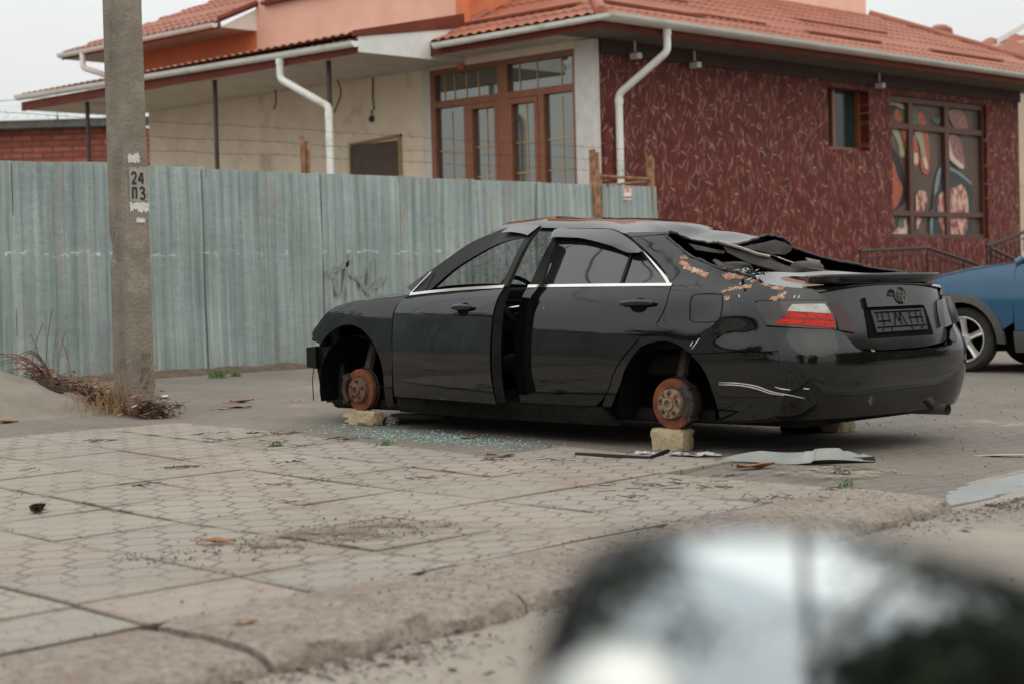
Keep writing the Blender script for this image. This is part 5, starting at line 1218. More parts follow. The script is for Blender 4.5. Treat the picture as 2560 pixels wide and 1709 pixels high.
# shelf on top of the bumper, towards the boot
tl = [q for q in G2[0:1]]
topc = [row[-1] for row in G2 if row[-1][1] < .70]
bmesh_.grid([[lp(q[0], q[1], .012, False) for q in topc], [lp(q[0], q[1] - .004, -.075, False) for q in topc]])
bumper = bmesh_.build('rear_bumper', M_BUMPER, car, smooth=True, angle=38)
mb = MB()
for pts in D['scr_line'][:3] + D['scr_line'][6:]: sz_ribbon(mb, pts, .006, .016, 30, True)
mb.build('scratch', M_SCRATCH, bumper); BULGE[0] = False
mb = MB()
for pts in D['scr_line'][3:6]: sz_ribbon(mb, pts, .005, .004, 10, True)
mb.build('scratch', M_SCRATCH, car)
tr = dict(l=[[.985, .60]] + D['trunk_l'][1:3] + D['trunk_l'][3:], b=[[.985, .60], [1.3, .574], [c_, .572]], t=[D['trunk_l'][-1], [1.1, .935], [c_, .945]], r=[[c_, .572], [c_, .945]])
trunk = full_rear(tr, 50, 30, -.018, .03, 'trunk_lid', M_BOOT)
# top of the boot and its lip spoiler
sh = [np.array(lp(q[0], q[1], 0, False)) for q in resample(D['shut'], 24)]
back = [np.array(lp(a, .972, -.02, False)) for a in np.linspace(.871, math.pi - .871, 31)]
front = [np.array((x_, -.50 + .10 * (1 - (x_ / .76) ** 2) * 1.0, 1.0 + .012 * (1 - (x_ / .76) ** 2) + .006 * math.sin(9 * x_))) for x_ in np.linspace(sh[0][0], -sh[0][0], 31)]
mb = MB(); G = []
for i in range(24):
    t = i / 23; row = []
    for k in range(31):
        u = k / 30; a = front[k] * (1 - t) + back[k] * t; l0 = front[0] * (1 - t) + back[0] * t; e = sh[i] - l0; e2 = e * np.array([-1, 1, 1])
        q = a + e * (1 - u) ** 2 + e2 * u ** 2; q[2] += .012 * math.sin(math.pi * u) * (1 - t) + .004 * math.sin(7 * u + 5 * t) * (1 - t)
        row.append(tuple(q))
    G.append(row)
mb.grid(G); mb.grid([G[0], [(q[0], q[1] + .02, q[2] - .05) for q in G[0]]]); mb.build('trunk_top', M_ROOFP, trunk, smooth=True, angle=50)
mb = MB(); G = []
for a in np.linspace(.80, math.pi - .80, 61):
    e = max(0., min(1, (min(a, math.pi - a) - .80) / .10)) ** .6; ee = min(1, (min(a, math.pi - a) - .80) / .35)
    sec = [(-.13, .990 + .002 * e), (-.06, 1.0), (-.0, .992 + .012 * e), (.018 * e + .012, .990 + .012 * e), (.020 * e + .012, .984 + .010 * e), (.004, .957 - .008 * ee), (-.02, .935 + .02 * (1 - ee)), (-.05, .935 + .02 * (1 - ee))]
    G.append([lp(a, 1.0, o_, False)[:2] + (z,) for o_, z in sec])
mb.grid(G); mb.add(G[0], [tuple(range(8))]); mb.add(G[-1], [tuple(range(8))]); mb.build('spoiler', M_BOOT, trunk, smooth=True, angle=35)
for mir in (False, True):
    tlm = surf_panel('tail_lamp', D['tail'], M_LENSD, 40, 14, (.006 if not mir else .036), .045, mirror=mir, dn=False)
    if not mir:
        surf_panel('clear_lens', D['tail_w'], M_LENSW, 20, 8, .0095, .004, tlm, dn=False); surf_panel('red_lens', D['tail_r'], M_LENSR, 24, 10, .0105, .005, tlm, dn=False)
        tb_, tt_ = D['tail_r']['b'], D['tail_r']['t']
        def lq(u, v): a = np.array(resample(tb_, 21)[int(u * 20)]); b_ = np.array(resample(tt_, 21)[int(u * 20)]); return tuple(a + (b_ - a) * v)
        for q_ in ([lq(0., .52), lq(.3, .55), lq(.6, .55), lq(1., .55)], [lq(.45, .02), lq(.45, .5), lq(.45, .98)], [lq(.8, .02), lq(.85, .5), lq(.9, .98)]):
            mbl = MB(); sz_ribbon(mbl, q_, .0035, .0125, 12); mbl.build('lens_divider', M_LENSDR, tlm)
    surf_panel('inner_lamp', D['tail_i'], M_LENSDR if not mir else M_LENSD, 16, 12, -.004 + .02 * mir, .03, trunk, mirror=mir, dn=False)
def rear_poly(name, pts, m, par, off, thick=.01, bev=.0, nu=18, nv=6):
    """four-cornered plate on the boot face: bl, tl, tr, br"""
    bl, tl_, tr_, br_ = pts
    return surf_panel(name, dict(b=[bl, br_], t=[tl_, tr_], l=[bl, tl_], r=[br_, tr_]), m, nu, nv, off, thick, par, dn=False)
rear_poly('garnish', [(1.235, .815), (1.235, .868), (math.pi - 1.235, .868), (math.pi - 1.235, .815)], M_BUMPER, trunk, .004, .02)
rear_poly('plate_recess', [(1.20, .640), (1.22, .812), (math.pi - 1.22, .812), (math.pi - 1.20, .640)], M_DARK, trunk, -.012, .006)
pl = rear_poly('plate_frame', [(1.275, .672), (1.265, .795), (math.pi - 1.265, .795), (math.pi - 1.275, .672)], M_PLATE, trunk, -.003, .012)
def plate_pt(u, v, off): return lp(1.275 + (math.pi - 2.55) * u, .672 + .123 * v, off, False)
mb = MB()
def pstroke(mb, pts, wd, off):
    P = resample(pts, 10, False); A = []; B_ = []
    for i, p in enumerate(P):
        d = P[min(i + 1, 9)] - P[max(i - 1, 0)]; ds = d * np.array([.5, .123]); ds /= np.linalg.norm(ds) + 1e-9; n = np.array([-ds[1] / .5, ds[0] / .123]) * wd / 2
        A.append(plate_pt(*(p + n), off)); B_.append(plate_pt(*(p - n), off))
    mb.grid([A, B_])
for s_ in ([(.02, .22), (.98, .22)], [(.03, .90), (.97, .90)], [(.36, .25), (.42, .85)], [(.42, .85), (.47, .45)], [(.47, .45), (.53, .85)], [(.50, .25), (.50, .85)], [(.53, .85), (.60, .25)], [(.16, .3), (.16, .9)], [(.28, .4), (.28, .9)], [(.70, .3), (.70, .9)], [(.83, .3), (.83, .9)], [(.05, .5), (.3, .5)], [(.68, .6), (.95, .6)], [(.28, .02), (.3, .2)], [(.7, .02), (.68, .2)], [(.93, .3), (.93, .8)], [(.07, .6), (.07, .85)]): pstroke(mb, s_, .008, .0005)
mb.build('plate_ribs', M_DARK, pl)
for uu in (.12, .88): MB().lathe([(.007, 0), (.006, .003), (0, .0035)], (0, -1, 0), plate_pt(uu, .1, .0), 10).build('plate_screw', M_DARK, pl)
# oval badge of interlocking ellipses
def ell(mb, cx_, cz_, rx, rz, wd, off, n=40):
    G = []
    for k in range(n + 1):
        a = 2 * math.pi * k / n
        G.append([(cx_ + math.cos(a) * (rx - wd), lp(c_ + cx_ * 1.4, .9, off, False)[1] + .0, cz_ + math.sin(a) * (rz - wd)), (cx_ + math.cos(a) * (rx - wd / 2), lp(c_, .9, off, False)[1] - .004, cz_ + math.sin(a) * (rz - wd / 2)), (cx_ + math.cos(a) * rx, lp(c_, .9, off, False)[1], cz_ + math.sin(a) * rz)])
    mb.grid(G)
mb = MB(); ex, ez = .052, .876
def ell2(rx, rz, wd, cz0, cx0=0, lift=.022):
    G = []
    for k in range(49):
        a = 2 * math.pi * k / 48; ca_, sa = math.cos(a), math.sin(a); row = []
        for q, h in ((wd, 0), (wd / 2, .007), (0, 0)):
            z = ez + cz0 + sa * (rz - q); row.append((ex + cx0 + ca_ * (rx - q), lp(c_, z, 0, False)[1] - lift - h + .012, z))
        G.append(row)
    mb.grid(G)
ell2(.058, .050, .010, 0); ell2(.021, .045, .008, 0); ell2(.042, .020, .008, .022)
mb.build('badge', M_EMB, trunk, smooth=True, angle=80)

# fuel flap: groove line and flap
mb = MB(); FP = [tuple(q) for q in D['fuel']]
P = resample(FP + FP[:1], 60)[:-1]; A = []; B_ = []
cx_, cz_ = np.mean([p[0] for p in P]), np.mean([p[1] for p in P])
for p in P + P[:1]:
    d = np.array([(p[0] - cx_) * L5, p[1] - cz_]); d /= np.linalg.norm(d); A.append(lp(p[0], p[1], .0022)); B_.append(lp(p[0] + d[0] * .005 / L5, p[1] + d[1] * .005, .0022))
mb.grid([A, B_]); mb.build('fuel_flap_groove', M_DARK, car)
# scraped bare patches
mb = MB()
for pts in D['scrapes']:
    q = [tuple(p) for p in pts]; P = resample(q + q[:1], 44, False)[:-1]
    P = [p + np.array([random.uniform(-.014, .014), random.uniform(-.007, .007)]) for p in P]
    c = np.mean(P, axis=0); n = len(P)
    vs = [lp(p[0], p[1], .0025) for p in P] + [lp(*(c + (p - c) * .5), .003) for p in P] + [lp(c[0], c[1], .003)]
    mb.add(vs, [(k, (k + 1) % n, n + (k + 1) % n, n + k) for k in range(n)] + [(n + k, n + (k + 1) % n, 2 * n) for k in range(n)])
mb.build('scraped_patch', M_SCRAPE, car, label='bare orange scrapes where paint is gone')
mb = MB()
for s_, z_, L_, a in ((-1.62, .845, .012, 1.4), (-2.79, .822, .02, .2), (.30, .96, .03, 1.2), (.25, .93, .04, .8), (.36, .985, .05, .5), (.33, .89, .03, 2.), (-.11, .62, .05, 1.1), (.40, 1.0, .06, .3), (.2, 1.02, .06, 2.6), (.1, 1.06, .08, 2.5)):
    sz_ribbon(mb, [(s_, z_), (s_ + L_ * math.cos(a), z_ + L_ * math.sin(a) * .5)], .006, .003, 6, True)
mb.build('scratch', M_SCRATCH, car)
# brakes: disc, hub, caliper at each corner
def brake(x, y, z, r, pale, rear, sg):
    """x,y,z: centre of the outer disc face in car coordinates (local)"""
    ax = (sg, 0, 0); o0 = (x, y, z)
    d = MB().lathe([(r * .60, -.030), (r, -.030), (r, -.024), (r * .985, -.022), (r * .985, -.010), (r, -.008), (r, 0), (r * .62, 0), (r * .61, -.006)], ax, o0, 56).build('brake_disc', M_RUSTD, car, smooth=True, angle=40)
    hm = M_HUBL if pale else M_HUB
    MB().lathe([(r * .62, -.01), (r * .60, .012), (r * .57, .034 if rear else .026), (r * .28, .036 if rear else .028), (r * .25, .030), (r * .24, .05 if rear else .045), (r * .17, .052 if rear else .048), (r * .15, .03), (0, .03)], ax, o0, 40).build('hub', hm, d, smooth=True, angle=35)
    MB().lathe([(r * .67, .001), (r * .60, .0015)], ax, o0, 40).build('disc_groove', M_CAST, d)
    mb = MB()
    for k in range(5):
        a = 2 * math.pi * k / 5 + .35; c = Vector(o0) + Vector((0, math.cos(a) * r * .42, math.sin(a) * r * .42)); mb.tube([c + Vector(ax) * .02, c + Vector(ax) * .043], .0095, 8)
    mb.build('wheel_stud', M_CAST, d, smooth=True, angle=50)
    if rear:
        mb = MB()
        for k in range(8):
            a = 2 * math.pi * k / 8 + .1; c = Vector(o0) + Vector((0, math.cos(a) * r * .43, math.sin(a) * r * .43)) + Vector(ax) * .0375; u = Vector((0, math.cos(a), math.sin(a))); v = Vector((0, -math.sin(a), math.cos(a)))
            mb.add([c + u * r * .11 + v * r * .10, c + u * r * .11 - v * r * .10, c - u * r * .10 - v * r * .045, c - u * r * .10 + v * r * .045], [(0, 1, 2, 3)])
        mb.build('hub_pocket', M_RUSTD, d)
    # dust shield and caliper
    MB().lathe([(r * .3, -.05), (r * 1.05, -.055), (r * 1.08, -.045), (r * 1.06, -.04)], ax, o0, 40).build('dust_shield', M_CAST, car, smooth=True)
    mb = MB(); fw = -1 if rear else 1; G = []
    for a in np.linspace(-.75, .75, 12):
        rr = [(r * .80, .030), (r * .98, .034), (r * 1.16, .022), (r * 1.2, -.02), (r * 1.12, -.07), (r * .8, -.07)]
        k = 1 - .10 * abs(a) ** 2
        G.append([tuple(Vector(o0) + Vector(ax) * h + Vector((0, fw * math.cos(a + (.12 if rear else .05)) * q * k, math.sin(a + (.12 if rear else .05)) * q * k))) for q, h in rr])
    mb.grid(G); mb.add(G[0], [tuple(range(6))]); mb.add(G[-1], [tuple(range(6))])
    o = mb.build('caliper', M_CAST, car, smooth=True, angle=30, bevel=.004)
    for a in (-.55, .6): c = Vector(o0) + Vector((0, fw * math.cos(a) * r * 1.12, math.sin(a) * r * 1.12)); MB().tube([c - Vector(ax) * .05, c + Vector(ax) * .03], .014, 8).build('slide_pin', M_CAST, o, smooth=True)
    mb = MB(); b0 = Vector(o0) + Vector(ax) * -.06
    mb.tube([b0 + Vector((0, 0, 0)), b0 - Vector(ax) * .35 + Vector((0, .02, -.03))], .035, 8); mb.tube([b0 + Vector((0, 0, .05)), b0 + Vector((-sg * .08, 0, .28)), b0 + Vector((-sg * .12, -.02, .52))], .035, 8)
    mb.tube([b0 + Vector((0, 0, -.08)), b0 + Vector((-sg * .35, -.1, -.06))], .022, 6)
    mb.build('strut', M_CAST, car, smooth=True)
brake(-.80, .01, .278, .148, True, True, -1); brake(-.80, 2.797, .303, .144, False, False, -1)
brake(.80, .01, .278, .148, True, True, 1); brake(.80, 2.797, .303, .144, False, False, 1)
# front: bare crash beam, radiator support, torn liner
mb = MB()
G = []
for x_ in np.linspace(-.74, .74, 16):
    b_ = .07 * (1 - (x_ / .74) ** 2); G.append([(x_, 3.34 + b_, .44), (x_, 3.445 + b_, .45), (x_, 3.445 + b_, .59), (x_, 3.34 + b_, .60)])
mb.grid(G); mb.add(G[0], [(0, 1, 2, 3)]); mb.add(G[-1], [(0, 1, 2, 3)]); mb.grid([[g[0] for g in G], [g[3] for g in G]]); mb.build('crash_beam', M_TRIM, car, bevel=.01)
mb = MB().box(-.66, 3.16, .22, .66, 3.22, .78).box(-.74, 3.20, .60, .74, 3.30, .68); mb.build('radiator_support', M_DARK, car, bevel=.008)
mb = MB(); P = [(3.38, .43), (3.37, .30), (3.33, .215), (3.28, .195), (3.21, .20), (3.19, .188), (3.145, .198), (3.125, .235), (3.10, .40), (3.12, .60), (3.2, .72), (3.30, .70), (3.33, .6)]
mb.poly([(-.70 + .02 * math.sin(i), y, z) for i, (y, z) in enumerate(P)], .05, (-1, 0, 0)); mb.build('torn_wheel_liner', M_TRIM, car, bevel=.006)
MB().tube([(-.73, 3.36, .5), (-.74, 3.385, .36), (-.74, 3.38, .26), (-.735, 3.385, .21)], .004, 5).build('hanging_wire', M_WIRE, car)
mb = MB().tube([(-.76, 3.27, .72), (-.74, 3.33, .69), (-.60, 3.36, .66)], .03, 8).tube([(-.8, 3.24, .70), (-.78, 3.30, .655), (-.7, 3.35, .64)], .018, 6); mb.build('lamp_bracket', M_TRIM, car, smooth=True)
# cabin: floor, seats, dashboard, steering wheel
def cushion(name, x0, y0, z0, x1, y1, z1, m, par, rot=0.):
    mb = MB(); q = Matrix.Rotation(rot, 3, 'X'); c = Vector(((x0 + x1) / 2, (y0 + y1) / 2, z0))
    mb.box(x0, y0, z0, x1, y1, z1); mb.v = [tuple(c + q @ (Vector(p) - c)) for p in mb.v]
    return mb.build(name, m, par, smooth=True, sub=2, bevel=.05, angle=180)
for sx in (-.38, .38):
    cushion('seat', sx - .25, 1.05, .40, sx + .25, 1.60, .56, M_INT, car)
    bk = cushion('seat_back', sx - .24, .92, .50, sx + .24, 1.08, 1.06, M_INT, car, .22)
    cushion('headrest', sx - .13, .80, 1.05, sx + .13, .92, 1.22, M_INT, bk)
cushion('rear_seat', -.66, .0, .42, .66, .55, .58, M_INT, car); rbk = cushion('rear_seat_back', -.66, -.14, .5, .66, .04, 1.0, M_INT, car, .3)
for sx in (-.38, .36): cushion('headrest', sx - .14, -.20, .98, sx + .14, -.07, 1.10, M_INTG, rbk, .2)
cushion('dashboard', -.72, 1.78, .66, .72, 2.25, .98, M_INT, car)
mb = MB(); c = Vector((-.37, 1.62, .88)); ax = Vector((0, -.9, .42)).normalized(); u = Vector((1, 0, 0)); v = ax.cross(u)
mb.tube([c + u * math.cos(a) * .185 + v * math.sin(a) * .185 for a in np.linspace(0, 2 * math.pi, 30, endpoint=False)], .015, 8, close=True)
for a in (.1, math.pi - .1, -1.57): mb.tube([c, c + u * math.cos(a) * .18 + v * math.sin(a) * .18], .018, 6)
mb.tube([c, c - ax * .3], .03, 8); mb.build('steering_wheel', M_INT, car, smooth=True)
mb = MB().box(-.70, 1.05, .30, -.62, 1.12, 1.28).box(.62, 1.05, .30, .70, 1.12, 1.28); mb.v = [(p[0] + (.16 if p[0] < 0 else -.16) * max(0, (p[2] - .95) / .33), p[1], p[2]) for p in mb.v]; mb.build('door_pillar', M_PAINT, car)
mb = MB()
for z, a in ((.86, .10), (.82, .07), (.78, .09), (.70, .06)): mb.tube([(-.80, 1.22, z), (-.80, 1.22 + a, z - .01)], .008, 6)
mb.build('door_latch', M_CHROME, car)
for o_ in [c for c in car.children_recursive if c.type == 'MESH' and (c.name.startswith('quarter') or (c.parent and c.parent.name == 'rear_door.001'))]:
    for v_ in o_.data.vertices:
        c0 = v_.co
        if c0.x > .35 and c0.z > 1.0 and c0.y < 1.02: c0.z -= .062 * smooth01((1.02 - c0.y) / .86) ** 1.25 * smooth01((c0.z - 1.0) / .26)
# rear opening: black seal, parcel shelf, torn headlining and trim hanging in it
cpr = [Vector(lp(q[0], q[1], .004, False)) for q in resample([tuple(q) for q in D['cpil']['r']], 26, False)]
hd_ = [Vector(p) for p in header]
cpm = [Vector((-p.x, p.y, p.z - .06 * smooth01((p.z - 1.0) / .28))) for p in cpr[::-1]]
mb = MB(); path = cpr + hd_[2:-2] + cpm
path = [p + Vector((random.uniform(-.004, .004), random.uniform(-.004, .004), random.uniform(-.006, .003))) for p in path]
mb.tube(path, [.0075 + random.uniform(-.002, .003) for _ in path], 7); mb.build('torn_window_seal', mat('rough_black_seal', (.008, .009, .009), (.03, .032, .030), 30, .45, bump=.8, bscale=60), car, smooth=True)
mb = MB(); mb.box(-.62, -.62, .88, .62, .0, .93); mb.build('parcel_shelf', M_DARK, car)
mb = MB(); mb.grid([[tuple(Vector(p) + Vector((0, 0, -.025))) for p in row] for row in ROOF]); mb.build('headlining', M_INT, car, smooth=True)
def board(name, pts, m, th=.008, n=(0, -1, .3)):
    mb = MB(); c = sum((Vector(p) for p in pts), Vector()) / len(pts)
    return mb.poly(pts, th, Vector(n).normalized()).build(name, m, car, bevel=.002)
board('hanging_trim_board', [(-.656, -.20, 1.218), (-.50, -.22, 1.188), (-.273, -.22, 1.138), (-.13, -.23, 1.118), (-.02, -.23, 1.08), (.10, -.24, 1.052), (.13, -.24, 1.028), (.03, -.26, 1.015), (-.20, -.24, 1.05), (-.36, -.24, 1.085), (-.542, -.22, 1.150), (-.56, -.21, 1.185)], M_INTG)
MB().tube([(-.656, -.225, 1.218), (-.45, -.235, 1.178), (-.273, -.235, 1.140), (-.16, -.24, 1.125)], .010, 6).build('trim_edge', mat('pale_board_edge', (.34, .30, .25), (.44, .40, .34), 9, .8), car)
board('torn_trim_strip', [(-.955, -.43, 1.102), (-.93, -.43, 1.108), (-.86, -.44, 1.084), (-.75, -.45, 1.06), (-.664, -.45, 1.030), (-.69, -.46, 1.018), (-.80, -.45, 1.052), (-.93, -.45, 1.068)], mat('brown_torn_trim', (.055, .042, .034), (.10, .08, .065), 12, .8))
board('hanging_trim_board', [(-.024, .08, 1.189), (.18, .08, 1.215), (.352, .08, 1.238), (.45, .08, 1.22), (.538, .08, 1.195), (.52, .08, 1.165), (.458, .08, 1.143), (.30, .07, 1.15), (.12, .07, 1.17)], M_INTG)
board('hanging_trim_board', [(-.526, .08, 1.214), (-.40, .08, 1.198), (-.26, .08, 1.177), (-.17, .08, 1.168), (-.18, .08, 1.15), (-.30, .07, 1.158), (-.469, .07, 1.174)], M_INTG)
board('torn_trim_strip', [(.05, -.33, 1.075), (.20, -.34, 1.05), (.42, -.36, 1.015), (.40, -.37, 1.005), (.18, -.35, 1.03), (.03, -.34, 1.055)], M_INTG)
board('torn_trim_strip', [(.42, -.1, 1.12), (.55, -.12, 1.10), (.53, -.13, 1.065), (.44, -.12, 1.08)], mat('pale_clip', (.16, .15, .14), (.24, .23, .21), 9, .7))
# glass bits along the smashed edge
mb = MB()
for _ in range(60):
    p = Vector(random.choice(cpr[:8] + [Vector(front[k]) for k in range(0, 14)])) + Vector((random.uniform(-.02, .03), random.uniform(-.03, .02), .008)); a = random.random() * 6; r = random.uniform(.004, .012)
    mb.add([p + Vector((math.cos(a + k * 1.57) * r * random.uniform(.5, 1.2), math.sin(a + k * 1.57) * r, random.uniform(0, .010))) for k in range(4)], [(0, 1, 2, 3)])
mb.build('glass_bits', mat('dull_glass_bits', (.30, .34, .32), (.5, .54, .5), 30, .3), car)['kind'] = 'stuff'
mb = MB()
for k in range(14):
    p = Vector(cpr[min(1 + k // 4, 25)]) + Vector((random.uniform(0, .10), random.uniform(-.06, .02), random.uniform(-.005, .012))); a = random.random() * 6
    mb.add([p, p + Vector((math.cos(a) * .03, math.sin(a) * .03, random.uniform(0, .022))), p + Vector((math.cos(a + 1) * .028, math.sin(a + 1) * .028, random.uniform(0, .02)))], [(0, 1, 2)])
mb.build('torn_metal', mat('torn_metal', (.10, .11, .105), (.34, .35, .33), 40, .5), car)
# exhaust
mb = MB().tube([(.36, -.62, .20), (.36, -.95, .20), (.345, -1.13, .202)], .033, 16, cap=False); mb.tube([(.345, -1.13, .202), (.36, -.9, .2)], .029, 16, cap=False)
mb.build('exhaust_pipe', M_PIPE, car, smooth=True)
mb = MB().lathe([(.0, -.3), (.10, -.3), (.09, -.2), (.09, .2), (.08, .3), (0, .3)], (1, 0, 0), (.2, -.70, .33), 20); mb.build('silencer', M_UNDER, car, smooth=True)

# ---- blocks under the brakes
def block(name, loc, size, rz, m, label, cat, chip=.012, seed=0):
    rnd = random.Random(seed); bm = bmesh.new(); bmesh.ops.create_cube(bm, size=1); bmesh.ops.subdivide_edges(bm, edges=bm.edges[:], cuts=5, use_grid_fill=True)
    for v in bm.verts:
        c = v.co.copy(); v.co = Vector((c.x * size[0], c.y * size[1], (c.z + .5) * size[2]))
        k = sum(abs(q) > .49 for q in c); amp = chip * (.35 if k == 1 else 1.0 if k == 2 else 1.6)
        v.co -= Vector((c.x * abs(rnd.gauss(0, amp)) * 2, c.y * abs(rnd.gauss(0, amp)) * 2, (c.z * abs(rnd.gauss(0, amp)) * 1.2 if c.z > .49 else 0)))
    me = bpy.data.meshes.new(name); bm.to_mesh(me); bm.free(); me.materials.append(m); o = bpy.data.objects.new(name, me); COL.objects.link(o)
    o.location = loc; o.rotation_euler = (0, 0, rz); me.polygons.foreach_set('use_smooth', [True] * len(me.polygons)); me.set_sharp_from_angle(angle=math.radians(28)); return tag(o, label, cat)
block('stone_block', (CARX - .760, CARY + .05, lot_z(8, 6.5) + .002), (.11, .25, .130), .02, M_YELBRICK, 'pale stone block standing under the rear brake disc nearest the viewer', 'block', .010, 1)
block('stone_block', (CARX - .770, CARY + 2.80, lot_z(8, 9.3) + .002), (.11, .33, .100), -.06, M_YELBRICK, 'yellowish cracked brick lying under the front brake disc', 'block', .012, 5)
block('stone_block', (CARX + .80, CARY - .06, lot_z(9.6, 6.5) + .002), (.2, .16, .125), 0, M_YELBRICK, 'brick in shadow under the far rear corner of the black car', 'block', .010, 3)
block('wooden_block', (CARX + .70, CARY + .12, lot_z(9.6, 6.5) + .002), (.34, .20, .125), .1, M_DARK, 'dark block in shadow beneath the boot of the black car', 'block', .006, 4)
block('wooden_plank', (CARX - .55, CARY + 2.45, lot_z(8.2, 8.9) + .05), (.10, .45, .03), .2, M_INTG, 'grey board end poking out behind the front brick', 'plank', .004, 6)
block('stone', (8.14, 9.13, lot_z(8.1, 9.1)), (.07, .10, .06), .6, M_STONE, 'rounded grey stone next to the front brick', 'stone', .03, 8)
block('stone', (7.60, 5.08, lot_z(7.6, 5.1)), (.06, .09, .045), .3, M_STONE, 'small pale stone at the broken end of the grey trim', 'stone', .03, 9)

# ================================================================ BLUE CAR
BLX, BLY = 16.25, 8.93
HD = math.atan2(.999, -.044)                        # heading
blue = thing('blue_car', (BLX, BLY, lot_z(BLX, BLY)), 'blue hatchback with grey wheel arches parked beyond the black car', 'car', rz=HD)
# local: x forward from the front axle, y left (towards the viewer), z up
bW = hermite([.15, .3, .5, .65, .8, .92, 1.05, 1.2, 1.4, 1.52], [.74, .80, .835, .845, .83, .80, .74, .66, .56, .48])
bPl = hermite([-3.2, -2.8, -2, -.5, .2, .5, .72, .85], [.86, .95, 1, 1, .975, .91, .80, .66])
TOPZ = hermite([-.78, -.55, -.3, .08, .45, .68, .8, .9], [1.07, 1.045, 1.01, .955, .875, .80, .71, .60])
def bp_(x, z, off=0., sg=1): return (x, sg * (bW(z) * bPl(x) + off), z)
def bpan(name, d, m, nu=24, nv=16, off=0., par=None, th=.012, both=True):
    for sg in ((1, -1) if both else (1,)):
        G = coons(d['b'], d['t'], d['l'], d['r'], nu, nv); mb = MB(); mb.grid([[bp_(q[0], q[1], off, sg) for q in r] for r in G])
        e = [(i, 0) for i in range(nu)] + [(nu - 1, j) for j in range(1, nv)] + [(i, nv - 1) for i in range(nu - 2, -1, -1)] + [(0, j) for j in range(nv - 2, 0, -1)]
        vs = []
        for i, j in e: q = G[i][j]; vs += [bp_(q[0], q[1], off, sg), bp_(q[0], q[1], off - th, sg)]
        n = len(e); mb.add(vs, [(2 * k, 2 * ((k + 1) % n), 2 * ((k + 1) % n) + 1, 2 * k + 1) for k in range(n)])
        o = mb.build(name, m, par or blue, smooth=True, angle=35)
    return o
RT = .315; AR = .385
def arc(r, a0, a1, n=12, xc=0., zc=RT): return [(xc + r * math.cos(a), zc + r * math.sin(a)) for a in np.linspace(a0, a1, n)]
topl = lambda a, b_, n=8: [(x, TOPZ(x)) for x in np.linspace(a, b_, n)]
bpan('front_fender', dict(b=arc(AR + .04, math.pi * .93, .12), l=[(-.55, .48), (-.56, .8), (-.55, TOPZ(-.55))], r=[(.42, .36), (.60, .5), (.62, .70), (.60, TOPZ(.60))], t=topl(-.55, .60)) | dict(b=[(-.55, .48)] + arc(AR + .04, math.pi * .93, .16, 14) + [(.42, .36)]), M_BLUE, 36, 18)
bpan('front_door', dict(b=[(-1.45, .40), (-.56, .40)], t=[(-1.45, 1.06), (-.56, 1.035)], l=[(-1.45, .40), (-1.45, 1.06)], r=[(-.56, .40), (-.56, .8), (-.56, 1.035)]), M_BLUE)
bpan('rear_door', dict(b=[(-2.1, .40), (-1.46, .40)], t=[(-2.35, 1.09), (-1.46, 1.06)], l=[(-2.1, .40), (-2.2, .7), (-2.35, 1.09)], r=[(-1.46, .40), (-1.46, 1.06)]), M_BLUE)
bpan('quarter_panel', dict(b=[(-3.05, .40)] + arc(AR + .03, math.pi * .95, .1, 12, -2.47) + [(-2.05, .40)], t=[(-3.1, 1.1), (-2.36, 1.09)], l=[(-3.05, .40), (-3.1, 1.1)], r=[(-2.05, .40), (-2.2, .7), (-2.36, 1.09)]), M_BLUE)
bpan('sill_cladding', dict(b=[(-2.05, .19), (-.54, .19)], t=[(-2.08, .395), (-.55, .395)], l=[(-2.05, .19), (-2.08, .395)], r=[(-.54, .19), (-.55, .395)]), M_GREYPL, off=.012)
for xc in (0., -2.47): bpan('wheel_arch_trim', dict(b=arc(AR - .02, math.pi + .1, -.1, 24, xc), t=arc(AR + .055, math.pi + .1, -.1, 24, xc), l=[arc(AR - .02, math.pi + .1, 0, 2, xc)[0], arc(AR + .055, math.pi + .1, 0, 2, xc)[0]], r=[arc(AR - .02, 0, -.1, 2, xc)[1], arc(AR + .055, 0, -.1, 2, xc)[1]]), M_GREYPL, 30, 6, .014, th=.05)
mb = MB(); G = []
for x in np.linspace(-.55, .62, 16): G.append([(x + .24 * (1 - k * k) * (x > -.3), k * bW(TOPZ(x)) * bPl(x), TOPZ(x) + .05 * (1 - abs(k) ** 2.4)) for k in np.linspace(-1, 1, 21)])
mb.grid(G); mb.build('hood', M_BLUE, blue, smooth=True)
mb = MB(); G = []
for a in np.linspace(-1, 1, 21): G.append([(.60 + .25 * (1 - a * a), a * .74 * 1.0, TOPZ(.6) + .0), (.66 + .27 * (1 - a * a), a * .75, .55), (.66 + .27 * (1 - a * a), a * .75, .30), (.55 + .25 * (1 - a * a), a * .72, .20)])
mb.grid(G); mb.build('front_bumper', M_BLUE, blue, smooth=True)
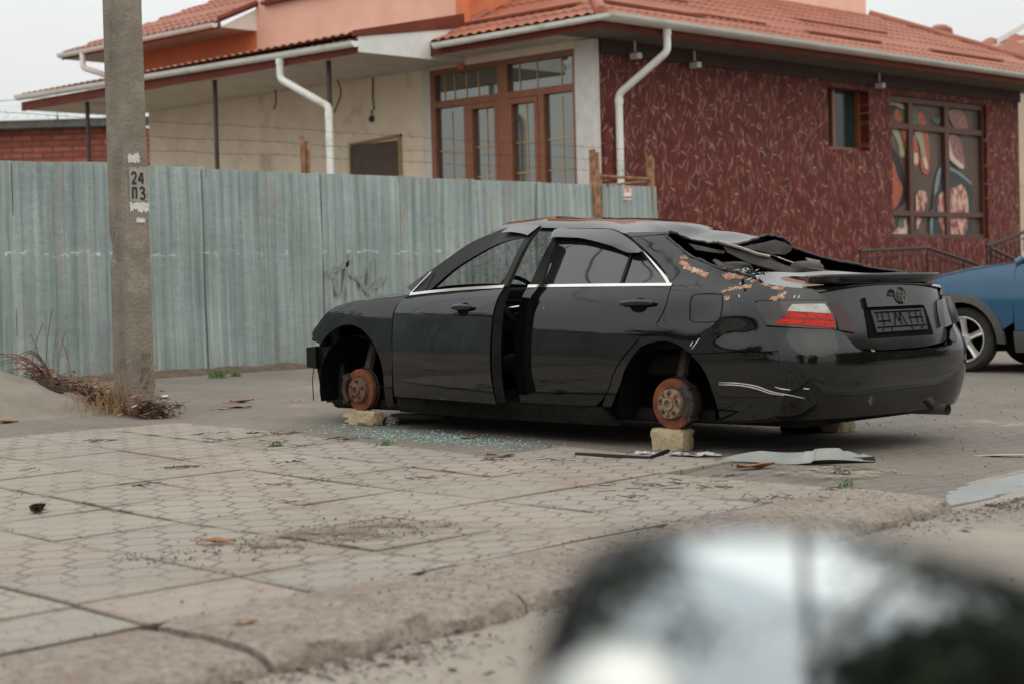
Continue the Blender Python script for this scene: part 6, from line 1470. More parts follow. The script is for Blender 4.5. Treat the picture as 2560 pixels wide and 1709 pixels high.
# cabin: pillars, glass, roof
rail_ = [(-.55, 1.045), (-.78, 1.19), (-1.06, 1.34), (-1.2, 1.43), (-1.8, 1.475), (-2.5, 1.44), (-2.95, 1.30), (-3.12, 1.10)]
bpan('side_glass', dict(b=[(-2.9, 1.11), (-.66, 1.05)], t=[(-2.75, 1.33), (-2.4, 1.39), (-1.8, 1.42), (-1.25, 1.38), (-1.10, 1.29), (-.90, 1.19), (-.76, 1.11)], l=[(-2.9, 1.11), (-2.75, 1.33)], r=[(-.66, 1.05), (-.76, 1.11)]), M_TINT, 30, 8, -.01)
for sg in (1, -1):
    mb = MB(); P = [bp_(x, z, .0, sg) for x, z in rail_]; mb.tube(resample(P, 30), .038, 8); mb.build('roof_rail_frame', M_BLUE, blue, smooth=True)
mb = MB(); R_ = resample(rail_[2:7], 20); mb.grid([[(q[0], k * bW(q[1]) * bPl(q[0]), q[1] + .06 * (1 - k * k)) for k in np.linspace(-1, 1, 15)] for q in R_]); mb.build('roof', M_BLUE, blue, smooth=True)
mb = MB(); R_ = resample(rail_[0:3], 10); mb.grid([[(q[0] + .16 * (1 - k * k), k * bW(q[1]) * bPl(q[0]), q[1] + .03 * (1 - k * k)) for k in np.linspace(-1, 1, 15)] for q in R_]); mb.build('windscreen', M_TINT, blue, smooth=True)
mb = MB(); R_ = resample(rail_[6:], 8); mb.grid([[(q[0] - .1 * (1 - k * k), k * bW(q[1]) * bPl(q[0]), q[1]) for k in np.linspace(-1, 1, 15)] for q in R_]); mb.grid([[(-3.1 - .1 * (1 - k * k), k * .74, z) for k in np.linspace(-1, 1, 15)] for z in (.3, .7, 1.1)]); mb.build('tailgate', M_BLUE, blue, smooth=True)
mb = MB().box(-3.0, -.7, .2, .5, .7, .34).box(-.45, -.70, .3, -.25, .7, .9).box(-2.95, -.70, .34, -.5, .70, .7); mb.build('underbody', M_DARK, blue)
mb = MB(); bmx = [bp_(-.78, 1.10, .02), bp_(-.78, 1.10, .10)]
ob_ = mb.tube([bmx[0], bmx[1]], .02, 6).build('mirror_arm', M_GREYPL, blue)
mb = MB(); c = Vector(bp_(-.79, 1.12, .17)); mb.lathe([(0, -.11), (.06, -.10), (.085, -.04), (.085, .04), (.06, .10), (0, .11)], (0, 1, 0), c, 16); mb.build('door_mirror', M_WHITE, ob_, smooth=True)
def wheel(x, sg):
    y = sg * .70; ax = (0, sg, 0); o0 = (x, y, RT)
    t = MB().lathe([(.215, -.06), (.29, -.055), (RT - .004, -.045), (RT, -.0), (RT, .06), (RT - .008, .085), (.28, .105), (.225, .095), (.215, .08)], ax, o0, 48).build('wheel', M_TYRE, blue, smooth=True, angle=40)
    MB().lathe([(.225, .094), (.218, .098), (.208, .09), (.200, .06), (.195, -.02)], ax, o0, 48).build('rim', M_ALLOY, t, smooth=True)
    MB().lathe([(.205, .0), (0, .0)], ax, o0, 32).build('brake_backing', M_DARK, t)
    mb = MB()
    for k in range(5):
        a = 2 * math.pi * k / 5 + math.pi / 2 - .06; u = Vector((math.cos(a), 0, math.sin(a))); v = Vector((-math.sin(a), 0, math.cos(a))); Y = Vector(ax); o_ = Vector(o0)
        prof = [(.03, .036, .060), (.08, .030, .066), (.14, .030, .076), (.185, .036, .084), (.208, .042, .086)]
        G = []
        for r, wd, h in prof: G.append([o_ + u * r + v * wd * q + Y * (h - (.020 if abs(q) > .9 else 0) - .010 * (abs(q) < .1)) for q in (-1, -.72, 0, .72, 1)])
        mb.grid(G)
    mb.lathe([(.062, .055), (.055, .07), (.03, .073), (.028, .062), (0, .062)], ax, o0, 24); mb.build('spoke_set', M_ALLOY, t, smooth=True, angle=35)
    mb = MB()
    for k in range(5): a = 2 * math.pi * k / 5 + .55; mb.tube([Vector(o0) + Vector((math.cos(a) * .05, sg * .05, math.sin(a) * .05)), Vector(o0) + Vector((math.cos(a) * .05, sg * .068, math.sin(a) * .05))], .009, 6)
    mb.build('wheel_bolt', M_DARK, t)
for x in (0., -2.47):
    for sg in (1, -1): wheel(x, sg)
for xc in (0., -2.47):
    for sg in (1, -1):
        mb = MB(); A = [[(xc + (AR - .01) * math.cos(a), sg * .80, RT + (AR - .01) * math.sin(a)), (xc + (AR - .03) * math.cos(a), sg * .52, RT + (AR - .03) * math.sin(a))] for a in np.linspace(-.2, math.pi + .2, 24)]
        mb.grid(A); mb.add([a[1] for a in A], [tuple(range(24))]); mb.build('wheel_housing', M_DARK, blue, smooth=True)

# ================================================================ litter on the ground
def ground(x, y):
    return lot_z(x, y) + (.010 if (x < 7.35 and y < 10.5 and y > kerb_y(x) + .56) else 0) if y > kerb_y(x) + .5 else (.016 if y > kerb_y(x) + .1 else -.066)
# glass crumbs by the car
mb = MB()
for _ in range(1900):
    t = random.gauss(.40, .22); y = 9.15 - 2.35 * t + random.gauss(0, .12); x = 7.70 - .06 * t + random.gauss(0, .13) * (1.25 - .5 * t)
    if random.random() > .55 + .45 * math.sin(x * 31 + y * 9) * math.sin(y * 23 - x * 7): continue
    if random.random() < .12: y += random.gauss(0, .5); x += random.gauss(0, .15)
    r = random.choice((.0015, .002, .003, .004, .006, .011)) * random.uniform(.7, 1.2); z = ground(x, y) + .001; a = random.random() * 6.28; h = random.uniform(.002, .007)
    b_ = [(x + math.cos(a + k * 1.57) * r * random.uniform(.7, 1.3), y + math.sin(a + k * 1.57) * r * random.uniform(.7, 1.3), z) for k in range(4)]
    mb.add(b_ + [(p[0] + random.uniform(-.002, .002), p[1] + random.uniform(-.002, .002), z + h + random.uniform(-.001, .002)) for p in b_], [(4, 5, 6, 7), (0, 1, 5, 4), (1, 2, 6, 5), (2, 3, 7, 6), (3, 0, 4, 7)])
tag(mb.build('broken_glass', M_SHARD), 'greenish crumbs of broken window glass scattered beside the black car', 'broken glass', kind='stuff')
def leaf_mesh(L_, curl, seed, wd=.42):
    rnd = random.Random(seed); mb = MB(); G = []; n = 9
    for i in range(n):
        t = i / (n - 1); hw = wd * L_ * .5 * (math.sin(math.pi * min(1, t * .94 + .03)) ** .7) * (1 + .18 * math.sin(t * 15 + seed)); row = []
        for q in (-1, -.5, 0, .5, 1):
            row.append((L_ * (t - .5), hw * q + .1 * L_ * math.sin(t * 2.5 + seed), curl * L_ * (abs(q) ** 1.6 * .16 + (t - .5) ** 2 * .35) + .02 * L_ * math.sin(t * 9 + q * 3 + seed) + .004))
        G.append(row)
    mb.grid(G); mb.tube([(-L_ * .5, G[0][2][1], .006), (-L_ * .8, G[0][2][1] + .03 * L_, .010)], .0022, 4)
    return mb
def leaf(x, y, L_, m, label, curl=.35, seed=0, rz=None, z=None):
    o = leaf_mesh(L_, curl, seed).build('fallen_leaf', m, smooth=True, angle=0); o.location = (x, y, (ground(x, y) if z is None else z) + .001); o.rotation_euler = (random.uniform(-.12, .12), random.uniform(-.12, .12), random.random() * 6.28 if rz is None else rz)
    return tag(o, label, 'leaf', 'fallen leaves on the paving')
def gp(px, py, z=.0):
    d = _M.T @ np.array([(px - 1280) / F_PX, (py - 854.5) / F_PX, 1.]); t = (z - CAM_H) / d[2]; return d[0] * t, d[1] * t
def onground(px, py):
    z = 0.
    for _ in range(6): x, y = gp(px, py, z); z = ground(x, y)
    return x, y
LV = [(605, 1006, .20, M_LEAFO, 'orange leaf lying open on the lot between pole and car', .5), (600, 1019, .18, M_LEAFO, 'orange leaf flat in front of the other orange one near the pole', .2), (560, 1022, .12, M_LEAFT, 'small tan leaf left of the two orange leaves', .2),
      (1172, 1095, .12, M_LEAFO, 'rust orange leaf lying among the broken glass', .3), (1250, 1139, .17, M_LEAFT, 'tan leaf with a long stalk at the edge of the broken glass', .25), (1890, 1170, .20, M_LEAFO, 'curled orange leaf just in front of the grey trim', .5), (1815, 1154, .10, M_LEAFO, 'small orange leaf at the left tip of the grey trim', .3),
      (545, 1358, .14, M_LEAFO, 'torn orange leaf on the dirt patch of the pavement', .4), (1745, 1140, .11, M_LEAFO, 'orange leaf among the white rag scraps', .3), (740, 1002, .08, M_LEAFT, 'pale leaf alone on the lot in front of the crash beam', .2), (725, 1253, .07, M_LEAFT, 'small tan leaf on the slabs left of centre', .2), (620, 1630, .07, M_LEAFO, 'small leaf wedged in the kerb joint at the bottom', .3),
      (10, 1057, .20, M_LEAFB, 'brown leaf at the left edge of the photo below the bank', .4), (135, 1230, .0, None, '', 0)]
for i, (px_, py_, L_, m, lb, cu) in enumerate(LV):
    if not m: continue
    x, y = onground(px_, py_); leaf(x, y, L_, m, lb, cu, i, rz=math.radians(-44 + random.uniform(-25, 25)))
# heap of leaf litter along the bank and round the pole
mb = MB(); mb2 = MB()
path = [(0, 940), (70, 948), (120, 965), (190, 985), (240, 1003), (300, 1018), (360, 1035), (395, 1045)]
hp = []
for px_, py_ in path:
    z = .3
    for _ in range(12):
        x, y = gp(px_, py_, z); z = .5 * z + .5 * bank_z(x, y)
    hp.append((x, y))
def hpt(t):
    k = t * (len(hp) - 1); i = min(int(k), len(hp) - 2); f = k - i; return hp[i][0] + (hp[i + 1][0] - hp[i][0]) * f, hp[i][1] + (hp[i + 1][1] - hp[i][1]) * f
def bits(mb, n, spread, size, rise, tr=(0, 1)):
    for _ in range(n):
        t = random.uniform(*tr); x, y = hpt(t); x += random.gauss(0, spread); y += random.gauss(0, spread); z = bank_z(x, y) + abs(random.gauss(0, rise))
        L_ = random.uniform(*size); a = random.random() * 6.28; u = Vector((math.cos(a), math.sin(a), random.uniform(-.35, .35))) * L_; v = Vector((-math.sin(a), math.cos(a), random.uniform(-.6, .6))) * L_ * random.uniform(.2, .5); c = Vector((x, y, z + .012))
        mb.add([c - u, c + v, c + u, c - v * .8], [(0, 1, 2), (0, 2, 3)])
for k_ in range(len(hp) - 1):
    for q_ in range(6):
        x, y = hpt((k_ + q_ / 6) / (len(hp) - 1)); mb.lathe([(.0, .075 + random.uniform(-.02, .02)), (.06, .05), (.12, .0), (.14, -.05)], (random.uniform(-.1, .1), random.uniform(-.1, .1), 1), (x + random.gauss(0, .03), y + random.gauss(0, .03), bank_z(x, y)), 9)
bits(mb, 5500, .075, (.010, .034), .050)
tag(mb.build('leaf_litter', M_LITTER), 'dark heap of rotting leaves along the bank up to the pole', 'leaf litter', kind='stuff')
bits(mb2, 1300, .10, (.012, .036), .075, (.15, 1))
tag(mb2.build('leaf_litter', M_LEAFB), 'reddish brown dry leaves on top of the litter by the pole', 'leaf litter', kind='stuff')
mb = MB(); bits(mb, 60, .11, (.02, .05), .08, (.05, 1)); tag(mb.build('leaf_litter', M_LEAFT), 'pale tan leaves strewn over the litter heap', 'leaf litter', kind='stuff')
# dry grass tuft at the pole, twiggy weed on the bank
def stalks(mb, x0, y0, n, H, spread, lean, r, seed, z0=None, droop=.3):
    rnd = random.Random(seed)
    for _ in range(n):
        x, y = x0 + rnd.gauss(0, spread), y0 + rnd.gauss(0, spread); z = (bank_z(x, y) if z0 is None else z0); a = rnd.random() * 6.28; h = H * rnd.uniform(.35, 1.); l = lean * rnd.uniform(.2, 1.2)
        P = [(x + math.cos(a) * l * h * t ** 1.7, y + math.sin(a) * l * h * t ** 1.7, z + h * (t - droop * t ** 3 * (l > .5))) for t in np.linspace(0, 1, 6)]
        mb.tube(P, [r, r, r * .9, r * .8, r * .6, r * .35], 4, cap=False)
g0 = onground(318, 1035)
tuft = thing('dry_grass_tuft', (0, 0, 0), 'tall tuft of straw coloured dry grass against the foot of the pole', 'plant')
mb = MB(); stalks(mb, g0[0] + .03, g0[1] + .02, 130, .42, .085, .55, .0024, 3); stalks(mb, g0[0] - .1, g0[1] + .15, 90, .26, .13, .9, .0022, 4); stalks(mb, g0[0] + .02, g0[1] + .03, 7, .62, .04, .4, .003, 9); mb.build('stalks', M_STRAW, tuft)
mb = MB(); stalks(mb, g0[0] + .12, g0[1] - .05, 60, .10, .13, 1.8, .0022, 6); mb.build('broken_stalks', M_TWIG, tuft)
tw = thing('dry_weed', (0, 0, 0), 'bare reddish arching weed stems on the bank at the far left', 'plant')
bx, by = hpt(.30); mb = MB(); rnd = random.Random(5)
for k in range(22):
    a = math.radians(rnd.uniform(95, 185)); h = rnd.uniform(.2, .55); l = rnd.uniform(.5, 1.5); x, y = bx + rnd.gauss(0, .04), by + rnd.gauss(0, .04); z = bank_z(x, y)
    P = [(x + math.cos(a) * l * h * t, y + math.sin(a) * l * h * t, z + h * (1.7 * t - 1.25 * t * t)) for t in np.linspace(0, 1, 9)]
    mb.tube(P, [.006 * (1 - .7 * t) for t in np.linspace(0, 1, 9)], 5, cap=False)
for k in range(6):
    a = rnd.uniform(0, 6.28); h = rnd.uniform(.3, .6); x, y = bx + rnd.gauss(0, .1), by + rnd.gauss(0, .1); z = bank_z(x, y)
    mb.tube([(x + math.cos(a) * .25 * h * t * t, y + math.sin(a) * .25 * h * t * t, z + h * t) for t in np.linspace(0, 1, 7)], .0035, 4, cap=False)
mb.build('stems', M_TWIG, tw, smooth=True)
tw2 = thing('dry_weed', (0, 0, 0), 'thin straw coloured stalks standing before the fence between bank and pole', 'plant')
mb = MB()
for px_, py_, h in ((240, 985, .5), (262, 975, .75), (215, 985, .4), (300, 1000, .45)):
    x, y = onground(px_, py_); mb.tube([(x + .10 * t * t, y - .1 * t * t, bank_z(x, y) + h * t) for t in np.linspace(0, 1, 7)], .0022, 4, cap=False)
mb.build('stems', M_STRAW, tw2)
# little green tufts
for px_, py_, n, H, lb in ((438, 1018, 26, .05, 'small green grass tuft on the lot right of the pole'), (402, 1020, 24, .05, 'green grass tuft touching the foot of the pole'), (968, 1110, 20, .04, 'small green tuft on the pavement edge left of the glass'), (545, 943, 60, .13, 'dark green weed growing under the fence'), (2118, 1217, 14, .05, 'sparse green blades by the kerb below the grey trim'), (690, 1111, 14, .03, 'tiny green tuft in a slab joint'), (590, 940, 40, .08, 'low weed under the fence right of the darker one')):
    x, y = onground(px_, py_); mb = MB().lathe([(.0, .006), (.05 if H < .1 else .11, .002), (.0, -.004)], (0, 0, 1), (x, y, ground(x, y)), 8); stalks(mb, x, y, n, H, .022 if H < .1 else .05, .9, .0028, n, ground(x, y)); tag(mb.build('grass_tuft', M_GREEN), lb, 'plant', 'green tufts in the paving')
# crumbs, twigs and needles on the slabs: stuff
mb = MB(); rnd = random.Random(11)
CL = [(510, 1086, 26), (640, 1084, 22), (540, 1100, 18), (700, 1084, 30), (860, 1098, 40), (455, 1168, 36), (405, 1171, 14), (355, 1215, 26), (690, 1106, 22), (735, 1155, 24), (770, 1115, 14), (715, 1212, 18), (1050, 1195, 18), (250, 1103, 30), (1560, 1245, 22), (1830, 1190, 26), (1640, 1213, 70), (1955, 1246, 60), (1780, 1220, 30), (80, 1174, 10), (1250, 1150, 22), (900, 1095, 26), (1400, 1150, 20), (2080, 1222, 18)]
for px_, py_, n in CL:
    x0, y0 = onground(px_, py_)
    for _ in range(int(n * .42)):
        x, y = x0 + rnd.gauss(0, .05) * (1 + (n > 50)), y0 + rnd.gauss(0, .05) * (1 + (n > 50)); x, y = x + .6 * (y0 - y) * .3, y; z = ground(x, y) + .004; a = rnd.random() * 6.28; L_ = rnd.uniform(.015, .05)
        mb.tube([(x - math.cos(a) * L_, y - math.sin(a) * L_, z), (x + math.cos(a) * L_, y + math.sin(a) * L_, z + rnd.uniform(0, .012))], rnd.uniform(.001, .0022), 4, cap=False)
tag(mb.build('needle_litter', M_LITTER), 'dark clumps of twigs and needles caught along the slab joints', 'litter', kind='stuff')
mb = MB()
def crumb(mb, x, y, r, rnd):
    z = ground(x, y) + .001; n = 5; a0 = rnd.random() * 6
    b_ = [(x + math.cos(a0 + k * 6.28 / n) * r * rnd.uniform(.6, 1.2), y + math.sin(a0 + k * 6.28 / n) * r * rnd.uniform(.6, 1.2), z) for k in range(n)]; tp = [(x + (p[0] - x) * .6, y + (p[1] - y) * .6, z + r * rnd.uniform(.5, 1.1)) for p in b_]
    mb.add(b_ + tp, [(k, (k + 1) % n, n + (k + 1) % n, n + k) for k in range(n)] + [tuple(n + k for k in range(n))])
for _ in range(1700):
    px_, py_ = rnd.uniform(0, 2560), 1709 - 640 * rnd.random() ** 1.0
    x, y = onground(px_, max(py_, 1060)); crumb(mb, x, y, rnd.uniform(.0012, .0036) * (1 if rnd.random() < .97 else 2.2), rnd)
for _ in range(500): crumb(mb, rnd.uniform(7.5, 14), rnd.uniform(4.5, 9), rnd.uniform(.003, .009), rnd)
for _ in range(300):
    x = rnd.uniform(3.6, 5.0); y = 5.4 + rnd.gauss(0, .17); crumb(mb, x, y, rnd.uniform(.003, .008), rnd)
tag(mb.build('grit', M_GRIT), 'dark crumbs of grit scattered over the paving', 'grit', kind='stuff')
mb = MB()
for _ in range(9000):
    x = rnd.uniform(1.6, 9.5); y = kerb_y(x) - abs(rnd.gauss(0, .16)) - .0; z = -.07 + rnd.uniform(0, .016); a = rnd.random() * 6.28; L_ = rnd.uniform(.004, .015) * (2.2 if rnd.random() < .08 else 1)
    k = math.sin(x * 2.7 + .5) + .5 * math.sin(x * 6.1); 
    if rnd.random() > .5 + .35 * k: continue
    u = Vector((math.cos(a), math.sin(a), rnd.uniform(-.3, .3))) * L_; v = Vector((-math.sin(a), math.cos(a), rnd.uniform(-.3, .5))) * L_ * .4; c = Vector((x, y, z)); mb.add([c - u, c + v, c + u, c - v], [(0, 1, 2, 3)])
tag(mb.build('gutter_litter', mat('gutter_litter', (.035, .022, .015), (.12, .072, .048), 18, .95)), 'dead leaves and dirt lying along the foot of the kerb', 'litter', kind='stuff')
mb = MB()
for _ in range(900):
    x = rnd.uniform(2.2, 7); y = kerb_y(x) + rnd.choice((rnd.gauss(.02, .03), rnd.gauss(.56, .03), rnd.uniform(.0, .5))); crumb(mb, x, y, rnd.uniform(.002, .006), rnd)
tag(mb.build('kerb_grit', M_GRIT), 'grit and crumbs lodged along the kerb edges', 'grit', kind='stuff')
x, y = onground(402, 995); o = leaf_mesh(.14, .5, 3, .7).build('paper_scrap', M_PAPER, smooth=True); o.location = (x, y, ground(x, y) + .004); tag(o, 'crumpled white paper scrap right of the pole', 'paper')
x, y = onground(676, 1648); o = block('paper_scrap', (x, y, -.09), (.05, .025, .02), .5, M_PAPER, 'white scrap lying in the gutter at the bottom kerb joint', 'paper', .008, 31)
x, y = onground(92, 1278); block('stone', (x, y, ground(x, y)), (.06, .06, .04), .2, M_SOIL, 'dark lump lying on the slabs at the left', 'stone', .03, 21)
# trim pieces and rag before the rear brick
def trim_piece():
    t = thing('broken_sill_trim', (7.72, 5.53, lot_z(7.7, 5.5)), 'long pale grey broken sill trim lying in front of the rear bumper', 'car trim')
    a, b_ = Vector((7.62, 5.86)), Vector((7.94, 5.10)); mb = MB(); G = []; mb2 = MB(); d = (b_ - a); n = Vector((-d.y, d.x)).normalized() * -1
    for i in range(40):
        k = i / 39; c = a + d * k; w0 = -.034 * min(1, k * 6) * (1 if k < .78 else .5 + .3 * math.sin(k * 60)); w1 = .032 * min(1, k * 5 + .1); row = []
        for q in np.linspace(0, 1, 8):
            p = c + n * (w0 + (w1 - w0) * q); row.append((p.x - 7.72, p.y - 5.53, .008 + .056 * (1 - q) ** .7 * (.35 + .65 * min(1, k * 4)) * (1 - .5 * max(0, k - .75) / .25) + .006 * math.sin(k * 11) + .02 * k * (k > .6) - (.012 * random.random() if (k > .78 and q < .3) else 0)))
        G.append(row)
    mb.grid(G); mb.build('cover', M_PLANK, t, smooth=True, angle=60)
    q0, q1 = a + d * .58, a + d * .63
    mb2.grid([[(p[0], p[1], p[2] + .003) for p in G[i]] for i in range(21, 25)]); mb2.build('joint_sleeve', mat('pale_sleeve', (.25, .26, .245), (.30, .31, .295), 8, .5), t, smooth=True)
    mb3 = MB().tube([Vector((G[20][4][0], G[20][4][1], .01)), Vector((G[39][4][0], G[39][4][1], .03))], .018, 6); mb3.build('stiffener', M_TRIM, t)
trim_piece()
st_ = thing('rubber_strip', (7.52, 6.55, lot_z(7.5, 6.5)), 'dark rubber strip lying on the lot before the rear stone block', 'car trim')
mb = MB(); x0, y0 = onground(1440, 1139); x1, y1 = onground(1625, 1150); x2, y2 = onground(1670, 1136)
mb.tube([(x0 - 7.52, y0 - 6.55, .014), ((x0 + x1) / 2 - 7.52, (y0 + y1) / 2 - 6.55, .012), (x1 - 7.52, y1 - 6.55, .010), (x2 - 7.52, y2 - 6.55, .02)], .016, 6); mb.build('strip', M_TRIM, st_, smooth=True)
mb = MB(); G = []; rnd = random.Random(3); x0, y0 = onground(1585, 1135); x1, y1 = onground(1800, 1140)
for i in range(26):
    k = i / 25; row = []
    for j in range(9):
        q = j / 8 - .5; wd = .17 * math.sin(math.pi * (.08 + .84 * k)) ** .6 * (1 + .3 * math.sin(k * 20)); x = x0 + (x1 - x0) * k + q * wd * .7 + rnd.uniform(-.008, .008); y = y0 + (y1 - y0) * k + q * wd * .7 + rnd.uniform(-.008, .008)
        row.append((x, y, ground(x, y) + .006 + abs(rnd.gauss(0, .005)) + .012 * math.sin(k * 9) ** 2 * (1 - 4 * q * q)))
    G.append(row)
mb.grid(G); tag(mb.build('white_rag', mat('dirty_white_rag', (.14, .125, .11), (.50, .49, .47), 14, .9, lo=.42, hi=.55)), 'crumpled dirty white rag lying before the rear stone block', 'rag')
x, y = onground(2520, 1140); mb = MB().poly([(x - .14, y + .16, ground(x, y) + .012), (x - .1, y + .02, ground(x, y) + .02), (x + .17, y - .18, ground(x, y) + .012)], .006, (0, 0, 1)); tag(mb.build('plastic_shard', M_WHITE), 'white pointed plastic shard on the lot at the right edge', 'shard')

# ================================================================ wing mirror of the car the picture was taken from
def rel(px_, py_, d):
    v = _M.T @ np.array([(px_ - 1280) / F_PX, (py_ - 854.5) / F_PX, 1.]); return Vector(v * d) + Vector((0, 0, CAM_H))
MC = rel(2010, 1640, .88)
vd = (MC - Vector((0, 0, CAM_H))).normalized()
REFL = Vector((-.66, -.745, .085)).normalized()
mn_ = (REFL - vd).normalized()                            # glass normal
mr = Vector((0, 0, 1)).cross(-mn_).normalized() * -1; mu = mn_.cross(mr).normalized()
if mu.z < 0: mu = -mu
mirror = thing('wing_mirror', MC, 'large out of focus black wing mirror filling the lower right corner', 'wing mirror')
right_v = Vector((math.cos(BY), -math.sin(BY), 0)); 
if mr.dot(right_v) < 0: mr = -mr
# outline in px of the photograph turned into metres on the glass plane
OUT = [(1345, 1800), (1362, 1640), (1400, 1520), (1460, 1425), (1540, 1360), (1650, 1330), (1800, 1322), (1980, 1326), (2160, 1345), (2350, 1385), (2540, 1440), (2700, 1520), (2800, 1640), (2830, 1800), (2780, 1960), (2600, 2040), (2300, 2070), (1900, 2070), (1550, 2040), (1380, 1960)]
def toplane(px_, py_):
    d = Vector(_M.T @ np.array([(px_ - 1280) / F_PX, (py_ - 854.5) / F_PX, 1.])); o_ = Vector((0, 0, CAM_H)); t = (MC - o_).dot(mn_) / d.dot(mn_); q = o_ + d * t - MC; return q.dot(mr), q.dot(mu)
OP = [np.array(toplane(*p)) for p in OUT]; OP = resample(OP + OP[:1], 72)[:-1]
cen = np.mean(OP, axis=0)
def ring(k, dn): return [tuple(mr * (cen[0] + (p[0] - cen[0]) * k) + mu * (cen[1] + (p[1] - cen[1]) * k) + mn_ * dn) for p in OP]
mb = MB(); R_ = [ring(.915, -.012), ring(.925, .006), ring(.96, .010), ring(1., .004), ring(1.03, -.012), ring(1.02, -.05), ring(.90, -.09), ring(.6, -.115), ring(.2, -.12)]
mb.grid([r + r[:1] for r in R_]); mb.build('housing', M_MIRBODY, mirror, smooth=True, angle=80)
RC = .95                                                   # convex glass
mb = MB(); R_ = []
for k in list(np.linspace(.95, .08, 16)) + [.001]:
    R_.append([tuple(Vector(q) + mn_ * (.010 - ((Vector(q).dot(mr)) ** 2 + (Vector(q).dot(mu)) ** 2) / (2 * RC))) for q in ring(k, 0.)])
mb.grid([r + r[:1] for r in R_]); mb.build('mirror_glass', M_MIRGLASS, mirror, smooth=True, angle=0)
bsx, bsy = toplane(1545, 1800); prof = [(.043 * math.sin(a), .014 + .030 * math.cos(a) - .016) for a in np.linspace(0, 1.15, 10)]
mb = MB().lathe(prof[::1] + [(.044, -.012)], mn_, mr * bsx + mu * bsy, 32); mb.build('highlight_dome', mat('highlight_dome_metal', (.52, .53, .50), rough=.3, metal=1.), mirror, smooth=True)  # dome added to give the bright round blob low in the glass

# ================================================================ unseen surroundings added to shape the reflections
def tree(x, y, H, R, seed, label, n=2600):
    rnd = random.Random(seed); t = thing('reflection_tree', (x, y, -.1), label, 'tree', 'trees added for the reflections')  # added dark masses for the mirror and bodywork to reflect
    mb = MB().tube([(0, 0, 0), (.05, .02, H * .25), (.0, .1, H * .55), (.1, .05, H * .85)], [.22, .17, .11, .04], 8)
    cl = []
    for k in range(9):
        a = rnd.random() * 6.28; z = H * rnd.uniform(.3, .6); r = R * rnd.uniform(.5, .95); e = Vector((math.cos(a) * r, math.sin(a) * r, z + H * rnd.uniform(.1, .35))); mb.tube([(0, .05, z * .8), (e.x * .5, e.y * .5, (z + e.z) * .5), e], [.08, .05, .015], 6); cl.append(e)
    for k in range(10): cl.append(Vector((rnd.gauss(0, R * .4), rnd.gauss(0, R * .4), H * rnd.uniform(.55, .92))))
    for k in range(11): cl.append(Vector((rnd.gauss(0, R * .5), rnd.gauss(0, R * .5), H * rnd.uniform(.05, .5))))
    mb.build('trunk', M_BARK, t, smooth=True); mb = MB()
    for _ in range(n):
        c = rnd.choice(cl) + Vector((rnd.gauss(0, R * .22), rnd.gauss(0, R * .22), rnd.gauss(0, H * .07))); s = rnd.uniform(.10, .22); u = Vector((rnd.gauss(0, 1), rnd.gauss(0, 1), rnd.gauss(0, 1))).normalized(); v = u.orthogonal().normalized()
        mb.add([c - u * s, c + v * s * .5, c + u * s, c - v * s * .5], [(0, 1, 2, 3)])
    mb.build('crown', M_FOL, t); return t

def refl(px_, py_):
    d = Vector(_M.T @ np.array([(px_ - 1280) / F_PX, (py_ - 854.5) / F_PX, 1.])).normalized(); o_ = Vector((0, 0, CAM_H)); t = (MC - o_).dot(mn_) / d.dot(mn_); q = o_ + d * t
    nn = (mn_ + mr * ((q - MC).dot(mr) / RC) + mu * ((q - MC).dot(mu) / RC)).normalized()
    return q, (d - nn * 2 * d.dot(nn))
def rp(px_, py_, dist): q, r = refl(px_, py_); return q + r * dist
for k, (px_, R_, H_, sd, lb, dist) in enumerate(((1450, 4.6, 10.5, 1, 'broad tree added to darken one edge of the open sky in the mirror', 25), (2420, 4.2, 10, 2, 'dense tree added to darken the other edge of the mirror', 24), (2620, 3.8, 8, 6, 'tree added beyond the dense one in the mirror', 27), (1310, 4.4, 10, 4, 'tree added to darken the outer edge of the mirror', 27))):
    q = rp(px_, 1500, dist); tree(q.x, q.y, H_, R_, sd, lb, 9000)
for k, (px_, dist) in enumerate(((1420, 15), (2230, 15), (2420, 14), (2620, 15))):
    q = rp(px_, 1500, dist); tree(q.x, q.y, 2.6, 2.0 if k else 1.5, 40 + k, ('shrub added to darken the edge of the mirror', 'shrub added across the road under the pale strut', 'round shrub added to darken one half of the mirror', 'last shrub added to darken the mirror tip')[k], 5000)
q = rp(2012, 1500, 22); o = MB().tube([(0, 0, 0), (0, 0, 9)], [.20, .17], 10).build('utility_pole', M_POST, loc=(q.x, q.y, -.1), smooth=True); tag(o, 'slim dark pole across the road seen in the mirror glass', 'pole')
a, b_ = rp(2000, 1660, 20), rp(2290, 1390, 20); o = MB().tube([(a - b_) * .0, (a - b_)], .30, 8).build('streak_strut', M_COLUMN, loc=b_); tag(o, 'pale strut added to make the diagonal streak in the mirror glass', 'strut')  # strut made up for the bright diagonal in the mirror
for x, y, H_, R_, sd in ((-3.5, 20.5, 3.9, 2.2, 11), (-8.5, 17.8, 4.3, 2.6, 12), (1.2, 22.5, 4.2, 2.2, 13), (-14, 15, 5, 3, 14)): tree(x, y, H_, R_, sd, 'unseen tree added behind the fence to darken the flank reflections', 2600)
for x, y, H_, R_, sd in ((17, -5, 4, 2.9, 21), (22, -9, 4.6, 3.2, 22), (27, -6, 4.2, 3, 23), (14, -10, 5, 3, 24), (33, -9, 5, 3.4, 25)): tree(x, y, H_, R_, sd, 'unseen tree added across the road to darken the boot reflections', 2600)
oh = thing('reflection_house_across', (22, -15, -.1), 'unseen brown house added across the road to darken the bodywork reflections', 'building')  # added out of view, darkens what the boot reflects
MB().box(-9, -4, 0, 12, 4, 4.2).build('wall', M_HATCH, oh)
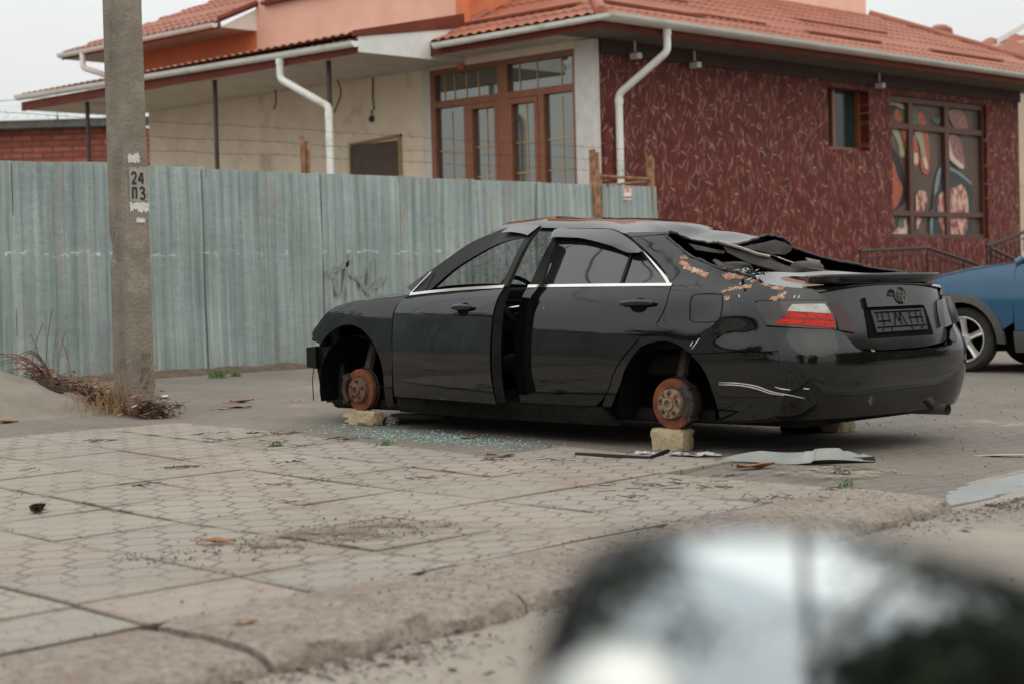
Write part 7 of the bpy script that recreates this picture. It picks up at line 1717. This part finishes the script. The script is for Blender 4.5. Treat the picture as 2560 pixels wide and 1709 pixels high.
MB().add([(-9.5, -4.5, 4.2), (12.5, -4.5, 4.2), (12.5, 4.5, 4.2), (-9.5, 4.5, 4.2), (-6, 0, 6.6), (9, 0, 6.6)], [(0, 1, 5, 4), (2, 3, 4, 5), (1, 2, 5), (3, 0, 4), (0, 3, 2, 1)]).build('roof', M_DARKEDGE, oh)
for i in range(4): MB().box(-7 + 4.5 * i, 4.0, 1.3, -5.4 + 4.5 * i, 4.06, 2.7).build('window', M_GLASSD, oh)
lh = thing('reflection_house_left', (-12, 24, -.1), 'unseen brown house added behind the fence to darken the flank reflections', 'building')  # added out of view, darkens what the flank reflects
MB().box(-6, -3, 0, 10, 4, 3.0).build('wall', M_HATCH, lh)
MB().add([(-6.5, -3.5, 3.0), (10.5, -3.5, 3.0), (10.5, 4.5, 3.0), (-6.5, 4.5, 3.0), (-3, .5, 4.6), (7, .5, 4.6)], [(0, 1, 5, 4), (2, 3, 4, 5), (1, 2, 5), (3, 0, 4), (0, 3, 2, 1)]).build('roof', M_DARKEDGE, lh)
for k, (ex_, ey_, ez_) in enumerate(((-6, 25, 3.6), (-1, 27, 4.2), (-14, 21, 4.5), (2.5, 24, 5.0))):
    P = [(7.545 + (ex_ - 7.545) * t, 11.39 + (ey_ - 11.39) * t, 6.95 - .2 * k + (ez_ - 6.95) * t - 1.6 * t * (1 - t)) for t in np.linspace(0, 1, 30)]
    tag(MB().tube(P, .014, 5).build('service_cable', M_WIRE), ('service cable from the pole to the brown house at the left', 'service cable from the pole passing behind the fence', 'long service cable from the pole running far left', 'short service cable dropping steeply from the pole')[k], 'cable', 'cables from the concrete pole')
for k, (h, sag) in enumerate(((6.95, .5), (6.5, .8), (6.1, .45))):
    P = [(7.545 + (-22 - 7.545) * t, 11.39 + (9.5 + k - 11.39) * t, h + .1 - sag * 4 * t * (1 - t)) for t in np.linspace(0, 1, 30)]
    tag(MB().tube(P, .012, 5).build('overhead_cable', M_WIRE), ('highest', 'middle', 'lowest')[k] + ' overhead cable running off the concrete pole above the frame', 'cable', 'cables from the concrete pole')
